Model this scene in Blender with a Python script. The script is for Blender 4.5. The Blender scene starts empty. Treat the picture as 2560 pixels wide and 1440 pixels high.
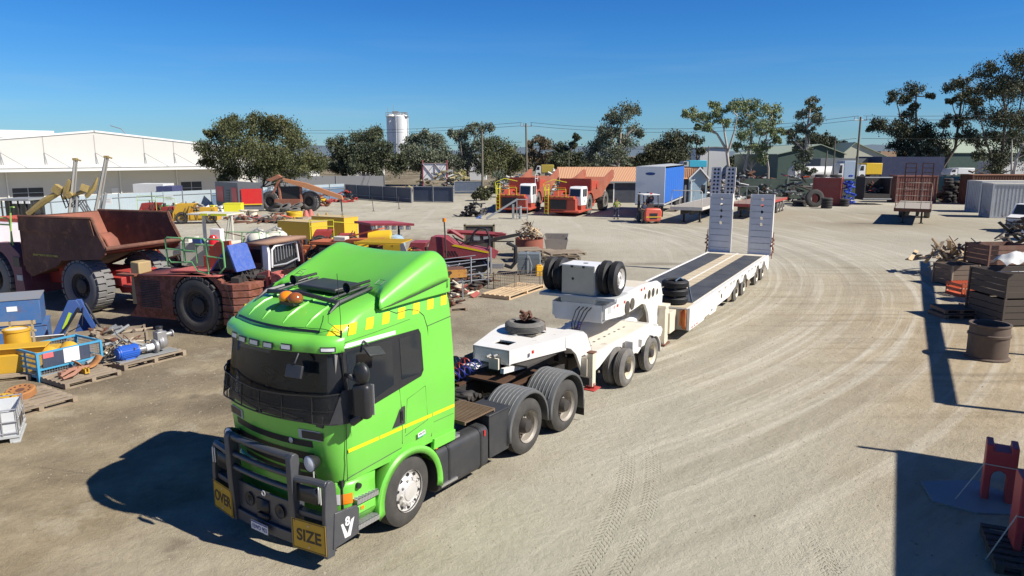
import bpy, bmesh, math, random
from mathutils import Vector, Matrix, Euler, noise
R = math.radians; PI = math.pi
rnd = random.Random(7)
scene = bpy.context.scene
COL = scene.collection
# ---------------------------------------------------------------- camera, sky, sun, exposure
CAM_H = 5.45; FPX = 1820.0; HORIZ = 386.5
PITCH = math.atan((720 - HORIZ) / FPX)
cam_d = bpy.data.cameras.new('camera'); cam = bpy.data.objects.new('camera', cam_d); COL.objects.link(cam)
cam.location = (0, 0, CAM_H); cam.rotation_euler = (PI / 2 - PITCH, 0, 0)
cam_d.sensor_width = 36; cam_d.lens = FPX / 2560 * 36; cam_d.clip_end = 9000; cam_d.clip_start = 0.1
scene.camera = cam
SUN_EL = R(42.5); SUN_AZ = R(-22)          # azimuth of the sun measured from +X towards +Y
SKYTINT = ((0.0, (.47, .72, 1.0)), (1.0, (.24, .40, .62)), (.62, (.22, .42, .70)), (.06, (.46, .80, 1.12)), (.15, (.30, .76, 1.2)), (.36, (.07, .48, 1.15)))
w = bpy.data.worlds.new('World'); scene.world = w; w.use_nodes = True
nt = w.node_tree; nt.nodes.clear()
sky = nt.nodes.new('ShaderNodeTexSky'); sky.sky_type = 'NISHITA'; sky.sun_disc = False
sky.sun_elevation = SUN_EL; sky.sun_rotation = PI / 2 - SUN_AZ
sky.altitude = 300; sky.air_density = 1.0; sky.dust_density = 0.0; sky.ozone_density = 5.0
hsv = nt.nodes.new('ShaderNodeHueSaturation'); hsv.inputs['Saturation'].default_value = 1.05
bg = nt.nodes.new('ShaderNodeBackground'); bg.inputs[1].default_value = 0.068
wo = nt.nodes.new('ShaderNodeOutputWorld')
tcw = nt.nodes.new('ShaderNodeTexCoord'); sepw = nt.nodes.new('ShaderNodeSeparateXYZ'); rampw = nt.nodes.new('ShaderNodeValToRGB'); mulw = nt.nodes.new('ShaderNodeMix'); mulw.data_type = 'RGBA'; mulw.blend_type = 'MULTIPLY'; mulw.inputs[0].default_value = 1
nt.links.new(tcw.outputs['Generated'], sepw.inputs[0]); nt.links.new(sepw.outputs[2], rampw.inputs[0])     # sky tint by height; darkened overhead, out of view, to weaken the shadow fill
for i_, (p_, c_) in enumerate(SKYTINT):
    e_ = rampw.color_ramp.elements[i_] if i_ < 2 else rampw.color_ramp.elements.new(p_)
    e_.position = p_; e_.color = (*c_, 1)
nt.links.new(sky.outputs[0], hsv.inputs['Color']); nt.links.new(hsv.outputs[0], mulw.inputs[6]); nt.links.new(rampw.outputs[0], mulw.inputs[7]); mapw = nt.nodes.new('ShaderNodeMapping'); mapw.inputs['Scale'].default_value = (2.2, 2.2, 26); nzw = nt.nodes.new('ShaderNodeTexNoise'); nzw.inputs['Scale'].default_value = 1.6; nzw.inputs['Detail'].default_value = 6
rgw = nt.nodes.new('ShaderNodeMapRange'); rgw.inputs[1].default_value = .52; rgw.inputs[2].default_value = .78; rgw.inputs[4].default_value = .22; fdw = nt.nodes.new('ShaderNodeMapRange'); fdw.inputs[1].default_value = .17; fdw.inputs[2].default_value = .03; mww = nt.nodes.new('ShaderNodeMath'); mww.operation = 'MULTIPLY'
mxw = nt.nodes.new('ShaderNodeMix'); mxw.data_type = 'RGBA'; mxw.inputs[7].default_value = (5.2, 6.6, 7.8, 1)          # faint high cirrus low in the sky
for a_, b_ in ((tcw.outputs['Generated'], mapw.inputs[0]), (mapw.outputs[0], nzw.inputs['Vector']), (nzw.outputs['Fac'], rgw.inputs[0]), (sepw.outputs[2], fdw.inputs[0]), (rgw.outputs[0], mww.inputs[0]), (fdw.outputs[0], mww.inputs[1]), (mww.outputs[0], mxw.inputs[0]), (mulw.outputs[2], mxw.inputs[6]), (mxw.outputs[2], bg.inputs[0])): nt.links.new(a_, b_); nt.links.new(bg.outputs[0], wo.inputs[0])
sun_d = bpy.data.lights.new('sun', 'SUN'); sun = bpy.data.objects.new('sun', sun_d); COL.objects.link(sun)
sun_d.energy = 4.9; sun_d.angle = R(0.53); sun_d.color = (1.0, 0.95, 0.87)
sd = Vector((math.cos(SUN_AZ) * math.cos(SUN_EL), math.sin(SUN_AZ) * math.cos(SUN_EL), math.sin(SUN_EL)))
sun.rotation_euler = sd.to_track_quat('Z', 'Y').to_euler(); sun.location = (30, -20, 40)
scene.view_settings.view_transform = 'Standard'; scene.view_settings.look = 'None'
scene.view_settings.exposure = 0.48; scene.view_settings.gamma = 1.0
scene.cycles.max_bounces = 6; scene.cycles.transparent_max_bounces = 8
# ---------------------------------------------------------------- measuring: a point of the photograph to the plane z
def ray(x, y):
    u = (x - 1280) / FPX; v = (720 - y) / FPX; c, s = math.cos(PITCH), math.sin(PITCH)
    return Vector((u, c + v * s, -s + v * c))
def G(x, y, z=0.0):
    r = ray(x, y); t = (z - CAM_H) / r.z
    return Vector((r.x * t, r.y * t, z))
def D(x, y, Y):
    r = ray(x, y); t = Y / r.y
    return Vector((r.x * t, Y, CAM_H + r.z * t))
def ang(a, b): return math.atan2(b.y - a.y, b.x - a.x)
# ---------------------------------------------------------------- materials
MATS = {}
def _n(nt, t, **k):
    n = nt.nodes.new(t)
    for a, b in k.items():
        if a in n.inputs: n.inputs[a].default_value = b
        else: setattr(n, a, b)
    return n
def paint(name, rgb, rough=0.45, metal=0.0, dirt=0.25, dcol=(0.30, 0.25, 0.18), rust=0.0, scale=2.0, bump=0.0, spec=0.5, coat=0.0, rcol=(0.16, 0.055, 0.025), wave=None, vary=0.0):
    if name in MATS: return MATS[name]
    m = bpy.data.materials.new(name); m.use_nodes = True; MATS[name] = m
    nt = m.node_tree; L = nt.links.new; p = nt.nodes['Principled BSDF']
    p.inputs['Roughness'].default_value = rough; p.inputs['Metallic'].default_value = metal
    p.inputs['Specular IOR Level'].default_value = spec
    if coat: p.inputs['Coat Weight'].default_value = coat; p.inputs['Coat Roughness'].default_value = 0.12
    tc = _n(nt, 'ShaderNodeTexCoord')
    col = _n(nt, 'ShaderNodeRGB'); col.outputs[0].default_value = (*rgb, 1); out = col.outputs[0]
    if vary:
        n0 = _n(nt, 'ShaderNodeTexNoise', Scale=scale * 0.35, Detail=3.0); L(tc.outputs['Object'], n0.inputs['Vector'])
        mr = _n(nt, 'ShaderNodeMapRange'); L(n0.outputs['Fac'], mr.inputs[0])
        mr.inputs[1].default_value = 0.3; mr.inputs[2].default_value = 0.7; mr.inputs[3].default_value = 1 - vary; mr.inputs[4].default_value = 1 + vary
        hs = _n(nt, 'ShaderNodeHueSaturation'); L(out, hs.inputs['Color']); L(mr.outputs[0], hs.inputs['Value']); out = hs.outputs[0]
    if dirt:
        n1 = _n(nt, 'ShaderNodeTexNoise', Scale=scale, Detail=8.0, Roughness=0.7); L(tc.outputs['Object'], n1.inputs['Vector'])
        rp = _n(nt, 'ShaderNodeMapRange'); L(n1.outputs['Fac'], rp.inputs[0])
        rp.inputs[1].default_value = 0.38; rp.inputs[2].default_value = 0.72; rp.inputs[3].default_value = dirt * 0.15; rp.inputs[4].default_value = min(1, dirt)
        mx = _n(nt, 'ShaderNodeMix', data_type='RGBA'); L(rp.outputs[0], mx.inputs[0]); L(out, mx.inputs[6]); mx.inputs[7].default_value = (*dcol, 1); out = mx.outputs[2]
        ra = _n(nt, 'ShaderNodeMapRange'); L(rp.outputs[0], ra.inputs[0]); ra.inputs[3].default_value = rough; ra.inputs[4].default_value = min(1, rough + 0.5)
        L(ra.outputs[0], p.inputs['Roughness'])
    if rust:
        n2 = _n(nt, 'ShaderNodeTexNoise', Scale=scale * 1.7, Detail=10.0, Roughness=0.75); L(tc.outputs['Object'], n2.inputs['Vector'])
        r2 = _n(nt, 'ShaderNodeMapRange'); L(n2.outputs['Fac'], r2.inputs[0]); r2.inputs[1].default_value = 0.62 - 0.3 * rust; r2.inputs[2].default_value = 0.68 - 0.3 * rust + 0.04
        mx = _n(nt, 'ShaderNodeMix', data_type='RGBA'); L(r2.outputs[0], mx.inputs[0]); L(out, mx.inputs[6]); mx.inputs[7].default_value = (*rcol, 1); out = mx.outputs[2]
    L(out, p.inputs['Base Color'])
    if wave:                                   # (scale, axis, strength): corrugation
        wv = _n(nt, 'ShaderNodeTexWave', Scale=wave[0], wave_type='BANDS', bands_direction=wave[1], wave_profile='SIN'); L(tc.outputs['Object'], wv.inputs['Vector'])
        b = _n(nt, 'ShaderNodeBump', Strength=wave[2], Distance=0.03); L(wv.outputs['Fac'], b.inputs['Height']); L(b.outputs[0], p.inputs['Normal'])
    elif bump:
        n3 = _n(nt, 'ShaderNodeTexNoise', Scale=scale * 6, Detail=6.0); L(tc.outputs['Object'], n3.inputs['Vector'])
        b = _n(nt, 'ShaderNodeBump', Strength=bump, Distance=0.02); L(n3.outputs['Fac'], b.inputs['Height']); L(b.outputs[0], p.inputs['Normal'])
    return m
def glass(name, rgb=(0.02, 0.025, 0.03), rough=0.06, alpha=1.0):
    if name in MATS: return MATS[name]
    m = bpy.data.materials.new(name); m.use_nodes = True; MATS[name] = m
    p = m.node_tree.nodes['Principled BSDF']; p.inputs['Base Color'].default_value = (*rgb, 1)
    p.inputs['Roughness'].default_value = rough; p.inputs['Specular IOR Level'].default_value = 0.7; p.inputs['Alpha'].default_value = alpha
    return m
# ---------------------------------------------------------------- mesh builder
class MB:
    def __init__(s): s.v = []; s.f = []; s.mi = []; s.ms = []; s.cur = 0; s.X = Matrix()
    def m(s, mat):
        if mat not in s.ms: s.ms.append(mat)
        s.cur = s.ms.index(mat); return s
    def add(s, vs, fs):
        o = len(s.v); s.v += [tuple(s.X @ Vector(p)) for p in vs]
        for f in fs: s.f.append([i + o for i in f]); s.mi.append(s.cur)
        return s
    def box(s, x0, x1, y0, y1, z0, z1):
        v = [(x0, y0, z0), (x1, y0, z0), (x1, y1, z0), (x0, y1, z0), (x0, y0, z1), (x1, y0, z1), (x1, y1, z1), (x0, y1, z1)]
        return s.add(v, [(0, 3, 2, 1), (4, 5, 6, 7), (0, 1, 5, 4), (1, 2, 6, 5), (2, 3, 7, 6), (3, 0, 4, 7)])
    def cb(s, c, d, rot=(0, 0, 0)):             # centred box with rotation
        M = Matrix.Translation(c) @ Euler(rot).to_matrix().to_4x4(); a, b, h = d[0] / 2, d[1] / 2, d[2] / 2
        X = s.X; s.X = X @ M; s.box(-a, a, -b, b, -h, h); s.X = X; return s
    def prism(s, poly, a, b, axis='y', closed=True):
        n = len(poly)
        def P(p, t):
            return {'y': (p[0], t, p[1]), 'x': (t, p[0], p[1]), 'z': (p[0], p[1], t)}[axis]
        v = [P(p, a) for p in poly] + [P(p, b) for p in poly]
        f = [(i, (i + 1) % n, n + (i + 1) % n, n + i) for i in range(n)]
        if closed: f += [tuple(range(n))[::-1], tuple(range(n, 2 * n))]
        return s.add(v, f)
    def cyl(s, p0, p1, r0, r1=None, n=12, cap=True):
        if r1 is None: r1 = r0
        p0 = Vector(p0); p1 = Vector(p1); d = (p1 - p0)
        if d.length < 1e-6: return s
        q = d.to_track_quat('Z', 'Y').to_matrix(); v = []
        for p, r in ((p0, r0), (p1, r1)):
            for i in range(n):
                a = 2 * PI * i / n; v.append(p + q @ Vector((r * math.cos(a), r * math.sin(a), 0)))
        f = [(i, (i + 1) % n, n + (i + 1) % n, n + i) for i in range(n)]
        if cap: f += [tuple(range(n))[::-1], tuple(range(n, 2 * n))]
        return s.add(v, f)
    def tube(s, pts, r, n=6, rs=None):
        pts = [Vector(p) for p in pts]; v = []; N = len(pts); up = None
        for i, p in enumerate(pts):
            d = (pts[min(i + 1, N - 1)] - pts[max(i - 1, 0)])
            if d.length < 1e-7: d = Vector((0, 0, 1))
            d.normalize()
            if up is None: up = Vector((0, 0, 1)) if abs(d.z) < 0.9 else Vector((1, 0, 0))
            a = d.cross(up); a.normalize(); b = a.cross(d); up = b if abs(b.dot(d)) < .9 else up
            rr = rs[i] if rs else r
            for k in range(n):
                t = 2 * PI * k / n; v.append(p + a * (rr * math.cos(t)) + b * (rr * math.sin(t)))
        f = []
        for i in range(N - 1):
            for k in range(n): f.append((i * n + k, i * n + (k + 1) % n, (i + 1) * n + (k + 1) % n, (i + 1) * n + k))
        f += [tuple(range(n))[::-1], tuple(range((N - 1) * n, N * n))]
        return s.add(v, f)
    def lathe(s, prof, o=(0, 0, 0), ax=(0, 0, 1), n=32, cap=False):   # prof: (radius, along axis)
        q = Vector(ax).to_track_quat('Z', 'Y').to_matrix(); o = Vector(o); v = []; P = len(prof)
        for i in range(n):
            a = 2 * PI * i / n
            for r, h in prof: v.append(o + q @ Vector((r * math.cos(a), r * math.sin(a), h)))
        f = []
        for i in range(n):
            j = (i + 1) % n
            for k in range(P - 1): f.append((i * P + k, j * P + k, j * P + k + 1, i * P + k + 1))
        if cap: f += [tuple(i * P for i in range(n))[::-1], tuple(i * P + P - 1 for i in range(n))]
        return s.add(v, f)
    def grid(s, fn, nu, nv, cu=False):
        v = [fn(i / (nu if cu else nu - 1), j / (nv - 1)) for i in range(nu) for j in range(nv)]; f = []
        for i in range(nu if cu else nu - 1):
            for j in range(nv - 1):
                a = (i + 1) % nu; f.append((i * nv + j, a * nv + j, a * nv + j + 1, i * nv + j + 1))
        return s.add(v, f)
    def rail(s, pts, r=0.02, n=6): return s.tube(pts, r, n)
    def build(s, name, parent=None, mat=None, smooth=35, bevel=0, loc=None, rotz=None, thick=0, sub=0):
        me = bpy.data.meshes.new(name); me.from_pydata(s.v, [], s.f)
        ms = s.ms if s.ms else [mat]
        for m in ms: me.materials.append(m)
        if len(ms) > 1: me.polygons.foreach_set('material_index', s.mi)
        if smooth:
            me.polygons.foreach_set('use_smooth', [True] * len(me.polygons)); me.set_sharp_from_angle(angle=R(smooth))
        me.update(); o = bpy.data.objects.new(name, me); COL.objects.link(o)
        if parent: o.parent = parent
        if loc is not None: o.location = loc
        if rotz is not None: o.rotation_euler = (0, 0, rotz)
        if sub: md = o.modifiers.new('sub', 'SUBSURF'); md.levels = sub; md.render_levels = sub
        if thick: md = o.modifiers.new('thick', 'SOLIDIFY'); md.thickness = thick; md.offset = 0
        if bevel:
            md = o.modifiers.new('bevel', 'BEVEL'); md.width = bevel; md.segments = 2; md.limit_method = 'ANGLE'; md.angle_limit = R(40); md.harden_normals = False
        return o
def tag(o, label=None, cat=None, group=None, kind=None):
    if label: o['label'] = label
    if cat: o['category'] = cat
    if group: o['group'] = group
    if kind: o['kind'] = kind
    return o
def thing(name, label, cat, loc=(0, 0, 0), rotz=0.0, group=None):
    o = bpy.data.objects.new(name, None); COL.objects.link(o); o.empty_display_size = 0.3
    o.location = loc; o.rotation_euler = (0, 0, rotz); return tag(o, label, cat, group)
def dup(root, loc=None, rotz=None, label=None, group=None, scale=None, rot=None):
    def cp(o, par):
        c = o.copy(); COL.objects.link(c)
        if par: c.parent = par
        for ch in list(o.children): cp(ch, c)
        return c
    kids = list(root.children); r = root.copy(); COL.objects.link(r)
    for ch in kids: cp(ch, r)
    if loc is not None: r.location = loc
    if rotz is not None: r.rotation_euler = (0, 0, rotz)
    if rot is not None: r.rotation_euler = rot
    if scale is not None: r.scale = (scale, scale, scale) if isinstance(scale, (int, float)) else scale
    if label: r['label'] = label
    if group: r['group'] = group
    return r
def text(s, size, loc, rot, mat, parent, name='lettering', ext=0.003, sx=1.0, bold=0.0):
    c = bpy.data.curves.new(name, 'FONT'); c.body = s; c.size = size; c.extrude = ext; c.align_x = 'CENTER'; c.align_y = 'CENTER'; c.offset = bold
    t = bpy.data.objects.new(name, c); COL.objects.link(t); dg = bpy.context.evaluated_depsgraph_get()
    me = bpy.data.meshes.new_from_object(t.evaluated_get(dg)); COL.objects.unlink(t); bpy.data.objects.remove(t)
    me.materials.clear(); me.materials.append(mat); o = bpy.data.objects.new(name, me); COL.objects.link(o)
    o.parent = parent; o.location = loc; o.rotation_euler = rot; o.scale = (sx, 1, 1); return o
def rr(x0, x1, z0, z1, r, n=4):            # rounded rectangle outline
    pts = []
    for cx, cz, a0 in ((x1 - r, z0 + r, -90), (x1 - r, z1 - r, 0), (x0 + r, z1 - r, 90), (x0 + r, z0 + r, 180)):
        for i in range(n + 1): a = R(a0 + 90 * i / n); pts.append((cx + r * math.cos(a), cz + r * math.sin(a)))
    return pts
def arc(cx, cz, r, a0, a1, n): return [(cx + r * math.cos(R(a0 + (a1 - a0) * i / n)), cz + r * math.sin(R(a0 + (a1 - a0) * i / n))) for i in range(n + 1)]
# ---------------------------------------------------------------- shared materials
RUB = paint('tyre_rubber', (0.035, 0.034, 0.033), 0.8, dirt=0.35, dcol=(0.16, 0.14, 0.115), scale=3, bump=0.15)
RUBC = paint('clean_rubber', (0.018, 0.018, 0.019), 0.6, dirt=0.1, dcol=(0.1, 0.09, 0.08), scale=3)
RUBD = paint('dusty_rubber', (0.10, 0.095, 0.088), 0.85, dirt=0.6, dcol=(0.28, 0.26, 0.225), scale=2.5)
STEEL = paint('polished_steel', (0.72, 0.7, 0.67), 0.35, 0.35, dirt=0.25, dcol=(0.25, 0.22, 0.18), scale=5)
ALU = paint('aluminium', (0.6, 0.6, 0.6), 0.38, 0.8, dirt=0.2, scale=4)
DKST = paint('dark_steel', (0.045, 0.043, 0.042), 0.6, 0.3, dirt=0.5, dcol=(0.12, 0.095, 0.07), scale=4)
BLK = paint('black_plastic', (0.018, 0.019, 0.021), 0.4, dirt=0.12, dcol=(0.1, 0.09, 0.08))
WHT = paint('white_paint', (0.80, 0.79, 0.76), 0.35, dirt=0.10, dcol=(0.42, 0.36, 0.27), scale=1.5, rust=0.0)
CREAM = paint('cream_paint', (0.72, 0.66, 0.52), 0.5, dirt=0.35, dcol=(0.4, 0.3, 0.18), rust=0.05)
RUSTY = paint('rusty_steel', (0.17, 0.075, 0.045), 0.8, 0.1, dirt=0.5, dcol=(0.09, 0.045, 0.03), scale=1.5, bump=0.2, vary=0.25)
RED = paint('faded_red_paint', (0.42, 0.035, 0.03), 0.55, dirt=0.35, dcol=(0.2, 0.1, 0.07), scale=2, rust=0.25)
ORED = paint('orange_red_paint', (0.60, 0.085, 0.03), 0.5, dirt=0.3, dcol=(0.3, 0.14, 0.08), scale=2, rust=0.1)
YEL = paint('yellow_paint', (0.78, 0.50, 0.02), 0.45, dirt=0.2, dcol=(0.35, 0.22, 0.08), scale=2, rust=0.04)
LYEL = paint('bright_yellow_paint', (0.80, 0.75, 0.03), 0.5, dirt=0.1)
BLU = paint('blue_paint', (0.02, 0.085, 0.30), 0.5, dirt=0.3, dcol=(0.16, 0.14, 0.12), scale=2, rust=0.12)
GRN = paint('rail_green_paint', (0.16, 0.42, 0.16), 0.5, dirt=0.2)
GREY = paint('grey_paint', (0.25, 0.27, 0.28), 0.5, dirt=0.3)
LGREY = paint('light_grey_paint', (0.48, 0.5, 0.5), 0.5, dirt=0.25)
WOOD = paint('weathered_timber', (0.33, 0.26, 0.18), 0.85, dirt=0.5, dcol=(0.17, 0.14, 0.11), scale=4, bump=0.2, vary=0.25)
NWOOD = paint('fresh_timber', (0.60, 0.44, 0.26), 0.75, dirt=0.2, dcol=(0.4, 0.28, 0.16), scale=4, vary=0.12)
GLS = glass('dark_glass')
LAMP = glass('lamp_glass', (0.75, 0.75, 0.75), 0.1)
AMB = glass('amber_lens', (0.85, 0.25, 0.01), 0.12)
REDL = glass('red_lens', (0.6, 0.02, 0.02), 0.15)
# ---------------------------------------------------------------- wheels
MC = {}
def tyre_mb(Rr, W, n=40, ribs=4, rim=None):
    """tyre about the y axis, outer face at y=0 going to y=W; rim radius rim*Rr"""
    k = (rim or 0.56) * Rr; m = MB(); p = [(k, 0.03), (k + 0.02, 0.012), (k + (Rr - k) * 0.5, 0.0), (Rr - 0.06, 0.018), (Rr - 0.015, 0.045)]
    for i in range(ribs):
        a = 0.05 + (W - 0.1) * i / ribs; b = 0.05 + (W - 0.1) * (i + 1) / ribs
        p += [(Rr, a + 0.004), (Rr, b - 0.014)]
        if i < ribs - 1: p += [(Rr - 0.018, b - 0.01), (Rr - 0.018, b)]
    p += [(Rr - 0.015, W - 0.045), (Rr - 0.06, W - 0.018), (k + (Rr - k) * 0.5, W), (k + 0.02, W - 0.012), (k, W - 0.03)]
    m.lathe(p, ax=(0, 1, 0), n=n); return m
def road_wheel(parent, x, y, Rr=0.52, W=0.3, side=-1, style='steel', z=None, rubber=None, steer=0.0, rimmat=None):
    """side -1: outer face towards -y at y; returns wheel part"""
    key = ('w', Rr, W, style)
    rm = rimmat or {'alloy': STEEL, 'steel': paint('rim_steel', (0.42, 0.39, 0.34), 0.5, 0.3, dirt=0.5, dcol=(0.2, 0.15, 0.1), scale=5), 'white': CREAM}[style]
    if key not in MC:
        k = 0.56 * Rr; m = MB()
        if style == 'alloy':     # convex steer rim with centre cap and bolts
            m.m(rm); m.lathe([(k + 0.015, 0.0), (k + 0.012, 0.03), (k - 0.03, 0.045), (k - 0.055, 0.05), (k * 0.62, -0.005), (k * 0.56, -0.01), (k * 0.5, 0.0), (k * 0.45, -0.02), (0.001, -0.03)], ax=(0, 1, 0), n=40)
            for i in range(10):
                a = 2 * PI * i / 10; c, s_ = math.cos(a), math.sin(a)
                m.cyl((k * .66 * c, 0.0, k * .66 * s_), (k * .66 * c, -0.03, k * .66 * s_), 0.017, n=6)
                a += PI / 10; c, s_ = math.cos(a), math.sin(a); m.m(BLK); m.cyl((k * .86 * c, 0.045, k * .86 * s_), (k * .86 * c, 0.018, k * .86 * s_), 0.022, n=10); m.m(rm)
        else:                     # dished rim with hub
            m.m(rm); m.lathe([(k + 0.015, 0.0), (k, 0.03), (k - 0.02, 0.05), (k - 0.035, 0.16), (k - 0.06, 0.17), (k * .5, 0.13), (k * .42, 0.13)], ax=(0, 1, 0), n=32)
            m.m(DKST); m.lathe([(k * .5, 0.14), (k * .46, 0.06), (k * .38, 0.0), (k * .3, -0.005), (0.001, -0.01)], ax=(0, 1, 0), n=20)
            for i in range(10):
                a = 2 * PI * i / 10; m.cyl((k * .6 * math.cos(a), 0.15, k * .6 * math.sin(a)), (k * .6 * math.cos(a), 0.115, k * .6 * math.sin(a)), 0.014, n=6)
        me_r = m.build('wheel', mat=rm); t = tyre_mb(Rr, W).build('tyre', mat=RUB)
        MC[key] = (me_r.data, t.data)
        for o in (me_r, t): COL.objects.unlink(o); bpy.data.objects.remove(o)
    a, b = MC[key]; wo_ = bpy.data.objects.new('wheel', a); COL.objects.link(wo_); wo_.parent = parent
    wo_.location = (x, y, Rr if z is None else z); wo_.rotation_euler = (0, 0, (0 if side < 0 else PI) + steer)
    t = bpy.data.objects.new('tyre', b); COL.objects.link(t); t.parent = wo_
    if rubber: t.material_slots[0].link = 'OBJECT'; t.material_slots[0].material = rubber
    return wo_
# ================================================================ GROUND
def ground_mat():
    m = bpy.data.materials.new('compacted_dirt'); m.use_nodes = True; nt = m.node_tree; L = nt.links.new; p = nt.nodes['Principled BSDF']
    p.inputs['Roughness'].default_value = 0.92; p.inputs['Specular IOR Level'].default_value = 0.15
    geo = _n(nt, 'ShaderNodeNewGeometry'); P = geo.outputs['Position']
    def noise(scale, detail=6, rough=.6, vec=P, dist=0.0):
        n = _n(nt, 'ShaderNodeTexNoise', Scale=scale, Detail=float(detail), Roughness=rough, Distortion=dist); L(vec, n.inputs['Vector']); return n.outputs['Fac']
    def rng(a, lo, hi, o0=0.0, o1=1.0):
        r = _n(nt, 'ShaderNodeMapRange'); L(a, r.inputs[0]); r.inputs[1].default_value = lo; r.inputs[2].default_value = hi; r.inputs[3].default_value = o0; r.inputs[4].default_value = o1; return r.outputs[0]
    def mth(op, a, b=None, c=None):
        n = _n(nt, 'ShaderNodeMath', operation=op)
        for i, q in enumerate((a, b, c)):
            if q is None: continue
            if isinstance(q, (int, float)): n.inputs[i].default_value = q
            else: L(q, n.inputs[i])
        return n.outputs[0]
    def mix(f, a, b):
        n = _n(nt, 'ShaderNodeMix', data_type='RGBA')
        if isinstance(f, (int, float)): n.inputs[0].default_value = f
        else: L(f, n.inputs[0])
        for i, q in ((6, a), (7, b)):
            if isinstance(q, tuple): n.inputs[i].default_value = (*q, 1)
            else: L(q, n.inputs[i])
        return n.outputs[2]
    sep = _n(nt, 'ShaderNodeSeparateXYZ'); L(P, sep.inputs[0]); X, Y = sep.outputs[0], sep.outputs[1]
    def comb(a, b):
        n = _n(nt, 'ShaderNodeCombineXYZ'); L(a, n.inputs[0]); L(b, n.inputs[1]); return n.outputs[0]
    def blob(cx, cy, rx, ry, soft=.5):         # 1 inside an ellipse
        d = mth('SQRT', mth('ADD', mth('POWER', mth('DIVIDE', mth('SUBTRACT', X, cx), rx), 2.0), mth('POWER', mth('DIVIDE', mth('SUBTRACT', Y, cy), ry), 2.0)))
        wob = mth('ADD', d, mth('MULTIPLY', mth('SUBTRACT', noise(.35, 5), .5), .9)); return rng(wob, 1 + soft, 1 - soft)
    # zones
    base = mix(rng(noise(.12, 6), .35, .65), GCOL[0], GCOL[1])
    yard = blob(-10.0, 15.5, 8.5, 11.0, .35)                       # browner ground of the scrap yard on the left
    brown = mix(rng(noise(.7, 8, .7), .35, .65), (.21, .165, .10), (.40, .325, .205))
    col = mix(mth('MULTIPLY', yard, 1.0), base, brown)
    yard2 = blob(-8.0, 33.0, 12, 17, .3); col = mix(mth('MULTIPLY', yard2, .75), col, mix(rng(noise(.5, 8, .7), .35, .65), (.18, .15, .105), (.32, .27, .19)))
    tan = blob(15.0, 12.0, 7.5, 18.0, .5); col = mix(mth('MULTIPLY', tan, .85), col, mix(rng(noise(.5, 8, .7), .35, .68), (.31, .225, .125), (.50, .40, .255)))
    tan2 = blob(27, 62, 14, 12, .5); col = mix(mth('MULTIPLY', tan2, .55), col, (.30, .25, .17))
    # sweeping wheel streaks around the turning circle
    cx, cy = TURN; dx, dy = mth('SUBTRACT', X, cx), mth('SUBTRACT', Y, cy)
    rad = mth('SQRT', mth('ADD', mth('MULTIPLY', dx, dx), mth('MULTIPLY', dy, dy))); th = mth('ARCTAN2', dy, dx)
    st = noise(1.0, 5, .65, comb(mth('MULTIPLY', rad, 2.6), mth('MULTIPLY', th, 2.0)))
    st2 = noise(1.0, 4, .6, comb(mth('MULTIPLY', rad, .8), mth('MULTIPLY', th, 1.6)))
    zone = mth('MULTIPLY', mth('MULTIPLY', rng(rad, 25, 31), rng(rad, 46, 38)), rng(mth('SUBTRACT', X, mth('MULTIPLY', Y, .12)), -2.5, 1.5))
    col = mix(mth('MULTIPLY', zone, rng(st, .50, .68, 0, .75)), col, (.60, .555, .45)); col = mix(mth('MULTIPLY', mth('MULTIPLY', zone, rng(st2, .50, .36)), .35), col, (.26, .225, .165))
    # straight streaks running away on the right and in front
    a = R(35); U = mth('ADD', mth('MULTIPLY', X, math.sin(a)), mth('MULTIPLY', Y, math.cos(a))); V = mth('SUBTRACT', mth('MULTIPLY', X, math.cos(a)), mth('MULTIPLY', Y, math.sin(a)))
    s3 = noise(1.0, 5, .65, comb(mth('MULTIPLY', U, .12), mth('MULTIPLY', V, 2.2))); fr = blob(5.0, 9.0, 10, 10, .5)
    col = mix(mth('MULTIPLY', fr, rng(s3, .5, .8, 0, .4)), col, (.56, .51, .42)); col = mix(mth('MULTIPLY', fr, rng(s3, .46, .28, 0, .16)), col, (.30, .265, .20))
    s4 = noise(1.0, 5, .65, comb(mth('MULTIPLY', X, 1.1), mth('MULTIPLY', Y, .09))); far = rng(Y, 38, 55)
    col = mix(mth('MULTIPLY', far, rng(s4, .54, .72, 0, .6)), col, (.52, .49, .42))
    s5 = noise(1.0, 6, .7, comb(mth('MULTIPLY', X, .22), mth('MULTIPLY', Y, 1.8))); rt = blob(15, 24, 8, 18, .4)
    col = mix(mth('MULTIPLY', rt, rng(s5, .5, .7, 0, .6)), col, (.20, .165, .11))
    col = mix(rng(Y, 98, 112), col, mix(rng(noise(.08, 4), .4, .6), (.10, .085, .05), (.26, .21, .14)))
    pk = noise(.55, 7, .68); col = mix(mth('MULTIPLY', rng(pk, .55, .68), rng(X, 2.0, -4.0, 0, .5)), col, (.20, .165, .11)); col = mix(mth('MULTIPLY', rng(pk, .44, .34), rng(X, 2.0, -4.0, 0, .45)), col, (.53, .47, .34))
    # oil and damp stains
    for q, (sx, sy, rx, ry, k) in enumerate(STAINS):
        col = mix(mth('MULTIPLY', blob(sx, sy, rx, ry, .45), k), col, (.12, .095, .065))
    st_ = rng(noise(.9, 3, .5), .66, .74); col = mix(mth('MULTIPLY', mth('MULTIPLY', st_, mth('MAXIMUM', yard, yard2)), .65), col, (.13, .105, .07))
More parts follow.
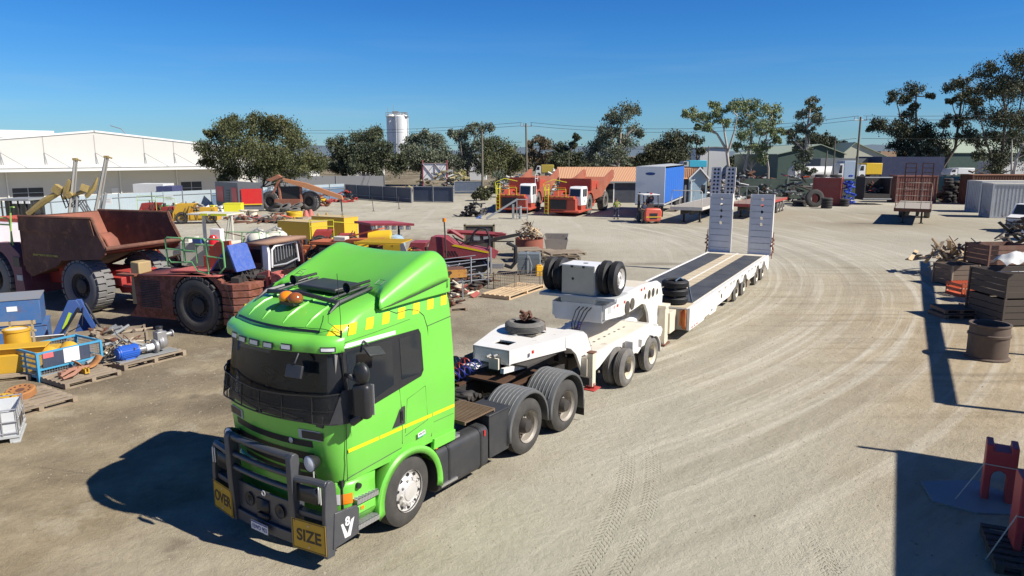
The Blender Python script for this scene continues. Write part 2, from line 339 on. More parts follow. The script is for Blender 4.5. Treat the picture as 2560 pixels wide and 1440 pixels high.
    g0 = noise(2.2, 8, .7); col = mix(rng(g0, .52, .75, 0, .22), col, (.24, .20, .145)); g1 = noise(9, 8, .75); col = mix(rng(g1, .54, .75, 0, .26), col, (.19, .16, .115)); g2 = noise(60, 4, .7); col = mix(rng(g2, .58, .74, 0, .26), col, (.15, .125, .09)); col = mix(rng(g2, .42, .3, 0, .35), col, (.62, .57, .48))
    # tread prints: bands along two circles, chevrons across them
    tread = None
    for (tcx, tcy, tr, tw, y0, y1) in TREADS:
        ex, ey = mth('SUBTRACT', X, tcx), mth('SUBTRACT', Y, tcy); r_ = mth('SUBTRACT', mth('SQRT', mth('ADD', mth('MULTIPLY', ex, ex), mth('MULTIPLY', ey, ey))), tr)
        band = rng(mth('ABSOLUTE', r_), tw, tw * .9); tt = mth('MULTIPLY', mth('ARCTAN2', ey, ex), tr)
        zig = mth('SINE', mth('MULTIPLY', mth('ADD', tt, mth('MULTIPLY', mth('ABSOLUTE', r_), 1.2)), 62.0)); grooves = mth('SINE', mth('MULTIPLY', r_, 100.0))
        k = mth('MULTIPLY', mth('MULTIPLY', band, mth('MULTIPLY', rng(zig, .2, .7), rng(grooves, -.6, .2, .3, 1))), mth('MULTIPLY', rng(Y, y0, y0 + .6), rng(Y, y1, y1 - 1.5)))
        k = mth('MULTIPLY', k, rng(noise(1.3, 3), .36, .5))
        tread = k if tread is None else mth('MAXIMUM', tread, k)
    col = mix(mth('MULTIPLY', tread, .24), col, (.22, .185, .135))
    L(col, p.inputs['Base Color'])
    h = mth('ADD', mth('MULTIPLY', noise(5, 8, .7), .07), mth('MULTIPLY', noise(40, 5, .7), .012)); h = mth('ADD', h, mth('MULTIPLY', mth('MULTIPLY', st, zone), .05)); h = mth('SUBTRACT', h, mth('MULTIPLY', tread, .02)); h = mth('ADD', h, mth('MULTIPLY', mth('MULTIPLY', s3, fr), .04))
    b = _n(nt, 'ShaderNodeBump', Strength=.7, Distance=1.0); L(h, b.inputs['Height']); L(b.outputs[0], p.inputs['Normal'])
    return m
GCOL = ((.365, .338, .262), (.455, .423, .333))
TURN = (-19.2, 43.5)
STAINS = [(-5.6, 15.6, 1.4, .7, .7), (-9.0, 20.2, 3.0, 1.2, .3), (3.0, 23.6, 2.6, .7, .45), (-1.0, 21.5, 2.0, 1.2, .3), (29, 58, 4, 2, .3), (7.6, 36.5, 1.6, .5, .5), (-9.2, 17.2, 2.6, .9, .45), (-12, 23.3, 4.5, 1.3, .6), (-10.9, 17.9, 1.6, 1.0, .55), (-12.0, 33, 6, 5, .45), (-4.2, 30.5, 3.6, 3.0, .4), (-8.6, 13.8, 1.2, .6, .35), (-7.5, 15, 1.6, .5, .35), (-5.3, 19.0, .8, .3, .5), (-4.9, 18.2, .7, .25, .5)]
TREADS = [(-10.5, 14.5, 13.2, .15, 5.6, 13.5), (-10.5, 14.5, 12.75, .15, 5.6, 13.5), (12.0, 1.0, 11.5, .14, 5.6, 9.8), (12.0, 1.0, 11.05, .14, 5.6, 9.8), (-9.0, 12, 13.6, .15, 5.6, 10.5)]
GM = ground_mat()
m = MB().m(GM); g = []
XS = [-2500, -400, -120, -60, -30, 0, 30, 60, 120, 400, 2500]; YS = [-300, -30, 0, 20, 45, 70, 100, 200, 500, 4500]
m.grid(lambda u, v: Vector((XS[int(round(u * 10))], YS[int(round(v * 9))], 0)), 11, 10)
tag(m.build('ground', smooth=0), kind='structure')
# loose stones, clods and splinters lying on the dirt (stuff)
m = MB().m(paint('stone_grit', (.33, .28, .21), .9, dirt=.5, dcol=(.18, .14, .1), scale=8)); r0 = random.Random(3)
def pebble(mb, x, y, s_, r_):
    v = [(x + s_ * a * r_.uniform(.7, 1.2), y + s_ * b * r_.uniform(.7, 1.2), max(-.002, s_ * c * r_.uniform(.6, 1))) for a, b, c in ((1, 0, 0), (.3, .9, 0), (-.8, .5, 0), (-.7, -.6, 0), (.4, -.9, 0), (0, 0, .8))]
    mb.add(v, [(0, 1, 5), (1, 2, 5), (2, 3, 5), (3, 4, 5), (4, 0, 5)])
for i in range(5200):
    k = r0.random()
    if k < .45: x, y = r0.uniform(-14, -3), r0.uniform(11, 27)
    elif k < .7: x, y = r0.uniform(4, 17), r0.uniform(6, 34)
    else: x, y = r0.uniform(-6, 8), r0.uniform(7, 30)
    pebble(m, x, y, r0.uniform(.006, .022) * (1.6 if r0.random() < .06 else 1), r0)
tag(m.build('loose_gravel', smooth=0), 'loose grit and small clods scattered over the bare yard', 'gravel', kind='stuff')
# ================================================================ GREEN PRIME MOVER (local: x back, y away from the lit side, z up)
YAW = 0.611
bT = Vector((math.sin(YAW), math.cos(YAW), 0)); lT = Vector((-bT.y, bT.x, 0))
O_T = Vector((-1.516, 10.09, 0)) + lT * 1.25
truck = thing('prime_mover_truck', 'lime green high roof truck with black bull bar and OVER SIZE signs', 'truck', O_T, PI / 2 - YAW)
LIME = paint('lime_green_paint', (0.16, 0.58, 0.06), 0.30, dirt=0.18, dcol=(0.28, 0.40, 0.16), scale=2.6, coat=0.3, vary=0.07)
DKG = paint('graphite_bar_paint', (0.055, 0.06, 0.072), 0.35, dirt=0.12, scale=3, spec=0.6)
TRIM = paint('charcoal_trim', (0.028, 0.031, 0.037), 0.45, dirt=0.1)
TAPE = paint('reflective_yellow_tape', (0.86, 0.80, 0.01), 0.4, dirt=0.03)
TAPE2 = paint('checker_yellow', (0.88, 0.66, 0.01), 0.45, dirt=0.08, dcol=(0.5, 0.45, 0.1))
PLAS = paint('mudguard_plastic', (0.10, 0.105, 0.11), 0.55, dirt=0.35, dcol=(0.2, 0.19, 0.17))
CK = [(1.1, -1.28, 1.19, 0.31, 0.1), (1.35, -1.34, 1.215, 0.33, 0.11), (1.75, -1.38, 1.225, 0.35, 0.12), (2.02, -1.38, 1.225, 0.35, 0.13), (2.5, -1.34, 1.2, 0.35, 0.13), (2.92, -1.29, 1.165, 0.33, 0.13), (3.05, -1.28, 1.155, 0.33, 0.12), (3.18, -1.22, 1.14, 0.35, 0.12), (3.28, -1.1, 1.115, 0.39, 0.12), (3.36, -0.94, 1.085, 0.38, 0.11), (3.42, -0.74, 1.035, 0.42, 0.1), (3.47, -0.45, 0.975, 0.45, 0.08), (3.5, -0.05, 0.905, 0.45, 0.05), (3.515, 0.5, 0.775, 0.3, 0.02)]
def ck(z):
    if z <= CK[0][0]: return CK[0][1:]
    for a, b in zip(CK, CK[1:]):
        if z <= b[0]:
            t = (z - a[0]) / (b[0] - a[0]); return tuple(a[i] + (b[i] - a[i]) * t for i in range(1, 5))
    return CK[-1][1:]
def cpt(z, t, off=0.0):
    sf, hw, rc, bow = ck(z)
    if t < .2 or t > .8:
        near = t < .2; a = (t / .2 if near else (1 - t) / .2) * PI / 2; cx, cy = sf + rc, hw - rc
        x = cx - (rc + off) * math.sin(a); y = cy + (rc + off) * math.cos(a); return Vector((x, -y if near else y, z))
    q = (t - .2) / .6; y = (hw - rc) * (2 * q - 1); x = sf - off - bow * (1 - (2 * q - 1) ** 2); return Vector((x, y, z))
def fpatch(mb, zs, t0, t1, off, n=24):         # patch over the curved front
    def fn(u, v):
        k = v * (len(zs) - 1); i = min(int(k), len(zs) - 2); z = zs[i] + (zs[i + 1] - zs[i]) * (k - i)
        a = t0(z) if callable(t0) else t0; b = t1(z) if callable(t1) else t1
        return cpt(z, a + (b - a) * u, off)
    return mb.grid(fn, n, 3 * (len(zs) - 1) + 1)
def spanel(mb, rows, off, side=-1):            # patch on the flank: rows (z, x0, x1)
    n = len(rows); v = []
    for z, a, b in rows:
        h = (ck(z)[1] + off) * side; v += [(a, h, z), (b, h, z)]
    return mb.add(v, [(2 * i, 2 * i + 1, 2 * i + 3, 2 * i + 2) if side < 0 else (2 * i + 2, 2 * i + 3, 2 * i + 1, 2 * i) for i in range(n - 1)])
SB = 1.10
m = MB().m(LIME); zs = [1.10, 1.22, 1.35, 1.55, 1.75, 1.9, 2.02, 2.06, 2.2, 2.5, 2.75, 2.88, 2.92, 3.0, 3.05, 3.12, 3.18, 3.23, 3.28, 3.32, 3.36, 3.39, 3.42, 3.445, 3.47, 3.485, 3.50, 3.515]
def ringpt(u, v):
    z = zs[int(round(v * (len(zs) - 1)))]; sf, hw, rc, bow = ck(z); k = int(round(u * 40))
    if k == 0: return Vector((SB, -hw, z))
    if k == 1: return Vector((SB - (SB - sf - rc) * .5, -hw, z))
    if k == 39: return Vector((SB - (SB - sf - rc) * .5, hw, z))
    if k == 40: return Vector((SB, hw, z))
    return cpt(z, (k - 2) / 36)
m.grid(ringpt, 41, len(zs))
def _ctr(f): return sum((Vector(m.v[i]) for i in f), Vector()) / len(f)
keep = [i for i, f in enumerate(m.f) if not (2.05 < _ctr(f).z < 2.89 and _ctr(f).x < -1.24)]       # the windscreen opening
m.f = [m.f[i] for i in keep]; m.mi = [m.mi[i] for i in keep]
hwl = [ck(z)[1] for z in zs]; n = len(zs)
m.add([(SB, -h, z) for h, z in zip(hwl, zs)] + [(SB, h, z) for h, z in zip(hwl, zs)], [(i, n + i, n + i + 1, i + 1) for i in range(n - 1)])
top = [ringpt(k / 40, 1) for k in range(41)]; m.add(top, [tuple(range(41))])
cab = m.build('cab', truck, smooth=40)
# roof ribs pressed into the front of the roof, roof-edge shadow gap above the visor
m = MB().m(LIME)
for y in (-.62, -.22, .22, .62):
    pts = []
    for z in (3.20, 3.28, 3.36, 3.42, 3.47):
        sf, hw, rc, bow = ck(z); q = y / (hw - rc) if abs(y) < hw - rc else 1
        pts.append((sf - bow * (1 - q * q) + .004, y * (1.0 if z < 3.4 else .95), z))
    m.tube(pts, .022, 6, rs=[.008, .02, .024, .02, .006])
m.m(BLK); fpatch(m, [3.145, 3.175], .17, .83, .006, 30)
m.build('roof_rib', cab)
# visor
m = MB().m(LIME); Z1, Z2 = 2.90, 3.10
prof = [(2.93, .03), (2.895, .10), (2.91, .17), (2.98, .20), (3.05, .19), (3.10, .13), (3.12, .04)]
m.grid(lambda u, v: cpt(prof[int(round(v * 6))][0], .045 + .91 * u, prof[int(round(v * 6))][1] * (.22 + .78 * min(1, 2.6 * min(u, 1 - u)) ** .8)), 44, 7)
vis = m.build('sun_visor', truck, smooth=50)
m = MB()
m.m(TRIM); m.grid(lambda u, v: cpt(2.885 + .03 * v, .05 + .9 * u, (.06 + .09 * v) * (.3 + .7 * min(1, 3 * min(u, 1 - u)))), 40, 3)
for t, wd, kind in ((.30, .035, 0), (.40, .035, 1), (.50, .04, 1), (.60, .035, 1), (.70, .035, 0)):
    t = 1 - t; m.m(TRIM); m.grid(lambda u, v: cpt(2.93 + .085 * v, t - wd + 2 * wd * u, .185 * (.22 + .78 * min(1, 2.6 * min((t - .045) / .91, 1 - (t - .045) / .91)) ** .8) + .020), 4, 3)
    m.m(LAMP if kind == 0 else STEEL); m.grid(lambda u, v: cpt(2.945 + .055 * v, t - wd * .75 + 1.5 * wd * u, .185 * (.22 + .78 * min(1, 2.6 * min((t - .045) / .91, 1 - (t - .045) / .91)) ** .8) + .026), 4, 3)
m.m(TRIM); m.grid(lambda u, v: cpt(2.93 + .07 * v, .085 + .06 * u, .11), 4, 3); m.m(LAMP); m.grid(lambda u, v: cpt(2.945 + .04 * v, .09 + .05 * u, .116), 4, 3)
m.build('marker_lamp', vis)
# windscreen
m = MB().m(BLK)
for a, b, z0, z1 in ((0, .125, 1.95, 2.93), (.875, 1, 1.95, 2.93), (.12, .88, 1.95, 2.07), (.12, .88, 2.87, 2.93)): fpatch(m, [z0, (z0 + z1) / 2, z1], a, b, .006, 24)
m.m(glass('windscreen_glass', (.02, .025, .025), .03, .42)); fpatch(m, [2.06, 2.5, 2.90], .12, .88, .013, 36)
ws = m.build('windscreen', truck)
ic = paint('cabin_grey', (.22, .21, .19), .8, dirt=.1); m = MB().m(ic); m.box(-.2, -.15, -1.1, 1.1, 1.9, 2.95); m.box(-1.2, -.2, -1.12, -1.1, 1.9, 2.95); m.box(-1.2, -.2, 1.1, 1.12, 1.9, 2.95); m.box(-1.25, -.2, -1.1, 1.1, 1.86, 1.9); m.box(-1.2, -.2, -1.1, 1.1, 2.93, 2.95)
m.m(TRIM); m.prism([(-1.38, 1.9), (-1.38, 2.05), (-1.15, 2.12), (-.95, 2.08), (-.9, 1.9)], -1.02, 1.02, 'y'); m.build('cabin_lining', truck)
for y in (-.62, .62): m = MB().m(paint('seat_cloth', (.10, .10, .11), .9, dirt=.1)); m.cb((-.55, y, 2.02), (.5, .5, .2)); m.cb((-.34, y, 2.4), (.14, .46, .7), (0, R(8), 0)); m.cb((-.32, y, 2.78), (.1, .26, .18)); m.build('seat', truck, bevel=.04)
m = MB().m(BLK); m.lathe([(.20, -.014), (.228, 0), (.20, .014), (.185, 0), (.20, -.014)], o=(-.88, .62, 2.22), ax=(.75, 0, .6), n=24); m.cyl((-.88, .62, 2.22), (-1.05, .62, 2.05), .03); m.build('steering_wheel', truck)
m = MB().m(ic); m.cb((-1.22, .5, 2.80), (.03, .7, .2), (0, R(25), 0)); m.build('inner_visor', truck)
m = MB().m(BLK)
for a, b in ((.25, .47), (.50, .72)):
    m.tube([cpt(1.99, a, .05), cpt(2.03, (a + b) / 2, .05), cpt(2.06, b, .035)], .012, 5)
    m.tube([cpt(1.98, a, .06), cpt(1.97, a + .04, .055)], .02, 5)
m.build('wiper', ws)
# stone guard: perforated sheet and black rails in front of the lower windscreen
m = MB().m(glass('guard_mesh', (0.02, 0.02, 0.022), 0.6, 0.38))
def gz(u): return 2.40 - .10 * (1 - (2 * u - 1) ** 2)
m.grid(lambda u, v: cpt(1.98 + (gz(u) - 1.98) * v, .02 + .96 * u, .09), 40, 4)
m.m(BLK)
for f in (0, .45, 1): m.tube([cpt(1.98 + (gz(u / 30) - 1.98) * f, .02 + .96 * u / 30, .095) for u in range(31)], .011 if f != .45 else .006, 5)
for u in (0, .17, .34, .5, .66, .83, 1): m.tube([cpt(1.98 + (gz(u) - 1.98) * f, .02 + .96 * u, .095) for f in (0, .5, 1)], .009, 5)
m.m(TRIM); m.grid(lambda u, v: cpt(1.97 + (2.42 - 1.97) * v, -.0 + (.115 - .05 * v) * u + .0, .105), 4, 3)
m.grid(lambda u, v: cpt(1.97 + (2.42 - 1.97) * v, 1 - (.115 - .05 * v) * u, .105), 4, 3)
m.build('stone_guard', truck)
# side windows, pillars, doors, stripes
for sd_ in (-1, 1):
    m = MB().m(BLK); spanel(m, [(1.98, -1.10, -1.02), (2.05, -1.12, -.72), (2.22, -1.12, .34), (2.30, -1.12, .40), (2.85, -1.12, .40), (2.93, -1.10, .36)], .005, sd_)
    m.m(GLS); spanel(m, [(2.09, -1.04, -.86), (2.24, -1.06, -.24), (2.86, -1.06, -.20), (2.89, -1.03, -.21)], .010, sd_); sw = m.build('side_window', truck)
    m = MB().m(GLS); spanel(m, [(2.27, -.07, .30), (2.33, -.07, .36), (2.80, -.06, .36), (2.87, -.06, .32)], .010, sd_); m.build('side_window', truck)
    m = MB().m(WHT); spanel(m, [(2.945, -1.10, -.12), (3.0, -1.04, -.12)], .008, sd_); m.build('wind_deflector', truck)
    # door seams
    m = MB().m(BLK)
    def seam(pts, r=.006):
        m.tube([(x, (ck(z)[1] + .001) * sd_, z) for x, z in pts], r, 4)
    seam([(-1.14, 1.12), (-1.16, 1.5), (-1.15, 1.98)]); seam([(-.09, 1.30), (-.10, 1.8), (-.13, 2.2)]); seam([(.56, 1.2), (.56, 2.9), (.50, 3.1), (.38, 3.2), (.2, 3.24), (-.05, 3.23), (-.25, 3.32)], .007)
    seam([(.56, 2.93), (1.1, 2.98)]); seam([(-.03, 1.45), (.02, 1.95), (.42, 2.05), (.46, 1.5), (-.03, 1.40)], .004)
    seam([(-1.12, 1.98), (-1.13, 2.95)], .008); seam([(1.085, 1.0), (1.09, 3.3)], .006); seam([(-.1, 1.24), (-.6, 1.2), (-1.14, 1.16)], .006); seam([(-1.05, 3.02), (-.5, 3.05), (.2, 3.1)], .003); seam([(.6, 1.42), (1.08, 1.42)], .003)
    m.build('door_seam', cab)
    m = MB().m(LIME)
    h0 = 1.255
    m.box(-.20, -.03, sd_ * 1.235 - .012, sd_ * 1.235 + .012, 1.62, 1.64)
    door = MB().m(TRIM); spanel(door, [(1.60, -.30, -.04), (1.72, -.22, -.035), (1.84, -.15, -.03), (1.87, -.09, -.035)], .006, sd_)
    door.box(-.135, -.10, sd_ * 1.27 - .012, sd_ * 1.27 + .012, 1.68, 1.84); door.build('door_handle', truck, bevel=.004)
    st = MB().m(TAPE)
    for a, b in ((-1.13, -.56), (-.54, -.10), (-.075, .55), (.575, 1.09)):
        spanel(st, [(1.525, a, b), (1.575, a, b)], .004, sd_)
    st.m(TAPE2)
    for i in range(8):
        x = -1.26 + i * .315; x = max(x, -1.05) if i == 0 else x
        z0 = 3.085 + .014 * i; sh = .07
        if i == 0: st.grid(lambda u, v: cpt(z0 + .02 + .13 * v, .115 - .07 * u + .02 * (1 - v) if sd_ < 0 else 1 - .115 + .07 * u, .005), 5, 3)
        else: spanel(st, [(z0, x - .05, x + .09), (z0 + .075, x - .02, x + .12), (z0 + .15, x + .01, x + .15)], .004, sd_)
    st.build('reflective_tape', truck)
m = MB().m(paint('decal_white', (.8, .8, .8), .4, dirt=.05)); m.box(.34, .50, -1.252, -1.248, 1.235, 1.30); m.m(paint('decal_teal', (.02, .35, .4), .4, dirt=.05)); m.box(.34, .50, -1.253, -1.25, 1.225, 1.236)
d = m.build('fleet_number_plate', truck); d.rotation_euler = (0, R(-6), 0)
d.location = (0, 0, .04)
text('MV29', .055, (.42, -1.254, 1.268), (PI / 2, 0, 0), BLK, d, ext=.001)
# roof fairing
m = MB().m(LIME)
prof = [(-.42, 3.43, 3.36, .30), (-.36, 3.53, 3.37, .34), (-.22, 3.61, 3.39, .30), (.0, 3.70, 3.42, .18), (.35, 3.84, 3.47, .06), (.66, 3.96, 3.52, .0), (.82, 4.01, 3.54, .0), (.92, 4.0, 3.56, .0), (.99, 3.95, 3.57, .0), (1.03, 3.80, 3.575, .0)]
def fair(u, v):
    x, zt, zb, pull = prof[int(round(v * 9))]; hw = 1.175 + .01 * v; k = u * 2 - 1; ak = abs(k); sg = 1 if k > 0 else -1
    rc = min(.20, zt - zb - .01)
    if ak < .70: q = ak / .70; y = q * (hw - rc); z = zt - .06 * (1 - q ** 2) * min(1, (x + .5) * 1.2)
    elif ak < .90: t = (ak - .70) / .20 * PI / 2; y = hw - rc + rc * math.sin(t); z = zt - rc * (1 - math.cos(t))
    else: t = (ak - .90) / .10; y = hw; z = zt - rc - (zt - rc - zb) * t
    if v < .15 and ak < .6: z = max(z, 3.47 + .06 * v)
    return Vector((x + pull * (1 - min(1, ak / .8) ** 3), sg * y, z))
m.grid(fair, 61, 10)
m.add([fair(i / 60, 1) for i in range(61)] + [(1.02, (i / 60 * 2 - 1) * 1.18, 3.45) for i in range(61)], [(i, i + 1, 61 + i + 1, 61 + i) for i in range(60)])
f = m.build('roof_fairing', truck, smooth=60, thick=.02)
m = MB().m(BLK)
for s_ in (-1, 1): m.tube([(-.42, s_ * 1.15, 3.355), (-.2, s_ * 1.18, 3.385), (.3, s_ * 1.185, 3.455), (1.03, s_ * 1.185, 3.575)], .010, 5)
m.tube([(-.10, -.7, 3.50), (-.08, 0, 3.51), (-.10, .7, 3.50)], .012, 5)
for s_ in (-1, 1):
    m.tube([(-.14, s_ * .92, 3.63), (-.03, s_ * .92, 3.68), (-.03, s_ * .80, 3.68), (-.14, s_ * .80, 3.63), (-.14, s_ * .92, 3.63)], .004, 4)
m.build('fairing_seam', f)
m = MB().m(LIME)
for s_ in (-1, 1): m.prism([(-.35, 3.33), (.3, 3.355), (1.10, 3.37), (1.10, 3.585), (.3, 3.455), (-.2, 3.385), (-.40, 3.35)], s_ * 1.02, s_ * 1.168, 'y')
m.prism([(.57, .98), (1.09, .98), (1.10, 1.15), (.6, 1.15)], -1.235, -1.16, 'y'); m.prism([(.57, .98), (1.09, .98), (1.10, 1.15), (.6, 1.15)], 1.16, 1.235, 'y')
m.build('side_fairing', truck, bevel=.01)
# roof hatch, rack, air horns, beacon, aerials
m = MB().m(TRIM); m.cb((-.28, 0, 3.55), (.5, .82, .07), (0, R(-3), 0)); m.build('roof_hatch', truck, bevel=.02)
m = MB().m(TRIM)
m.tube([(-.78, -.78, 3.46), (-.80, 0, 3.52), (-.78, .78, 3.46)], .035, 8)
for s_ in (-1, 1): m.tube([(-.98, s_ * .80, 3.36), (-.80, s_ * .78, 3.47), (-.1, s_ * .70, 3.56)], .03, 6, rs=[.01, .032, .026])
for s_ in (-1, 1): m.tube([(-.78, s_ * .58, 3.49), (0, s_ * .56, 3.58)], .018, 6)
m.build('roof_bar', truck)
for s_ in (-1, 1):
    m = MB().m(BLK); m.lathe([(.001, .0), (.02, .0), (.022, .25), (.035, .36), (.075, .45), (.07, .45), (.03, .37)], o=(-.02, s_ * .58, 3.64), ax=(-1, 0, -.08), n=16); m.build('air_horn', truck)
m = MB().m(AMB); M0 = m.X
for s_ in (-1, 1):
    m.m(AMB if s_ > 0 else glass('brown_lens', (.30, .085, .02), .15)); m.X = Matrix.Translation((-1.02, s_ * .095, 3.48)) @ Matrix.Diagonal((1.0, 1.0, .82, 1)); m.lathe([(.108 * math.cos(R(a)), .108 * math.sin(R(a))) for a in range(-30, 91, 12)], n=22)
m.X = M0; m.m(BLK); m.cb((-1.02, 0, 3.425), (.16, .30, .05), (0, R(-8), 0)); bc = m.build('amber_beacon', truck, smooth=60)
bc.location = (0, -.06, .01)
m = MB().m(BLK); m.tube([(-1.10, -1.13, 3.12), (-1.12, -1.17, 3.35), (-1.14, -1.16, 3.95)], .005, 4); m.cyl((-1.1, -1.14, 3.10), (-1.11, -1.16, 3.19), .014)
m.tube([(-1.06, -1.12, 3.14), (-1.2, -1.02, 3.30), (-1.0, -.8, 3.40)], .004, 4); m.build('aerial', truck)
m = MB().m(BLK); m.tube([(-1.12, 1.14, 3.12), (-1.3, 1.25, 4.15)], .004, 4); m.build('aerial', truck)
# mirrors
for s_ in (-1,):
    m = MB().m(BLK); Y = s_ * 1.50
    m.tube([(-1.05, s_ * 1.2, 2.03), (-1.2, s_ * 1.42, 2.02), (-1.14, Y, 2.1)], .05, 8); m.tube([(-1.08, s_ * 1.2, 2.6), (-1.2, s_ * 1.40, 2.64), (-1.12, Y, 2.55)], .035, 8)
    mi = m.build('mirror_arm', truck)
    m = MB().m(BLK); m.cb((-1.10, Y, 2.30), (.16, .24, .47), (0, 0, s_ * R(-18))); mm = m.build('mirror', truck, bevel=.05)
    m = MB().m(STEEL); m.cb((-1.015, Y, 2.30), (.006, .20, .42), (0, 0, s_ * R(-18))); m.build('mirror_glass', mm)
    m = MB().m(BLK); m.X = Matrix.Translation((-1.10, Y, 2.67)) @ Matrix.Diagonal((.085, .13, .15, 1)); m.lathe([(math.cos(R(a)), math.sin(R(a))) for a in range(-85, 91, 14)], n=16); m.build('mirror', truck, smooth=60)
m = MB().m(TRIM); m.tube([(-.75, -1.18, 2.98), (-.78, -1.30, 2.95)], .02, 6); m.cb((-.72, -1.36, 2.86), (.30, .16, .03), (R(35), R(8), 0)); m.build('kerb_mirror', truck, bevel=.012)
m = MB().m(TRIM); m.tube([(-1.46, -.72, 2.90), (-1.55, -.74, 2.78)], .015, 6); m.cb((-1.56, -.74, 2.68), (.04, .26, .17), (0, R(20), R(10))); m.build('front_mirror', truck, bevel=.02)
# grille slots, inlets, badge
m = MB().m(BLK)
for z0, z1, t0, t1 in ((1.585, 1.68, .22, .79), (1.39, 1.50, .22, .78), (1.21, 1.32, .24, .77), (1.10, 1.17, .24, .76)):
    fpatch(m, [z0, z1], lambda z, a=t0, c=z0: a + (z - c) * .0, lambda z, b=t1, c=z0: b, .006, 20)
m.build('grille', truck)
for q in (0, 1):
    f_ = (lambda t: t) if q == 0 else (lambda t: 1 - t)
    m = MB().m(LGREY); m.grid(lambda u, v: cpt(1.70 + .135 * v, f_(.165 + .125 * u), .008), 8, 3); m.m(BLK); m.grid(lambda u, v: cpt(1.715 + .105 * v, f_(.15 + .12 * u), .013), 8, 3); m.build('air_inlet', truck)
m = MB().m(STEEL); c = cpt(1.645, .34, .012); m.lathe([(.001, .012), (.035, .010), (.042, 0)], o=c, ax=(-1, 0, 0), n=20); m.build('badge', truck)
# lower front: bumper in body colour, corner lamps, steps
m = MB().m(LIME)
BP = []
for i in range(25):
    p = cpt(1.15, i / 24, 0.0); BP.append((p.x, p.y))
BP = [(-.68, -1.22)] + BP + [(-.68, 1.22)]
n = len(BP); zz = [.48, .60, 1.0, 1.095]; of = [.06, .0, .0, .03]
m.add([(x + o, y * (1 - o * .6), z) for z, o in zip(zz, of) for x, y in BP], [(k * n + i, k * n + i + 1, (k + 1) * n + i + 1, (k + 1) * n + i) for k in range(3) for i in range(n - 1)])
bump = m.build('bumper', truck, thick=.03)
m = MB().m(BLK); m.box(-1.20, -.70, -1.14, 1.14, .42, 1.12); m.m(TRIM)
fpatchz = lambda z, t, off: cpt(1.15, t, off) * 1
m.build('radiator_housing', truck)
for s_ in (-1, 1):
    m = MB().m(TRIM); m.grid(lambda u, v: (lambda p: Vector((p.x, p.y, .76 + .19 * v)))(cpt(1.15, (.03 + .13 * u) if s_ < 0 else 1 - (.03 + .13 * u), .008)), 6, 3)
    m.m(AMB); m.grid(lambda u, v: (lambda p: Vector((p.x, p.y, .78 + .15 * v)))(cpt(1.15, (.035 + .06 * u) if s_ < 0 else 1 - (.035 + .06 * u), .02)), 6, 3)
    m.m(LAMP); m.grid(lambda u, v: (lambda p: Vector((p.x, p.y, .78 + .15 * v)))(cpt(1.15, (.10 + .055 * u) if s_ < 0 else 1 - (.10 + .055 * u), .02)), 6, 3)
    m.build('headlight', truck)
    for z in (.83, .46):
        m = MB().m(ALU); y0, y1 = sorted((s_ * 1.14, s_ * 1.28))
        m.box(-1.06, -.66, y0, y1, z - .02, z)
        for k in range(7): m.cb((-1.03 + k * .055, (y0 + y1) / 2, z + .008), (.012, .13, .016), (0, 0, R(30)))
        for k in range(7): m.cb((-1.03 + k * .055, s_ * 1.285, z - .035), (.010, .008, .06), (0, R(30), 0))
        m.box(-1.06, -.66, s_ * 1.275 - .006, s_ * 1.275 + .006, z - .07, z); m.build('step', truck)
    m = MB().m(LIME); m.box(-1.16, -.66, s_ * 1.10 - .04, s_ * 1.10 + .04, .38, 1.14); m.box(-1.14, -.70, s_ * 1.2 - .05, s_ * 1.2 + .05, .60, .72); m.build('step_panel', truck, bevel=.01)
    m = MB().m(AMB); m.box(-.98, -.92, s_ * 1.25 - .01, s_ * 1.25 + .01, .655, .70); m.build('side_lamp', truck)
    m = MB().m(BLK); m.cyl((-.98, s_ * 1.2, 1.0), (-.98, s_ * 1.25, 1.0), .04, n=14); m.build('tow_eye_cap', truck)
    # wheel arch
    m = MB().m(LIME); A = arc(0.03, .50, .70, -10, 190, 22); B = arc(0.03, .52, .58, -12, 192, 22)
    y0, y1 = s_ * .88, s_ * 1.275
    N = len(A); v = [(x, y0, max(z, .36) + .0) for x, z in A] + [(x, y1 - s_ * .02, max(z, .36)) for x, z in A] + [(x * .985, y1, max(z, .36) - .03) for x, z in A] + [(x, y1 - s_ * .01, max(z, .36)) for x, z in B]
    F_ = []
    for r_ in range(3):
        for i in range(N - 1): F_.append((r_ * N + i, r_ * N + i + 1, (r_ + 1) * N + i + 1, (r_ + 1) * N + i))
    m.add(v, F_); m.build('wheel_arch', truck, thick=.015)
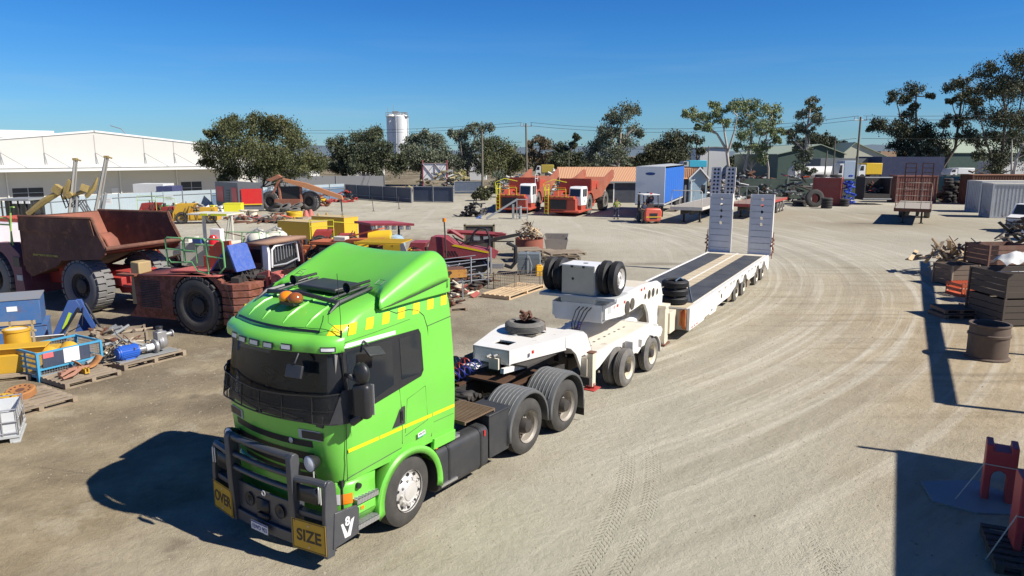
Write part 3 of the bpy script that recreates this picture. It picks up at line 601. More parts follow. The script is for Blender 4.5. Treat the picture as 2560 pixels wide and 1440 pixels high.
# end plates of the bull bar reach back round the corners
bar = MB().m(DKG)
def bx_(y): return -1.66 + .11 * (abs(y) / 1.25) ** 2
def seg(y0, y1, z0, z1, th, n=10, dx=0.0):
    v = []; N = n + 1
    for i in range(N):
        y = y0 + (y1 - y0) * i / n; x = bx_(y) + dx; v += [(x, y, z0), (x, y, z1), (x + th, y, z1), (x + th, y, z0)]
    f = []
    for i in range(n):
        a = 4 * i; b = a + 4
        f += [(a, a + 1, b + 1, b), (a + 1, a + 2, b + 2, b + 1), (a + 2, a + 3, b + 3, b + 2), (a + 3, a, b, b + 3)]
    f += [(3, 2, 1, 0), (4 * n, 4 * n + 1, 4 * n + 2, 4 * n + 3)]; bar.add(v, f)
seg(-1.25, 1.25, .24, .40, .09); seg(-.66, .66, .40, .82, .03, dx=.05)
for s_ in (-1, 1):
    y = s_ * .72
    bar.prism([(-1.66, .22), (-1.54, .22), (-1.50, .9), (-1.56, 1.52), (-1.60, 1.56), (-1.66, 1.56), (-1.70, 1.50), (-1.69, .9)], y - s_ * .04 - .055, y - s_ * .04 + .055, 'y')
    bar.prism([(-1.60, .20), (-1.46, .20), (-1.38, .7), (-1.40, 1.20), (-1.46, 1.26), (-1.52, 1.26), (-1.57, 1.2), (-1.60, .8)], s_ * 1.22 - .035, s_ * 1.22 + .035, 'y')
    bar.tube([(-1.63, s_ * .70, 1.22), (-1.58, s_ * 1.0, 1.235), (-1.52, s_ * 1.22, 1.215)], .05, 10)
    bar.prism([(-1.5, .30), (-1.04, .34), (-1.02, .70), (-1.06, .76), (-1.45, .80)], s_ * 1.25 - .02, s_ * 1.25 + .02, 'y')
    seg(*(sorted((s_ * .74, s_ * 1.18))), .70, .78, .10, 4)
for z, r_ in ((1.50, .055), (1.24, .042), (1.04, .042)):
    bar.tube([(bx_(k * .12) + .02 - (.01), k * .12, z) for k in range(-6, 7)], r_, 12)
for s_ in (-1, 1):
    bar.m(STEEL); bar.cb((-1.605, s_ * 1.19, 1.08), (.02, .022, .24)); bar.cb((-1.60, s_ * 1.145, 1.08), (.02, .022, .24)); bar.m(DKG)
bb = bar.build('bull_bar', truck, bevel=.012)
m = MB()
for s_ in (-1, 1):
    m.m(BLK); seg_y = sorted((s_ * .76, s_ * 1.12)); N = 5
    v = []
    for i in range(N + 1):
        y = seg_y[0] + (seg_y[1] - seg_y[0]) * i / N; v += [(bx_(y) - .02, y, .93), (bx_(y) - .02, y, 1.17)]
    m.add(v, [(2 * i, 2 * i + 1, 2 * i + 3, 2 * i + 2) for i in range(N)])
    m.lathe([(.001, .0), (.09, .0), (.10, .012)], o=(-1.615, s_ * .34, .62), ax=(-1, 0, 0), n=24)
m.box(-1.63, -1.61, -.10, .16, .52, .70); m.box(-1.66, -1.6, -.11, .11, .44, .50); m.build('cover_panel', bb, thick=.006)
m = MB().m(STEEL); m.lathe([(.025, 0), (.035, .008), (.045, 0)], o=(-1.62, 0, .80), ax=(-1, 0, 0), n=16); m.build('tow_ring', bb)
for s_ in (-1, 1):                                   # the two driving lights
    m = MB().m(BLK); c = Vector((-1.50, s_ * .88, 1.42)); ax = (-1, 0, 0)
    m.lathe([(.001, -.14), (.06, -.13), (.10, -.06), (.115, 0.0), (.118, .02)], o=c, ax=ax, n=24); m.m(LAMP); m.lathe([(.11, .015), (.08, .035), (.001, .045)], o=c, ax=ax, n=24)
    m.m(STEEL); m.cyl(c + Vector((.05, 0, -.1)), c + Vector((.05, 0, -.22)), .012); m.build('driving_light', truck, smooth=50)
OY = paint('sign_yellow', (0.62, 0.36, 0.02), .5, dirt=.22, dcol=(.35, .2, .06), scale=5)
SBK = paint('sign_black', (.05, .035, .02), .6, dirt=.1)
for s_, word in ((-1, 'SIZE'), (1, 'OVER')):
    m = MB().m(OY); yc = s_ * .96; rz = -s_ * R(8); c = Vector((bx_(yc) - .045, yc, .46)); X = Matrix.Translation(c) @ Euler((0, 0, rz)).to_matrix().to_4x4()
    m.X = X; m.box(-.004, .004, -.29, .29, -.215, .215); m.m(SBK)
    for a, b, c2, d2 in ((-.28, .28, .195, .205), (-.28, .28, -.205, -.195), (-.28, -.27, -.20, .20), (.27, .28, -.20, .20)): m.box(-.0065, -.0045, a, b, c2, d2)
    m.m(STEEL)
    for z in (-.15, .15): m.cyl((-.012, 0, z), (.01, 0, z), .012, n=8)
    sg = m.build('oversize_sign', truck)
    t_ = text(word, .235, X @ Vector((-.008, 0, -.01)), (PI / 2, 0, -PI / 2 + rz), SBK, sg, ext=.002, sx=.98 if word == 'SIZE' else .84, bold=.004)
m = MB().m(paint('plate_white', (.75, .77, .8), .35, dirt=.08)); m.box(-1.722, -1.716, -.186, .186, .265, .40); m.m(paint('plate_blue', (.03, .06, .25), .4, dirt=0)); m.box(-1.7235, -1.722, -.18, .18, .375, .395)
pl = m.build('licence_plate', truck)
text('1EWD 903', .088, (-1.7245, 0, .318), (PI / 2, 0, -PI / 2), MATS['plate_blue'], pl, ext=.001, sx=.84, bold=.001)
pl.rotation_euler = (0, 0, 0)
wlogo = paint('logo_white', (.7, .7, .7), .5, dirt=.1)
m = MB().m(wlogo); m.prism([(-1.36, .60), (-1.32, .60), (-1.25, .43), (-1.18, .60), (-1.12, .62), (-1.20, .38), (-1.30, .38)], -1.274, -1.271, 'y')
lg = m.build('side_emblem', bb); text('8', .17, (-1.245, -1.2745, .60), (PI / 2, 0, 0), wlogo, lg, ext=.002, bold=.006)
# chassis, tanks, battery box, catwalk
m = MB().m(DKST)
for s_ in (-1, 1): m.box(-1.2, 5.75, s_ * .43 - .04, s_ * .43 + .04, .72, .98)
for x in (0, 1.3, 2.5, 3.9, 5.2, 5.6): m.box(x - .05, x + .05, -.39, .39, .74, .94)
for x in (3.21, 4.58): m.cyl((x, -.9, .52), (x, .9, .52), .09, n=12); m.lathe([(.001, -.2), (.2, -.12), (.22, 0), (.2, .12), (.001, .2)], o=(x, 0, .52), ax=(1, 0, 0), n=16)
m.cyl((0, -.95, .5), (0, .95, .5), .07); m.box(.5, 1.0, -.38, .38, .5, 1.0); m.box(5.72, 5.8, -1.1, 1.1, .62, .78)
m.box(1.12, 1.3, -.45, -.1, 1.0, 1.45); m.box(1.15, 1.4, .1, .9, .98, 2.6)
for k in range(5): m.cyl((2.45 + k * .11, -.36, 1.03 + (k % 2) * .05), (2.45 + k * .11, .2, 1.03), .045)
m.lathe([(.001, 0), (.11, 0), (.13, .15), (.11, .3), (.001, .3)], o=(2.55, -.2, 1.02), ax=(1, 0, 0), n=14)
m.build('chassis', truck, bevel=.006)
m = MB().m(paint('fifth_wheel_rust', (.13, .07, .04), .6, .3, dirt=.5, dcol=(.05, .03, .02), scale=4))
m.box(3.2, 4.75, -.52, -.40, .99, 1.03); m.box(3.2, 4.75, .40, .52, .99, 1.03); m.prism([(3.45, 1.1), (4.4, 1.18), (4.4, 1.22), (3.45, 1.14)], -.45, .45, 'y'); m.prism([(4.4, 1.16), (4.85, 1.0), (4.85, 1.05), (4.4, 1.21)], -.45, -.12, 'y'); m.prism([(4.4, 1.16), (4.85, 1.0), (4.85, 1.05), (4.4, 1.21)], .12, .45, 'y')
m.build('fifth_wheel', truck)
for s_ in (-1, 1):
    m = MB().m(TRIM); pf = rr(-1.22, -.58, .20, .93, .12, 5) if s_ < 0 else rr(.58, 1.22, .20, .93, .12, 5)
    m.prism(pf, .68, 1.98, 'x'); m.m(BLK)
    for x in (.95, 1.78): m.prism([(a * 1.0, b) for a, b in (rr(-1.232, -.57, .19, .942, .12, 5) if s_ < 0 else rr(.57, 1.232, .19, .942, .12, 5))], x - .03, x + .03, 'x')
    tk = m.build('fuel_tank', truck, bevel=.015)
    m = MB().m(STEEL); m.cyl((1.45, s_ * .85, .93), (1.45, s_ * .85, .99), .055, n=18); m.m(BLK); m.cyl((1.45, s_ * .85, .99), (1.45, s_ * .85, 1.0), .05, n=18); m.build('filler_cap', tk)
    m = MB().m(REDL); m.box(1.85, 1.88, s_ * 1.225 - .012, s_ * 1.225 + .012, .78, .88); m.build('side_marker', tk)
    m = MB().m(ALU); m.box(.68, 1.22, s_ * 1.05 - .17, s_ * 1.05 + .17, .985, 1.02)
    for k in range(9): m.cb((.71 + k * .06, s_ * 1.05, 1.028), (.018, .3, .014), (0, 0, R(25)))
    m.box(.72, 1.12, s_ * 1.16 - .09, s_ * 1.16 + .09, .30, .34); m.build('step', truck)
    m = MB().m(AMB); m.box(.62, .67, s_ * 1.20 - .03, s_ * 1.20 + .03, .97, 1.03); m.build('side_lamp', truck)
    m = MB().m(TRIM); m.box(2.04, 2.62, min(s_ * 1.2, s_ * .62), max(s_ * 1.2, s_ * .62), .30, 1.06); m.box(2.01, 2.65, min(s_ * 1.22, s_ * .6), max(s_ * 1.22, s_ * .6), 1.06, 1.09); m.build('battery_box', truck, bevel=.012)
m = MB().m(paint('grating_brown', (.16, .10, .06), .7, .2, dirt=.5, dcol=(.25, .2, .13), scale=4))
m.box(1.40, 1.43, -1.18, -.40, 1.10, 1.16); m.box(2.2, 2.23, -1.18, -.4, 1.10, 1.16)
for k in range(30): m.box(1.43, 2.2, -1.18 + k * .026, -1.168 + k * .026, 1.13, 1.16)
for k in range(14): m.box(1.45 + k * .055, 1.456 + k * .055, -1.18, -.42, 1.135, 1.165)
m.build('catwalk', truck)
# wheels and mudguards
road_wheel(truck, 0, -1.25, .535, .34, -1, 'alloy', steer=R(6)); road_wheel(truck, 0, 1.25, .535, .34, 1, 'alloy', steer=R(6))
for x in (3.21, 4.58):
    for s_ in (-1, 1):
        road_wheel(truck, x, s_ * 1.23, .52, .27, s_, 'steel'); road_wheel(truck, x, s_ * .92, .52, .27, s_, 'steel')
        m = MB().m(PLAS); A = arc(x, .55, .66, 8, 172, 18); A = [(x + .66, .28)] + A + [(x - .66, .42)] if x > 4 else [(x + .66, .45)] + A + [(x - .66, .40)]
        N = len(A); ys = [s_ * .58, s_ * .62, s_ * 1.20, s_ * 1.25, s_ * 1.26]; dr = [-.05, 0, 0, -.015, -.06]; v = []
        for y, d_ in zip(ys, dr):
            for a, z in A:
                q = Vector((a - x, z - .55)); q = q * ((q.length + d_) / q.length); v.append((x + q.x, y, .55 + q.y))
        m.add(v, [(k * N + i, k * N + i + 1, (k + 1) * N + i + 1, (k + 1) * N + i) for k in range(4) for i in range(N - 1)])
        for k in range(7): m.tube([(x + .665 * math.cos(R(25 + i * 13)), s_ * (.66 + k * .085), .55 + .665 * math.sin(R(25 + i * 13))) for i in range(11)], .007, 4)
        mg = m.build('mudguard', truck, smooth=50, thick=.012)
        m = MB().m(BLK)
        for a in (160, 20):
            m.cb((x + .68 * math.cos(R(a)), s_ * 1.0, .55 + .68 * math.sin(R(a))), (.03, .06, .22), (0, R(90 - a), 0))
        m.build('bracket', mg)
m = MB().m(BLK); m.box(5.26, 5.27, -1.24, -.64, .12, .46); m.box(5.26, 5.27, .64, 1.24, .12, .46); m.build('mud_flap', truck)
# coiled air lines from the cab to the dolly
m = MB()
for k, (c0, y0) in enumerate(((paint('hose_blue', (.02, .03, .25), .4, dirt=.05), -.25), (paint('hose_red', (.35, .03, .02), .4, dirt=.05), .0), (BLK, .22))):
    m.m(c0); pts = []
    for i in range(170):
        t = i / 169; a = t * 22 * PI; x = 1.25 + 1.75 * t; sag = -.25 * math.sin(PI * t) if k else -.15 * math.sin(PI * t)
        pts.append((x, y0 + .10 * math.cos(a), 1.75 - .1 * t + sag + .10 * math.sin(a)))
    m.tube(pts, .011, 5)
m.build('air_line', truck)
# ================================================================ WHITE DOLLY (local: x back, y away, origin at its first axle)
def rig(name, label, cat, origin, yaw, half):
    b = Vector((math.sin(yaw), math.cos(yaw), 0)); l = Vector((-b.y, b.x, 0))
    return thing(name, label, cat, Vector(origin) + l * half, PI / 2 - yaw)
dolly = rig('dolly_trailer', 'white two axle gooseneck dolly trailer coupled directly behind the green truck', 'trailer', (2.79, 16.69, 0), R(32.0), 1.25)
TW = paint('trailer_white', (0.80, 0.79, 0.75), .35, dirt=.32, dcol=(.50, .41, .29), scale=2.2, rust=.05)
up = [(-2.52, 1.47), (-2.3, 1.40), (-2.05, 1.22), (-1.72, .72), (-1.6, .64), (-1.35, .60), (-1.05, .60), (-.85, .64), (-.45, .78), (-.2, .86), (.3, .86), (.62, .70), (.9, .70), (1.05, .84), (2.45, .84), (2.5, 1.0),
      (-1.0, 1.0), (-1.16, 1.03), (-1.28, 1.12), (-1.42, 1.36), (-1.55, 1.56), (-1.72, 1.66), (-1.95, 1.70), (-2.52, 1.70)]
m = MB().m(TW)
for s_ in (-1, 1): m.prism(up, s_ * .84 - .03, s_ * .84 + .03, 'y')
m.build('side_beam', dolly, bevel=.006)
for y0, y1 in ((-.80, -.0), (0, .8)): pass
m = MB().m(TW)
# top plate with chamfered nose and two openings (built from strips round the holes)
def strip(x0, x1, ya0, yb0, ya1, yb1, z): m.prism([(x0, ya0), (x1, ya1), (x1, yb1), (x0, yb0)], z - .03, z + .003, 'z')
Z = 1.70
strip(-4.05, -3.72, -.43, .43, -.52, .52, Z); strip(-3.72, -3.42, -.52, -.20, -.60, -.20, Z); strip(-3.72, -3.42, .20, .52, .20, .60, Z)
strip(-3.42, -2.95, -.60, .60, -.74, .74, Z); strip(-2.95, -2.35, -.74, -.30, -.88, -.30, Z); strip(-2.95, -2.35, .30, .74, .30, .88, Z); strip(-2.35, -1.95, -.88, .88, -.88, .88, Z)
pts = [(-1.95, 1.70), (-1.72, 1.665), (-1.55, 1.56), (-1.42, 1.36), (-1.28, 1.12), (-1.16, 1.03), (-1.0, 1.0)]
m.m(TW)
for (a, b), (c, d) in zip(pts, pts[1:]):
    for y0, y1 in ((-.88, -.50), (.50, .88)): m.add([(a, y0, b), (c, y0, d), (c, y1, d), (a, y1, b)], [(0, 1, 2, 3)])
m.prism([(-4.05, -.43), (-3.98, -.43), (-3.98, .43), (-4.05, .43)], 1.40, 1.68, 'z')
for s_ in (-1, 1): m.prism([(-4.05, s_ * .43), (-3.42, s_ * .60), (-2.5, s_ * .86), (-2.5, s_ * .82), (-3.42, s_ * .56), (-4.05, s_ * .39)][::s_], 1.42, 1.69, 'z')
m.build('neck_plate', dolly)
m = MB().m(DKST); m.box(-3.9, -2.0, -.75, .75, 1.36, 1.40); m.box(-3.9, -1.0, -.25, .25, .9, 1.3); m.box(-1.5, 2.3, -.4, .4, .62, .9)
for x in (0, 1.51): m.cyl((x, -.95, .46), (x, .95, .46), .08)
for s_ in (-1, 1):
    m.box(-.8, 2.3, s_ * .5 - .05, s_ * .5 + .05, .55, .75); m.prism([(-1.9, .95), (-1.2, .6), (-1.1, .68), (-1.9, 1.15)], s_ * .3 - .06, s_ * .3 + .06, 'y')
m.build('underframe', dolly)
m = MB().m(paint('deck_white', (.72, .68, .58), .5, dirt=.35, dcol=(.42, .30, .18), scale=1.2, rust=.06)); m.box(-.98, 2.46, -.80, .80, .955, .985); m.m(TW)
m.box(-.95, 2.47, -.88, -.78, .985, 1.012); m.box(-.95, 2.47, .78, .88, .985, 1.012)
m.box(2.44, 2.5, -1.0, 1.0, .80, 1.0); m.build('deck', dolly, bevel=.005)
m = MB().m(DKST)
for k in range(9): m.box(-.7 + k * .3, -.6 + k * .3, -.36 + .012 * (k % 2), -.31 + .012 * (k % 2), .984, .988)
m.box(-1.3, -.4, -.45, .5, .984, .99); m.m(TW); m.cb((-.75, -.1, 1.06), (.55, .2, .1), (.2, .2, .5)); m.cb((-.5, .2, 1.05), (.2, .5, .1), (0, .3, .2)); m.m(DKST)
m.lathe([(.35, .99), (.35, 1.06), (.2, 1.07), (.2, .99)], o=(-1.15, 0, 0), n=24); m.build('turntable', dolly)
for s_ in (-1, 1):                                    # rear wing boxes and wheel covers
    m = MB().m(TW); y0, y1 = sorted((s_ * .88, s_ * 1.16)); m.prism([(.75, .62), (.95, .60), (1.0, .92), (1.55, 1.0), (2.3, 1.0), (2.42, .9), (2.3, .74), (1.0, .74)][::1], y0, y1, 'y'); m.prism([(.45, .66), (.8, .66), (.8, .98), (.45, .98)], y0 + .02, y1 - .05, 'y')
    m.build('wing', dolly, bevel=.01)
    m = MB().m(TW); A = arc(1.51, .44, .50, -5, 95, 12); N = len(A); v = [(x, s_ * .95, z) for x, z in A] + [(x, s_ * 1.27, z) for x, z in A] + [(1.51 + (x - 1.51) * .93, s_ * 1.275, .44 + (z - .44) * .93) for x, z in A]
    m.add(v, [(k * N + i, k * N + i + 1, (k + 1) * N + i + 1, (k + 1) * N + i) for k in (0, 1) for i in range(N - 1)]); m.build('mudguard', dolly, thick=.012)
    m = MB().m(CREAM); m.box(-1.76, -1.60, s_ * 1.06 - .07, s_ * 1.06 + .07, .45, 1.20); m.box(-1.8, -1.5, s_ * .93 - .08, s_ * .93 + .08, .62, 1.1); m.m(RED); m.box(-1.86, -1.50, s_ * 1.06 - .16, s_ * 1.06 + .16, .38, .405); m.cb((-1.68, s_ * 1.06, .47), (.12, .16, .1), (0, 0, .4)); m.m(RUSTY); m.box(-1.775, -1.585, s_ * 1.06 - .085, s_ * 1.06 + .085, 1.2, 1.225)
    m.build('landing_leg', dolly, bevel=.008)
    m = MB().m(REDL); m.box(-3.56, -3.50, s_ * .655 - .012, s_ * .655 + .012, 1.56, 1.62); m.build('side_marker', dolly)
    for x in (0, 1.51): road_wheel(dolly, x, s_ * 1.25, .46, .25, s_, 'white', rubber=RUBD); road_wheel(dolly, x, s_ * .96, .46, .25, s_, 'white', rubber=RUBD)
m = MB().m(TW); m.cb((-3.8, -.42, 1.30), (1.0, .08, .10), (0, R(6), 0)); m.cb((-3.9, .3, 1.30), (1.0, .3, .06), (0, R(6), 0)); m.build('skid_plate', dolly)
m = MB().m(ALU); m.tube([(-4.05, -.15, 1.58), (-4.2, -.15, 1.58)], .03); m.tube([(-4.05, .0, 1.56), (-4.22, .0, 1.55)], .03); m.m(CREAM); m.box(-4.13, -4.06, -.22, .0, 1.30, 1.52); m.build('air_coupling', dolly)
# ================================================================ WHITE LOW LOADER (origin at its first axle)
LY = R(28.6)
loader = rig('low_loader_trailer', 'long white low loader trailer with two raised ramps, behind the dolly', 'trailer', (8.48, 26.97, 0), LY, 1.35)
ax4 = (0.0, 1.36, 4.03, 5.42)
m = MB().m(TW)
ol = [(-6.75, .97), (-6.75, .30), (-5.0, .28), (-4.85, .36), (-4.4, .36), (-4.2, .28), (-3.4, .28), (-3.2, .42), (-1.35, .42), (-.62, .60)]
for x in ax4:
    ol += [(x - .50, .62)] + [(x + .47 * math.cos(R(a)), .40 + .45 * math.sin(R(a))) for a in range(150, 29, -20)]
    if x == 1.36: ol += [(2.1, .50), (3.3, .50)]
ol += [(6.0, .55), (6.55, .30), (6.75, .30), (6.75, .97)]
for s_ in (-1, 1): m.prism(ol, s_ * 1.33 - .03, s_ * 1.33 + .03, 'y')
lb = m.build('side_beam', loader)
m = MB().m(BLK)
for x in (-3.1, -2.2, -1.3, -.8, .65, 1.95, 2.6, 3.3, 4.6):
    for dx in (0, .16): m.box(x + dx, x + dx + .07, -1.366, -1.355, .86, .90); m.box(x + dx, x + dx + .014, -1.366, -1.355, .80, .90)
for k in range(6): m.box(2.1 + .25 * k, 2.16 + .25 * k, -1.366, -1.355, .56, .60)
m.lathe([(.001, 0), (.085, 0), (.085, .004)], o=(-2.65, -1.362, .66), ax=(0, -1, 0), n=16); m.box(-4.1, -3.9, -1.366, -1.355, .40, .44); m.m(REDL)
for k in range(3): m.box(-6.5 + .28 * k, -6.35 + .28 * k, -1.366, -1.355, .33, .37)
m.build('rope_hook', loader)
m = MB().m(TW); m.box(-6.75, 6.72, -1.30, 1.30, .80, .955); m.m(CREAM); m.box(-6.72, 6.7, -1.2, 1.2, .955, .962)
m.m(paint('deck_board', (.60, .50, .34), .75, dirt=.35, dcol=(.25, .19, .12), scale=2)); m.box(-5.9, 6.0, -.42, .42, .962, .972); m.box(-6.72, -5.9, -1.25, 1.25, .962, .974); m.m(TW)
m.box(-6.0, 6.70, -.025, .025, .972, .985); m.build('deck', loader)
m = MB().m(paint('rubber_mat', (.045, .048, .052), .6, dirt=.35, dcol=(.2, .2, .19), scale=1.2))
for s_ in (-1, 1):
    for x0 in [-5.9 + k * 1.47 for k in range(8)]: m.box(x0, x0 + 1.455, min(s_ * .42, s_ * 1.2), max(s_ * .42, s_ * 1.2), .972, .988)
m.m(BLK)
for k in range(17): m.box(-5.7 + k * .7, -5.69 + k * .7, -.40, .40, .9725, .9745)
m.build('rubber_mat', loader)
m = MB().m(DKST)
for x in ax4: m.cyl((x, -1.2, .38), (x, 1.2, .38), .07); m.box(x - .3, x + .3, -.6, .6, .42, .8)
m.box(-6.6, 6.6, -.35, -.2, .38, .8); m.box(-6.6, 6.6, .2, .35, .38, .8); m.build('underframe', loader)
m = MB().m(paint('flap_brown', (.20, .16, .11), .8, dirt=.4))
for x in (-1.15, 2.35):
    for s_ in (-1, 1): m.box(x, x + .62, s_ * 1.24 - .02, s_ * 1.24 + .02, .16, .56)
m.build('mud_flap', loader)
for x in ax4:
    for s_ in (-1, 1): road_wheel(loader, x, s_ * 1.35, .385, .22, s_, 'white', rubber=RUBD); road_wheel(loader, x, s_ * 1.06, .385, .22, s_, 'white', rubber=RUBD)
# front bulkhead
m = MB().m(paint('weathered_front', (.38, .35, .30), .8, dirt=.6, dcol=(.13, .11, .09), scale=3)); m.box(-6.80, -6.76, -1.30, 1.30, .32, .95); m.build('front_panel', loader)
m = MB().m(paint('faded_red_flag', (.36, .05, .03), .8, dirt=.4, dcol=(.5, .4, .06), scale=9)); m.grid(lambda u, v: Vector((-6.83 - .02 * math.sin(u * 9), -1.28 + .20 * u, .93 - (.60 if u < .6 else .45) * v + .03 * math.sin(u * 5))), 8, 5); m.build('danger_flag', loader, thick=.004)
# gooseneck
nb = [(-12.45, 1.58), (-11.3, 1.46), (-10.5, 1.46), (-9.75, 1.50), (-9.45, 1.42), (-9.2, 1.15), (-8.85, .25), (-8.75, .12), (-8.25, .12), (-8.1, .3), (-7.95, 1.0), (-7.9, 1.45), (-8.1, 1.80), (-8.45, 1.93), (-9.8, 2.02), (-11.4, 2.0), (-12.45, 1.94)]
nb = [(x + .55, z) for x, z in nb]
m = MB().m(TW)
for s_ in (-1, 1): m.prism(nb, s_ * .66 - .035, s_ * .66 + .035, 'y')
m.build('neck_beam', loader, bevel=.008)
m = MB().m(CREAM)
for s_ in (-1, 1):
    for x, r_ in ((-8.95, .075), (-8.62, .125), (-8.27, .125), (-7.9, .085)):
        m.m(CREAM); m.lathe([(r_, 0), (r_ + .012, .006), (r_ + .012, -.03), (r_, -.03)], o=(x, s_ * .70, 1.66 - .25 * max(0, x + 8.3) ** 2), ax=(0, s_, 0), n=18); m.m(DKST); m.lathe([(.001, .003), (r_, .003)], o=(x, s_ * .70, 1.66 - .25 * max(0, x + 8.3) ** 2), ax=(0, s_, 0), n=18)
m.build('lightening_hole', loader)
m = MB().m(TW); m.box(-11.9, -9.3, -.62, .62, 1.50, 1.54); m.prism([(-11.95, -.40), (-11.5, -.62), (-9.3, -.62), (-9.3, .62), (-11.5, .62), (-11.95, .40)], 1.90, 1.955, 'z'); m.box(-11.93, -11.88, -.62, .62, 1.54, 1.93); m.m(CREAM)
m.add([(-9.3, -.62, 1.95), (-8.0, -.62, 1.90), (-8.0, .62, 1.90), (-9.3, .62, 1.95)], [(0, 1, 2, 3)]); m.add([(-7.55, -.62, 1.6), (-7.40, -.62, 1.0), (-7.40, .62, 1.0), (-7.55, .62, 1.6)], [(0, 1, 2, 3)])
m.build('neck_plate', loader)
m = MB().m(CREAM)
for s_ in (-1, 1):
    m.box(-7.75, -7.55, s_ * .80 - .12, s_ * .80 + .12, .06, 1.12); m.box(-7.5, -7.36, s_ * .80 - .10, s_ * .80 + .10, .06, 1.12); m.box(-7.4, -6.78, s_ * .80 - .16, s_ * .80 + .16, .30, .92); m.m(RUSTY); m.box(-7.8, -7.3, s_ * .8 - .16, s_ * .8 + .16, .02, .06); m.m(CREAM)
    m.box(-7.78, -7.34, s_ * .8 - .14, s_ * .8 + .14, 1.12, 1.2)
m.build('neck_leg', loader, bevel=.01)
m = MB().m(TW); m.box(-9.0, -8.45, -.2, .35, .32, 1.0); m.build('hydraulic_tank', loader, bevel=.02)
m = MB().m(TW); m.cyl((-9.9, -.25, .72), (-8.2, -.25, 1.0), .16, n=20); m.m(STEEL); m.cyl((-8.2, -.25, 1.0), (-7.6, -.25, 1.05), .06); m.m(paint('pump_blue', (.12, .2, .3), .5, dirt=.5)); m.cyl((-10.05, -.45, .70), (-9.75, -.45, .72), .10, n=14); m.cyl((-10.0, -.3, .62), (-10.0, -.3, .78), .09, n=14)
m.build('hydraulic_ram', loader)
m = MB().m(RED)
for x, wd in ((-11.35, .05), (-11.15, .12), (-10.65, .12)): m.box(x, x + wd, -.70, -.696, 1.76, 1.83)
m.m(REDL); m.box(-9.35, -9.22, -.70, -.697, 1.86, 1.93); m.box(-9.1, -9.0, -.70, -.697, 1.86, 1.93); m.m(LGREY); m.box(-11.75, -11.52, -.70, -.697, 1.7, 1.86); m.build('reflector', loader)
m = MB().m(BLK)
for k in range(4): m.tube([(-11.94, -.35 + .1 * k, 1.86), (-12.12, -.33 + .1 * k, 1.80), (-12.2, -.2 + .08 * k, 1.5), (-12.1, -.1 + .05 * k, 1.2), (-11.9, 0, 1.08)], .014, 5)
m.m(paint('hose_violet', (.08, .03, .35), .4, dirt=.05)); pts = [(-12.1 + .05 * math.cos(t * .9), -.15 + .02 * t / 6 + .05 * math.sin(t * .9), 1.5 - .006 * t) for t in range(60)]; m.tube(pts, .012, 5); m.build('air_line', loader)
m = MB().m(LGREY); m.box(-12.05, -11.12, -.98, .98, 2.12, 2.15); m.box(-12.05, -12.0, -.98, .98, 2.08, 2.12); m.m(LGREY); m.box(-11.95, -11.2, -.45, .45, 1.96, 2.12); m.build('tyre_shelf', loader, bevel=.004)
m = MB().m(paint('spool', (.05, .04, .035), .7)); m.X = Matrix.Translation((-10.4, -.72, 1.62)); m.lathe([(.001, 0), (.17, 0), (.17, .1), (.15, .1)], ax=(0, 1, 0), n=20); m.lathe([(.001, 0), (.15, 0), (.15, .1)], o=(.38, 0, .03), ax=(0, 1, 0), n=20); m.build('neck_opening', loader)
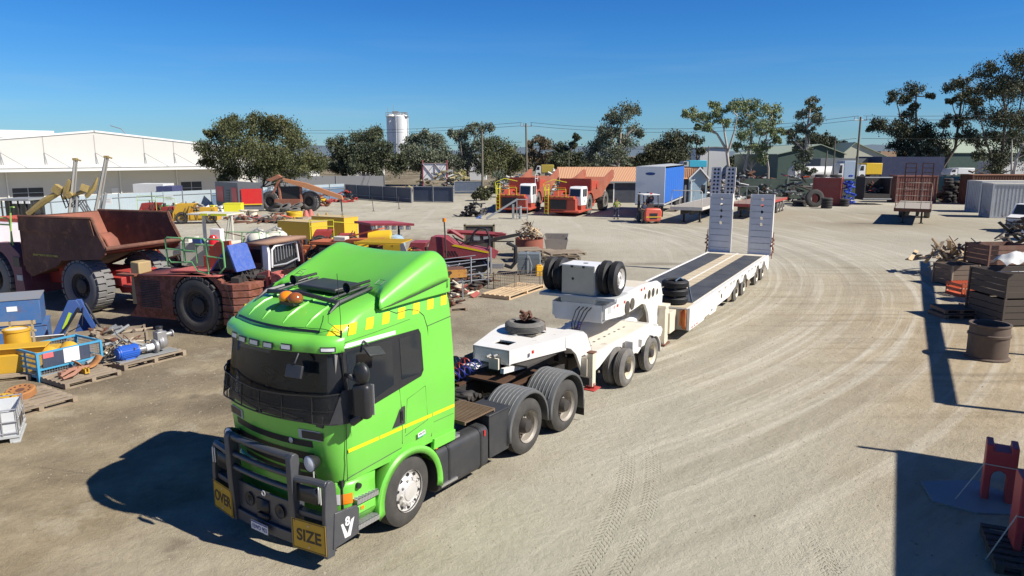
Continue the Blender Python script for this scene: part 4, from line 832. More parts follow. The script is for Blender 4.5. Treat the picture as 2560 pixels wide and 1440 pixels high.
# ramps
for s_ in (-1, 1):
    g0, g1 = sorted((s_ * .42, s_ * 1.40)); m = MB().m(paint('ramp_grey', (.68, .69, .70), .5, dirt=.18, dcol=(.3, .27, .22), scale=2)); H = 2.78
    Xr = Matrix.Translation((6.72, 0, .90)) @ Euler((0, R(1), 0)).to_matrix().to_4x4(); m.X = Xr; yc = (g0 + g1) / 2
    cells = [1.25 + .285 * k for k in range(6)]
    hz = [1.42, 1.70, 1.985, 2.27, 2.555]; r_ = .075; nseg = 16
    def plate(z0, z1):                                   # plate row with a round hole
        zc = (z0 + z1) / 2; c = [(yc + r_ * math.cos(2 * PI * i / nseg), zc + r_ * math.sin(2 * PI * i / nseg)) for i in range(nseg)]
        o = []
        for i in range(nseg):
            a = 2 * PI * i / nseg; ca, sa = math.cos(a), math.sin(a); k = min((g1 - g0) / 2 / max(abs(ca), 1e-6), (z1 - z0) / 2 / max(abs(sa), 1e-6)); o.append((yc + k * ca, zc + k * sa))
        for x in (0.0, .16):
            v = [(x, a, b) for a, b in c] + [(x, a, b) for a, b in o]; m.add(v, [(i, (i + 1) % nseg, nseg + (i + 1) % nseg, nseg + i) for i in range(nseg)])
            cs = [(x, g0, z0), (x, g1, z0), (x, g1, z1), (x, g0, z1)]
            for cy, cz in ((g0, z0), (g1, z0), (g1, z1), (g0, z1)):
                near = sorted(range(nseg), key=lambda i: (o[i][0] - cy) ** 2 + (o[i][1] - cz) ** 2)[:2]; m.add([(x, cy, cz), (x, *o[near[0]]), (x, *o[near[1]])], [(0, 1, 2)])
        v = [(0, a, b) for a, b in c] + [(.16, a, b) for a, b in c]; m.add(v, [(i, (i + 1) % nseg, nseg + (i + 1) % nseg, nseg + i) for i in range(nseg)])
    m.box(0, .16, g0, g1, 0, 1.28)
    for z in hz: plate(z - .1425, z + .1425)
    m.box(0, .16, g0, g1, 2.6975, H)
    m.m(TW); m.box(-.02, .20, g0 - .025, g0 - .001, 0, H); m.box(-.02, .20, g1 + .001, g1 + .025, 0, H)
    m.m(DKST)
    for k in range(9): m.box(-.012, -.002, g0 + .06, g1 - .06, .28 + .285 * k - .006, .28 + .285 * k + .002)
    rp = m.build('ramp', loader, smooth=20)
    m = MB().m(paint('rusty_chain', (.28, .09, .05), .8)); m.X = Xr; ye = g0 - .08 if s_ < 0 else g1 + .08
    rz = random.Random(5)
    for k in range(16): m.cb((rz.uniform(-.1, .08), ye + rz.uniform(-.05, .05), .05 + .05 * k), (.05, .03, .10), (rz.random() * 3, rz.random() * 3, 0))
    m.tube([(-.1, ye, -.1), (-.02, ye, .5), (0, ye - .02, 1.1)], .02, 5); m.build('ramp_chain', rp)
# ---------------------------------------------------------------- boxes and tyres carried on the trailers (each a thing)
def on(root, x, y, z): return root.matrix_basis @ Vector((x, y, z))
def rigrot(root, e): return (Matrix.Rotation(root.rotation_euler.z, 4, 'Z') @ Euler(e).to_matrix().to_4x4()).to_euler()
TREADPLATE = paint('tread_plate', (.50, .48, .44), .35, .6, dirt=.25, dcol=(.3, .26, .2), scale=3)
def tread_nodes(mt):
    nt = mt.node_tree; L = nt.links.new; tc = _n(nt, 'ShaderNodeTexCoord'); mp = _n(nt, 'ShaderNodeMapping'); mp.inputs['Rotation'].default_value = (R(45), R(45), R(45)); L(tc.outputs['Object'], mp.inputs[0])
    ck_ = _n(nt, 'ShaderNodeTexChecker', Scale=36.0); L(mp.outputs[0], ck_.inputs[0]); b = _n(nt, 'ShaderNodeBump', Strength=.6, Distance=.01); L(ck_.outputs['Fac'], b.inputs['Height']); L(b.outputs[0], nt.nodes['Principled BSDF'].inputs['Normal'])
tread_nodes(TREADPLATE)
tb = thing('tool_box', 'square tread plate tool box with a white lid on the loader neck', 'tool box', on(loader, -11.6, .0, 2.153), PI / 2 - LY)
m = MB().m(TREADPLATE); m.box(-.36, .34, -.415, .415, 0, .69); m.m(BLK); m.lathe([(.001, 0), (.035, 0)], o=(-.364, .13, .38), ax=(-1, 0, 0), n=14); m.m(WHT); m.box(-.34, .36, -.424, -.4155, .0, .68); m.build('box_body', tb)
m = MB().m(WHT); m.box(-.38, .36, -.43, .43, .69, .715); m.m(BLK); m.box(-.39, -.38, -.18, -.12, .65, .70); m.box(-.39, -.38, .12, .18, .65, .70); m.cyl((0, -.05, .716), (0, -.05, .722), .06, n=16); m.build('lid', tb)
def tyre_thing(label, loc, rot, Rr=.41, W=.24, rimst=None, rubber=RUBC, group=None, name='tyre', chrome=False):
    root = thing(name, label, 'tyre', loc, 0, group); root.rotation_euler = rot
    key = ('t', Rr, W)
    if key not in MC: t = tyre_mb(Rr, W, 36, 5).build('tyre', mat=RUB); MC[key] = t.data; COL.objects.unlink(t); bpy.data.objects.remove(t)
    t = bpy.data.objects.new('tyre', MC[key]); COL.objects.link(t); t.parent = root; t.material_slots[0].link = 'OBJECT'; t.material_slots[0].material = rubber
    if rimst:
        k = .56 * Rr; m = MB().m(rimst); m.lathe([(k + .015, .01), (k, .03), (k - .03, .05), (k - .045, .09), (k * .62, .05), (k * .55, .02), (k * .5, .03), (.06, .03), (.06, .06), (.001, .06)], ax=(0, 1, 0), n=30)
        m.m(DKST)
        for i in range(8): a = 2 * PI * i / 8; m.lathe([(.001, 0), (.028, 0)], o=(k * .8 * math.cos(a), .065, k * .8 * math.sin(a)), ax=(0, -1, 0), n=10)
        m.build('rim', root)
    return root
for j, (y, lab, rm) in enumerate(((-.97, 'outermost standing tyre with a shiny rim, right of the tread plate box', STEEL), (-.70, 'inner standing tyre squeezed against the right side of the tread plate box', None), (.455, 'inner standing tyre squeezed against the left side of the tread plate box', None), (.72, 'outer standing tyre at the left end of the shelf on the loader neck', None))):
    tyre_thing(lab, on(loader, -11.6, y, 2.153 + .41), rigrot(loader, (0, 0, 0)), rimst=rm, group='tyres standing beside the tread plate box')
tyre_thing('dusty spare tyre with rusty rim, lying flat on the dolly neck', on(dolly, -2.55, .12, 1.705), rigrot(dolly, (PI / 2, 0, 0)), .43, .24, RUSTY, RUBD)
m = MB().m(RUSTY)
for k in range(7): m.cb((-.05 + .08 * (k % 3), .02 * k - .05, .30 + .018 * k), (.13, .06, .05), (.3 * k, .5, k))
m.tube([(0, 0, .25), (.2, .2, .27), (.42, .1, .2), (.45, .1, 0)], .015, 5); o = m.build('chain', loc=on(dolly, -2.55, .12, 1.70)); tag(o, 'heap of rusty chain and shackles on top of the dolly spare tyre', 'chain')
tyre_thing('spare tyre with cream rim strapped flat at the far front corner of the loader deck', on(loader, -6.0, .78, .99), rigrot(loader, (PI / 2, 0, 0)), .41, .24, CREAM)
for k in range(3):
    tyre_thing(('bottom', 'middle', 'top')[k] + ' tyre of the black stack of three on the loader deck' + (', with a tan rim' if k == 2 else ''), on(loader, -6.15, -.72, .976 + .245 * k), rigrot(loader, (PI / 2, 0, 0)), .41, .24, CREAM if k == 2 else None, group='tyres stacked on the loader deck')
o = MB().m(paint('strap_blue', (.04, .09, .16), .7)).tube([(-.30, -.1, .02), (-.32, -.1, .75), (.1, -.1, .78), (.32, -.3, .60), (.42, -.42, .0)], .03, 5).build('ratchet_strap', loc=on(loader, -6.15, -.72, .976), rotz=PI / 2 - LY)
tag(o, 'dark blue ratchet strap hanging over the stack of three tyres', 'strap')
# ================================================================ TREES
def leaf_mat(name, a, b):
    m = bpy.data.materials.new(name); m.use_nodes = True; nt = m.node_tree; L = nt.links.new; p = nt.nodes['Principled BSDF']; p.inputs['Roughness'].default_value = .6; p.inputs['Specular IOR Level'].default_value = .3
    g = _n(nt, 'ShaderNodeNewGeometry'); n = _n(nt, 'ShaderNodeTexNoise', Scale=.55, Detail=3.0); L(g.outputs['Position'], n.inputs['Vector']); wn = _n(nt, 'ShaderNodeTexNoise', Scale=3.5, Detail=1.0); L(g.outputs['Position'], wn.inputs['Vector'])
    ad = _n(nt, 'ShaderNodeMath', operation='ADD'); L(n.outputs['Fac'], ad.inputs[0]); L(wn.outputs['Fac'], ad.inputs[1]); r = _n(nt, 'ShaderNodeMapRange'); L(ad.outputs[0], r.inputs[0]); r.inputs[1].default_value = .75; r.inputs[2].default_value = 1.25
    x = _n(nt, 'ShaderNodeMix', data_type='RGBA'); L(r.outputs[0], x.inputs[0]); x.inputs[6].default_value = (*a, 1); x.inputs[7].default_value = (*b, 1); L(x.outputs[2], p.inputs['Base Color'])
    return m
LF = {'olive': leaf_mat('olive_leaf', (0.045, 0.058, 0.022), (0.135, 0.135, 0.05)), 'dark': leaf_mat('dark_leaf', (0.0473, 0.0643, 0.0351), (0.1148, 0.1259, 0.0621)), 'grey': leaf_mat('grey_green_leaf', (0.0810, 0.1002, 0.0675), (0.1890, 0.2075, 0.1283)),
      'pale': leaf_mat('pale_gum_leaf', (0.1148, 0.1574, 0.0743), (0.2700, 0.3077, 0.1350)), 'brown': leaf_mat('brown_tinged_leaf', (0.0810, 0.0716, 0.0405), (0.1890, 0.1431, 0.0810)), 'shade': leaf_mat('deep_olive_leaf', (0.0378, 0.0515, 0.0270), (0.1013, 0.1002, 0.0486))}
BARK = paint('grey_bark', (.20, .17, .14), .9, dirt=.5, dcol=(.09, .075, .06), scale=3); PBARK = paint('pale_bark', (.48, .43, .37), .8, dirt=.4, dcol=(.2, .16, .13), scale=3); DBARK = paint('dark_bark', (.07, .055, .045), .9, dirt=.4)
TN = [0]
def tree(label, Y, blobs, trunks, leaf='olive', bark=None, name='gum_tree', dens=1.0, gap=.25, ls=1.0, group='trees beyond the yard', base_z=0.0, flat=.8):
    """blobs: crown lobes (px, py, r px) seen at depth Y; trunks: lists of (px, py) from the root upwards; real radii in metres"""
    TN[0] += 1; r = random.Random(100 + TN[0]); k = Y / FPX
    b0 = D(trunks[0][0][0], trunks[0][0][1], Y); root = thing(name, label, 'tree', (b0.x, Y, base_z), 0, group); base = Vector((b0.x, Y, base_z))
    lobes = []
    for x, y, pr in blobs:
        c = D(x, y, Y); R0 = pr * k * (1.14 if name == 'olive_gum_tree' else 1.38); c.y += r.uniform(-1, 1) * R0 * 1.1; lobes.append((c - base, R0))
    m = MB(); v = []; f = []
    for c, R0 in lobes:
        nc = max(5, int(17 * dens * max(1, (R0 / 1.2)) ** 1.5 * .8)); nc = min(nc, 60)
        for j in range(nc):
            d = Vector((r.gauss(0, 1), r.gauss(0, 1), r.gauss(0, 1) * .9 + .15)); d.normalize(); rad = R0 * (r.random() ** .35) * (1 - gap * .5)
            cc = c + Vector((d.x * rad, d.y * rad, d.z * rad * flat)); cr = R0 * r.uniform(.28, .46)
            nl = int(84 * (1.0 if Y < 100 else .85)); s_ = max(.07, .0016 * Y) * ls
            for q in range(nl):
                o = Vector((r.gauss(0, .5), r.gauss(0, .5), r.gauss(0, .42))) * cr; p = cc + o; p.z -= .25 * abs(r.gauss(0, 1)) * cr
                a = Vector((r.gauss(0, 1), r.gauss(0, 1), r.gauss(0, .5))); a.normalize(); h = Vector((r.gauss(0, .5), r.gauss(0, .5), -1)); h.normalize(); sz = s_ * r.uniform(.6, 1.7); a = a * sz * .42; h = h * sz * 1.0
                i = len(v); v += [p - a, p + h * .5, p + a, p - h * .6]; f.append((i, i + 1, i + 2, i + 3))
    me = bpy.data.meshes.new('crown'); me.from_pydata([tuple(x) for x in v], [], f); me.materials.append(LF[leaf]); o = bpy.data.objects.new('crown', me); COL.objects.link(o); o.parent = root
    m = MB().m(bark or BARK); th = max(.12, .0028 * Y * 1.0)
    nodes = []
    for t in trunks:
        pts = []
        for i, (x, y) in enumerate(t):
            p = D(x, y, Y) - base; p.y += r.uniform(-.4, .4) * (i > 0)
            if t is trunks[0] and i == 0: p = Vector((0, 0, -.1))
            pts.append(p)
        w0 = th * (1.0 if t is trunks[0] else .6); m.tube(pts, w0, 6, rs=[w0 * (1 - .65 * i / (len(pts) - 1)) for i in range(len(pts))]); nodes += pts[1:]
    for c, R0 in lobes:
        n0 = min(nodes, key=lambda p: (p - c).length + (3 if p.z > c.z else 0)); md = (n0 + c) / 2 + Vector((r.uniform(-.3, .3), r.uniform(-.3, .3), -.15 * R0)); w_ = th * .35
        m.tube([n0, md, c], w_, 5, rs=[w_, w_ * .7, w_ * .35])
        for q in range(3): e = c + Vector((r.uniform(-1, 1), r.uniform(-1, 1), r.uniform(-.2, 1))) * R0 * .7; m.tube([c, (c + e) / 2, e], .03, 4, rs=[w_ * .35, w_ * .22, w_ * .1])
    m.build('trunk', root); return root
tree('broad round crowned olive tree behind the pale fence, beside the white warehouse', 85, [(560, 330, 34), (607, 326, 38), (650, 322, 36), (700, 320, 34), (740, 355, 38), (775, 400, 34), (720, 400, 42), (660, 385, 45), (600, 380, 42), (548, 398, 36), (520, 372, 26), (570, 432, 25), (640, 425, 26), (700, 430, 34), (755, 428, 28), (512, 405, 16), (560, 452, 16), (790, 415, 16), (580, 303, 20), (640, 298, 20), (690, 300, 20), (525, 335, 12)],
     [[(652, 520), (655, 470), (668, 420), (690, 380)], [(652, 490), (625, 450), (600, 410), (560, 390)], [(664, 440), (640, 390), (620, 350)], [(680, 400), (720, 370), (745, 350)]], 'olive', DBARK, name='olive_gum_tree', dens=1.5, gap=.15)
tree('dark tree with a narrow crown, left of the leaning white limbed tree', 128, [(845, 358, 20), (850, 395, 24), (868, 425, 16), (836, 420, 14), (872, 380, 18)], [[(862, 462), (856, 425), (848, 370)]], 'dark', DBARK)
tree('tall dark tree with white limbs in front of the silo', 125, [(895, 350, 23), (930, 343, 22), (940, 330, 15), (880, 378, 22), (920, 380, 26), (900, 412, 22), (950, 398, 23), (965, 370, 20), (940, 422, 18), (985, 418, 20), (1000, 395, 16)], [[(905, 462), (912, 420), (930, 360)], [(910, 440), (895, 400), (890, 360)], [(915, 430), (950, 400), (968, 372)]], 'dark', PBARK)
tree('grey green tree just right of the white silo', 130, [(1033, 350, 20), (1060, 343, 18), (1090, 358, 22), (1040, 382, 26), (1080, 392, 26), (1110, 388, 18), (1060, 418, 20), (1015, 370, 12), (1095, 420, 14)], [[(1052, 462), (1055, 420), (1060, 370)]], 'grey', BARK)
tree('open grey gum rising behind the white cross braced board', 118, [(1150, 340, 19), (1185, 325, 18), (1215, 322, 16), (1160, 372, 22), (1205, 365, 22), (1180, 400, 24), (1148, 408, 20), (1130, 335, 9), (1205, 420, 14)], [[(1172, 468), (1170, 430), (1178, 380), (1190, 335)], [(1171, 430), (1155, 390), (1150, 350)]], 'grey', BARK, dens=.8)
tree('bushy olive tree between the two wooden poles', 116, [(1240, 368, 26), (1270, 385, 26), (1232, 408, 26), (1280, 413, 23), (1255, 438, 18), (1212, 395, 14), (1298, 398, 12)], [[(1250, 470), (1252, 440), (1250, 380)]], 'olive', DBARK)
tree('thin brown tinged tree right of the power pole', 135, [(1345, 353, 15), (1370, 362, 14), (1330, 385, 18), (1365, 392, 18), (1310, 400, 16), (1350, 415, 14), (1325, 360, 8)], [[(1345, 455), (1345, 410), (1352, 362)]], 'brown', BARK, dens=.8)
tree('small bushy tree with one leaf tuft sticking up', 130, [(1438, 343, 9), (1428, 362, 10), (1405, 375, 18), (1420, 400, 22), (1390, 400, 20), (1445, 395, 16), (1410, 425, 18)], [[(1412, 455), (1415, 400), (1436, 350)]], 'dark', DBARK)
tree('tall gum with a pale trunk and high round tuft behind the tiled house', 112, [(1555, 283, 25), (1583, 274, 15), (1530, 298, 15), (1510, 328, 18), (1540, 328, 18), (1592, 325, 17), (1567, 358, 20), (1512, 350, 18), (1490, 370, 20), (1475, 390, 16), (1530, 380, 24), (1552, 398, 18), (1500, 400, 20), (1600, 335, 9)], [[(1545, 470), (1546, 415), (1550, 350), (1552, 300)], [(1546, 385), (1530, 350), (1528, 310)], [(1549, 360), (1575, 330), (1588, 320)]], 'grey', PBARK, dens=.9)
tree('wide dark dome shaped tree behind the blue curtain trailer', 125, [(1650, 365, 19), (1680, 345, 19), (1710, 350, 16), (1630, 375, 18), (1700, 375, 26), (1660, 385, 25), (1742, 348, 14), (1748, 378, 10), (1618, 395, 16), (1690, 400, 23), (1600, 395, 12)], [[(1680, 450), (1680, 410), (1682, 360)], [(1745, 440), (1744, 400), (1740, 355)]], 'shade', DBARK, flat=.7)
tree('pale gum leaning left with bare arching limbs beside the ramps', 100, [(1725, 280, 15), (1745, 293, 12), (1790, 262, 14), (1800, 284, 15), (1772, 318, 11), (1780, 298, 14), (1828, 268, 11), (1810, 308, 10), (1712, 285, 8), (1742, 318, 8)], [[(1824, 475), (1826, 440), (1818, 375), (1795, 335), (1765, 312)], [(1820, 380), (1835, 330), (1842, 290)], [(1818, 372), (1810, 320), (1798, 280)]], 'pale', PBARK, dens=.9)
tree('broad pale gum with several thin trunks, tallest of the pale trees', 102, [(1850, 265, 18), (1880, 260, 18), (1905, 272, 17), (1932, 274, 17), (1942, 300, 14), (1870, 298, 21), (1900, 318, 21), (1862, 338, 18), (1880, 368, 18), (1922, 328, 15), (1846, 368, 11), (1910, 368, 17), (1952, 328, 9), (1895, 398, 15), (1938, 350, 10)], [[(1856, 485), (1862, 430), (1880, 350), (1875, 290)], [(1875, 480), (1880, 420), (1900, 340)], [(1920, 470), (1920, 420), (1912, 360), (1925, 300)]], 'pale', PBARK, dens=.85)
tree('slender leaning gum with a twisting thin crown', 98, [(2025, 255, 12), (2042, 273, 12), (2010, 283, 13), (2036, 300, 14), (2002, 320, 13), (2020, 330, 11), (1988, 345, 13), (2002, 368, 12), (1972, 330, 8), (2010, 400, 17), (2020, 380, 14), (1990, 420, 13), (2045, 290, 8), (2022, 430, 12)], [[(2005, 480), (2006, 440), (2012, 380), (2016, 320), (2028, 262)]], 'grey', PBARK, dens=.8)
tree('dark rounded tree behind the green shed roof', 150, [(2035, 350, 18), (2060, 350, 16), (2012, 362, 16), (2080, 362, 9)], [[(2040, 420), (2040, 360)]], 'shade', DBARK)
tree('small dark tree on the skyline left of the leaning pole', 210, [(2110, 364, 11), (2128, 367, 9), (2095, 368, 8)], [[(2112, 400), (2112, 368)]], 'shade', DBARK)
tree('dark open gum with a high cap, left of the three on the right', 112, [(2295, 222, 20), (2240, 243, 17), (2265, 250, 11), (2320, 240, 9), (2272, 288, 16), (2290, 268, 10), (2200, 315, 19), (2176, 320, 9), (2230, 320, 22), (2265, 330, 24), (2300, 320, 22), (2330, 340, 20), (2280, 360, 25), (2240, 370, 18), (2312, 385, 20), (2265, 390, 14)], [[(2312, 480), (2306, 420), (2290, 350), (2292, 240)], [(2295, 370), (2260, 320), (2245, 260)], [(2300, 390), (2250, 350), (2205, 320)]], 'shade', DBARK, dens=.9)
tree('dark gum with a forked trunk, middle of the three on the right', 110, [(2375, 213, 16), (2400, 203, 16), (2432, 220, 18), (2400, 248, 18), (2440, 255, 15), (2372, 252, 9), (2382, 298, 14), (2410, 298, 17), (2352, 312, 15), (2360, 350, 22), (2400, 340, 20), (2378, 380, 14)], [[(2342, 480), (2350, 425), (2385, 370), (2400, 300), (2405, 220)], [(2352, 420), (2350, 380), (2355, 330)]], 'shade', DBARK, dens=.9)
tree('tallest dark gum at the right edge with a dense layered crown', 104, [(2480, 172, 24), (2520, 157, 24), (2560, 152, 26), (2500, 215, 30), (2545, 220, 34), (2470, 232, 18), (2452, 280, 16), (2490, 290, 25), (2530, 300, 32), (2565, 300, 28), (2575, 200, 28), (2480, 340, 20), (2540, 350, 24), (2450, 350, 18), (2500, 390, 26), (2468, 420, 18), (2562, 395, 26), (2440, 390, 14)], [[(2482, 490), (2485, 440), (2505, 370), (2510, 280), (2500, 200)], [(2490, 420), (2460, 350), (2450, 300)], [(2505, 360), (2545, 290), (2560, 200)]], 'shade', DBARK, dens=1.0)
tree('small gum with a white forked trunk at the right edge', 90, [(2560, 345, 20), (2530, 335, 12), (2590, 350, 22), (2570, 375, 14)], [[(2527, 470), (2530, 430), (2545, 395), (2562, 360)], [(2529, 440), (2524, 415), (2530, 350)]], 'dark', PBARK, dens=.8)
tree('low dark bush in front of the navy fence', 88, [(1205, 478, 12), (1190, 486, 9), (1218, 488, 10), (1205, 492, 10)], [[(1205, 500), (1205, 480)]], 'shade', DBARK, name='bush', group=None)
tree('wispy grey green bush beside the rubble heap', 104, [(1250, 440, 14), (1245, 460, 14), (1262, 455, 12), (1235, 475, 12)], [[(1248, 490), (1250, 445)]], 'grey', BARK, name='bush', group=None, dens=.7)
# far woodland on the skyline, low blue hill
r1 = random.Random(11); v = []; f = []
for i in range(15000):
    Y = r1.choice((250, 300, 380)); x = r1.uniform(-.78, .78) * Y; hh = 4.5 + 2.2 * noise.noise(Vector((x * .03, Y, 0))) + 1.2 * noise.noise(Vector((x * .12, Y, 3))); z = hh * r1.random() ** .6; p = Vector((x, Y + r1.uniform(-4, 4), z)); s_ = r1.uniform(.5, 1.1)
    a = Vector((r1.gauss(0, 1), r1.gauss(0, .6), r1.gauss(0, .5))).normalized() * s_; b_ = Vector((r1.gauss(0, .5), r1.gauss(0, .5), 1)).normalized() * s_ * .8; n_ = len(v); v += [p - a, p - b_, p + a, p + b_]; f.append((n_, n_ + 1, n_ + 2, n_ + 3))
me = bpy.data.meshes.new('distant_woodland'); me.from_pydata([tuple(q) for q in v], [], f); me.materials.append(LF['shade']); o = bpy.data.objects.new('distant_woodland', me); COL.objects.link(o); tag(o, 'dark belt of far trees along the skyline', 'woodland', kind='stuff')
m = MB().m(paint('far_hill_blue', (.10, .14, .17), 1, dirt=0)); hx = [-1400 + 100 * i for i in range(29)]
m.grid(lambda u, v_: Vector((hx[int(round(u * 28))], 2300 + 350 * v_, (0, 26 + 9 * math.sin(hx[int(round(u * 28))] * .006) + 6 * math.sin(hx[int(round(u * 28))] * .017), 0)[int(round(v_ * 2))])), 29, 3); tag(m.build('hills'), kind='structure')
# ================================================================ helpers for things seen side-on at depth Y
def X_(px, Y): return (px - 1280) / FPX * Y * (1.0 / (math.cos(PITCH))) * 1.0 if False else D(px, 400, Y).x
def Z_(py, Y): return D(1280, py, Y).z
def shed(name, label, cat, px0, px1, ytop, Y, depth, wall, roof=None, roofh=0.0, yaw=0.0, z0=0.0, ov=.25, group=None, extra=None, parts=('wall', 'roof')):
    x0, x1 = X_(px0, Y), X_(px1, Y); z1 = Z_(ytop, Y); root = thing(name, label, cat, (x0, Y, z0), yaw, group); W = x1 - x0; H = z1 - z0
    m = MB().m(wall); m.box(0, W, 0, depth, 0, H - (roofh if roof else 0)); m.build(parts[0], root)
    if roof:
        h = H - roofh; m = MB().m(roof); m.prism([(-ov, h - .02), (depth / 2, H), (depth + ov, h - .02), (depth + ov, h - .1), (depth / 2, H - .1), (-ov, h - .1)], -ov, W + ov, 'x'); m.m(wall); m.prism([(.02, h - .05), (depth / 2, H - .08), (depth - .02, h - .05)], .02, W - .02, 'x'); m.build(parts[1], root)
    if extra: extra(root, W, H, depth)
    return root
CORR = paint('pale_corrugated', (.36, .43, .46), .5, dirt=.15, wave=(2.2, 'X', .5)); NAVY = paint('navy_sheet', (.035, .055, .10), .5, dirt=.12, wave=(2.5, 'X', .4)); CONC = paint('concrete_panel', (.54, .52, .475), .8, dirt=.25, dcol=(.45, .42, .36), scale=.25)
GALV = paint('galvanised', (.38, .40, .41), .45, .4, dirt=.2); TILE = paint('terracotta_tile', (.58, .30, .16), .8, dirt=.25, wave=(1.6, 'X', 1.0)); SHW = paint('shed_white', (.66, .66, .63), .5, dirt=.12)
# ---- white warehouse
WA = Vector((X_(-90, 82), 82, 0)); WB = Vector((X_(640, 108), 108, 0)); wl = (WB - WA); WL = wl.length; wy = math.atan2(wl.y, wl.x)
wh = thing('warehouse', 'long white concrete panel warehouse with a low gable and a white awning', 'warehouse', WA, wy)
def wu(px, py):                            # photograph point to (along, height) on the warehouse front
    r_ = ray(px, py); nrm = Vector((-wl.y, wl.x, 0)); t = nrm.dot(WA) / nrm.dot(r_); p = r_ * t; return ((p - WA).dot(wl) / WL, CAM_H + p.z)
m = MB().m(CONC); ou = [(0, -1), (WL, -1)] + [wu(x, y) for x, y in ((640, 377), (510, 361), (235, 330), (-90, 356))]
m.prism(ou, 0, .25, 'y'); m.box(0, .25, 0, 45, -1, wu(-90, 356)[1]); m.box(WL - .25, WL, 0, 45, -1, wu(640, 377)[1]); m.build('wall', wh)
m = MB().m(SHW); pk = wu(235, 330); pl_ = wu(-90, 356); pr_ = wu(640, 377)
for a, b in ((pl_, pk), (pk, pr_)): m.prism([(a[0] - .1, a[1]), (b[0] + .1, b[1]), (b[0] + .1, b[1] + .22), (a[0] - .1, a[1] + .22)], -.12, .28, 'y'); m.prism([(a[0], a[1] - .1), (b[0], b[1] - .1), (b[0], b[1]), (a[0], a[1])], .28, 45, 'y')
u0 = wu(-90, 340)[0]; u1 = wu(190, 334)[0]; m.box(u0, u1, 8, 30, 7.6, 8.45); m.build('roof', wh)
cz1, cz0 = wu(300, 412)[1], wu(300, 425)[1]; m = MB().m(SHW); m.box(0, WL * .93, -3.0, -.003, cz0, cz1 - .25); m.prism([(-3.1, cz1 - .25), (0, cz1 + .1), (-.0, cz1 - .24), (-3.0, cz1 - .26)], 0, WL * .93, 'x'); m.build('awning', wh)
m = MB().m(paint('panel_joint', (.28, .27, .25), .8, dirt=.2))
for px in (2, 112, 240, 362, 436): u = wu(px, 400)[0]; m.box(u - .04, u + .04, -.012, -.002, cz1 + .1, wu(px, 400)[1] + 9 if False else min(wu(px, 335)[1], pk[1] - abs(u - pk[0]) * .075) - .1)
m.build('panel_joint', wh)
for px in (2, 112, 240, 362, 436):
    u = wu(px, 400)[0]; m = MB().m(GALV); m.tube([(u, -.02, cz1 + 1.5), (u + 1.8, -2.9, cz1 - .25)], .035, 5); m.tube([(u, -.05, cz1 + 1.5), (u, -.05, cz1 + .1)], .05, 5); m.build('awning_brace', wh)
for (a, b, c, d_) in ((30, 110, 471, 492), (452, 505, 455, 478)):
    p, q = wu(a, c), wu(b, d_); m = MB().m(BLK); m.box(p[0], q[0], -.02, -.003, q[1], p[1]); m.m(GALV); m.box(p[0], q[0], -.03, -.021, q[1] + .5, q[1] + .56); m.box((p[0] + q[0]) / 2 - .04, (p[0] + q[0]) / 2 + .04, -.03, -.021, q[1], p[1]); m.build('window', wh)
p, q = wu(278, 470), wu(298, 492); m = MB().m(SHW); m.box(p[0], q[0], -.05, -.003, q[1], p[1]); m.build('door', wh)
for px in (16, 300, 442): u = wu(px, 450)[0]; m = MB().m(SHW); m.tube([(u, -.12, -1), (u, -.12, cz0)], .08, 8); m.build('downpipe', wh)
shed('site_hut', 'small white hut against the warehouse wall', 'hut', 326, 402, 460, 76, 2.5, SHW, None, group=None)
shed('shipping_container', 'dark navy container box beside the white hut', 'container', 384, 424, 466, 75.0, 2.4, paint('navy_box', (.05, .06, .16), .5, dirt=.15))
shed('store_building', 'white box building seen under the round tree', 'building', 570, 760, 425, 128, 10, SHW)
# ---- fences: runs of sheet between posts
def fence(name, label, pts, h, mat, cap=None, post=GALV, step=2.4, rails=(), hcap=.35, poletop=.1, thick=.03):
    """pts: ground points (world)"""
    root = thing(name, label, 'fence', pts[0], 0); o = pts[0]
    for a, b in zip(pts, pts[1:]):
        d = b - a; L_ = d.length; yw = math.atan2(d.y, d.x); hc = hcap if cap else 0
        m = MB(); m.X = Matrix.Translation(a - o) @ Matrix.Rotation(yw, 4, 'Z'); m.m(mat); m.box(0, L_, -thick / 2, thick / 2, .03, h - hc)
        if cap: m.m(cap); m.box(0, L_, -thick / 2, thick / 2, h - hc, h)
        m.build('panel', root)
        m = MB(); m.X = Matrix.Translation(a - o) @ Matrix.Rotation(yw, 4, 'Z'); m.m(post)
        for z in rails: m.tube([(0, -.06, z), (L_, -.06, z)], .03, 5)
        if rails: m.build('rail', root)
        n = max(1, int(L_ / step))
        for i in range(n + 1): m = MB(); m.X = Matrix.Translation(a - o) @ Matrix.Rotation(yw, 4, 'Z'); m.m(post).cyl((L_ * i / n, -.08, 0), (L_ * i / n, -.08, h + poletop), .035, n=6); m.build('post', root)
    return root
fence('sheet_fence', 'long pale blue grey corrugated fence along the left of the yard', [G(-60, 577), G(130, 549), G(300, 534), G(530, 519)], 1.85, CORR, rails=(1.5,), post=GREY)
fence('sheet_fence', 'blue sheet fence with a pale top strip behind the tyre pile', [G(530, 519), G(700, 507), G(862, 496)], 1.85, paint('slate_blue_sheet', (.10, .17, .26), .5, dirt=.15), CORR, rails=(1.3,))
fence('sheet_fence', 'navy sheet fence running from the pale fence to the open gate', [G(864, 495), G(1030, 508)], 1.75, NAVY, rails=(1.72, .5))
gt = fence('yard_gate', 'open navy sheet gate leaf with diagonal braces', [G(1034, 505), G(1134, 506.5)], 1.85, NAVY, rails=(1.8, .1), step=1.7); gt['category'] = 'gate'
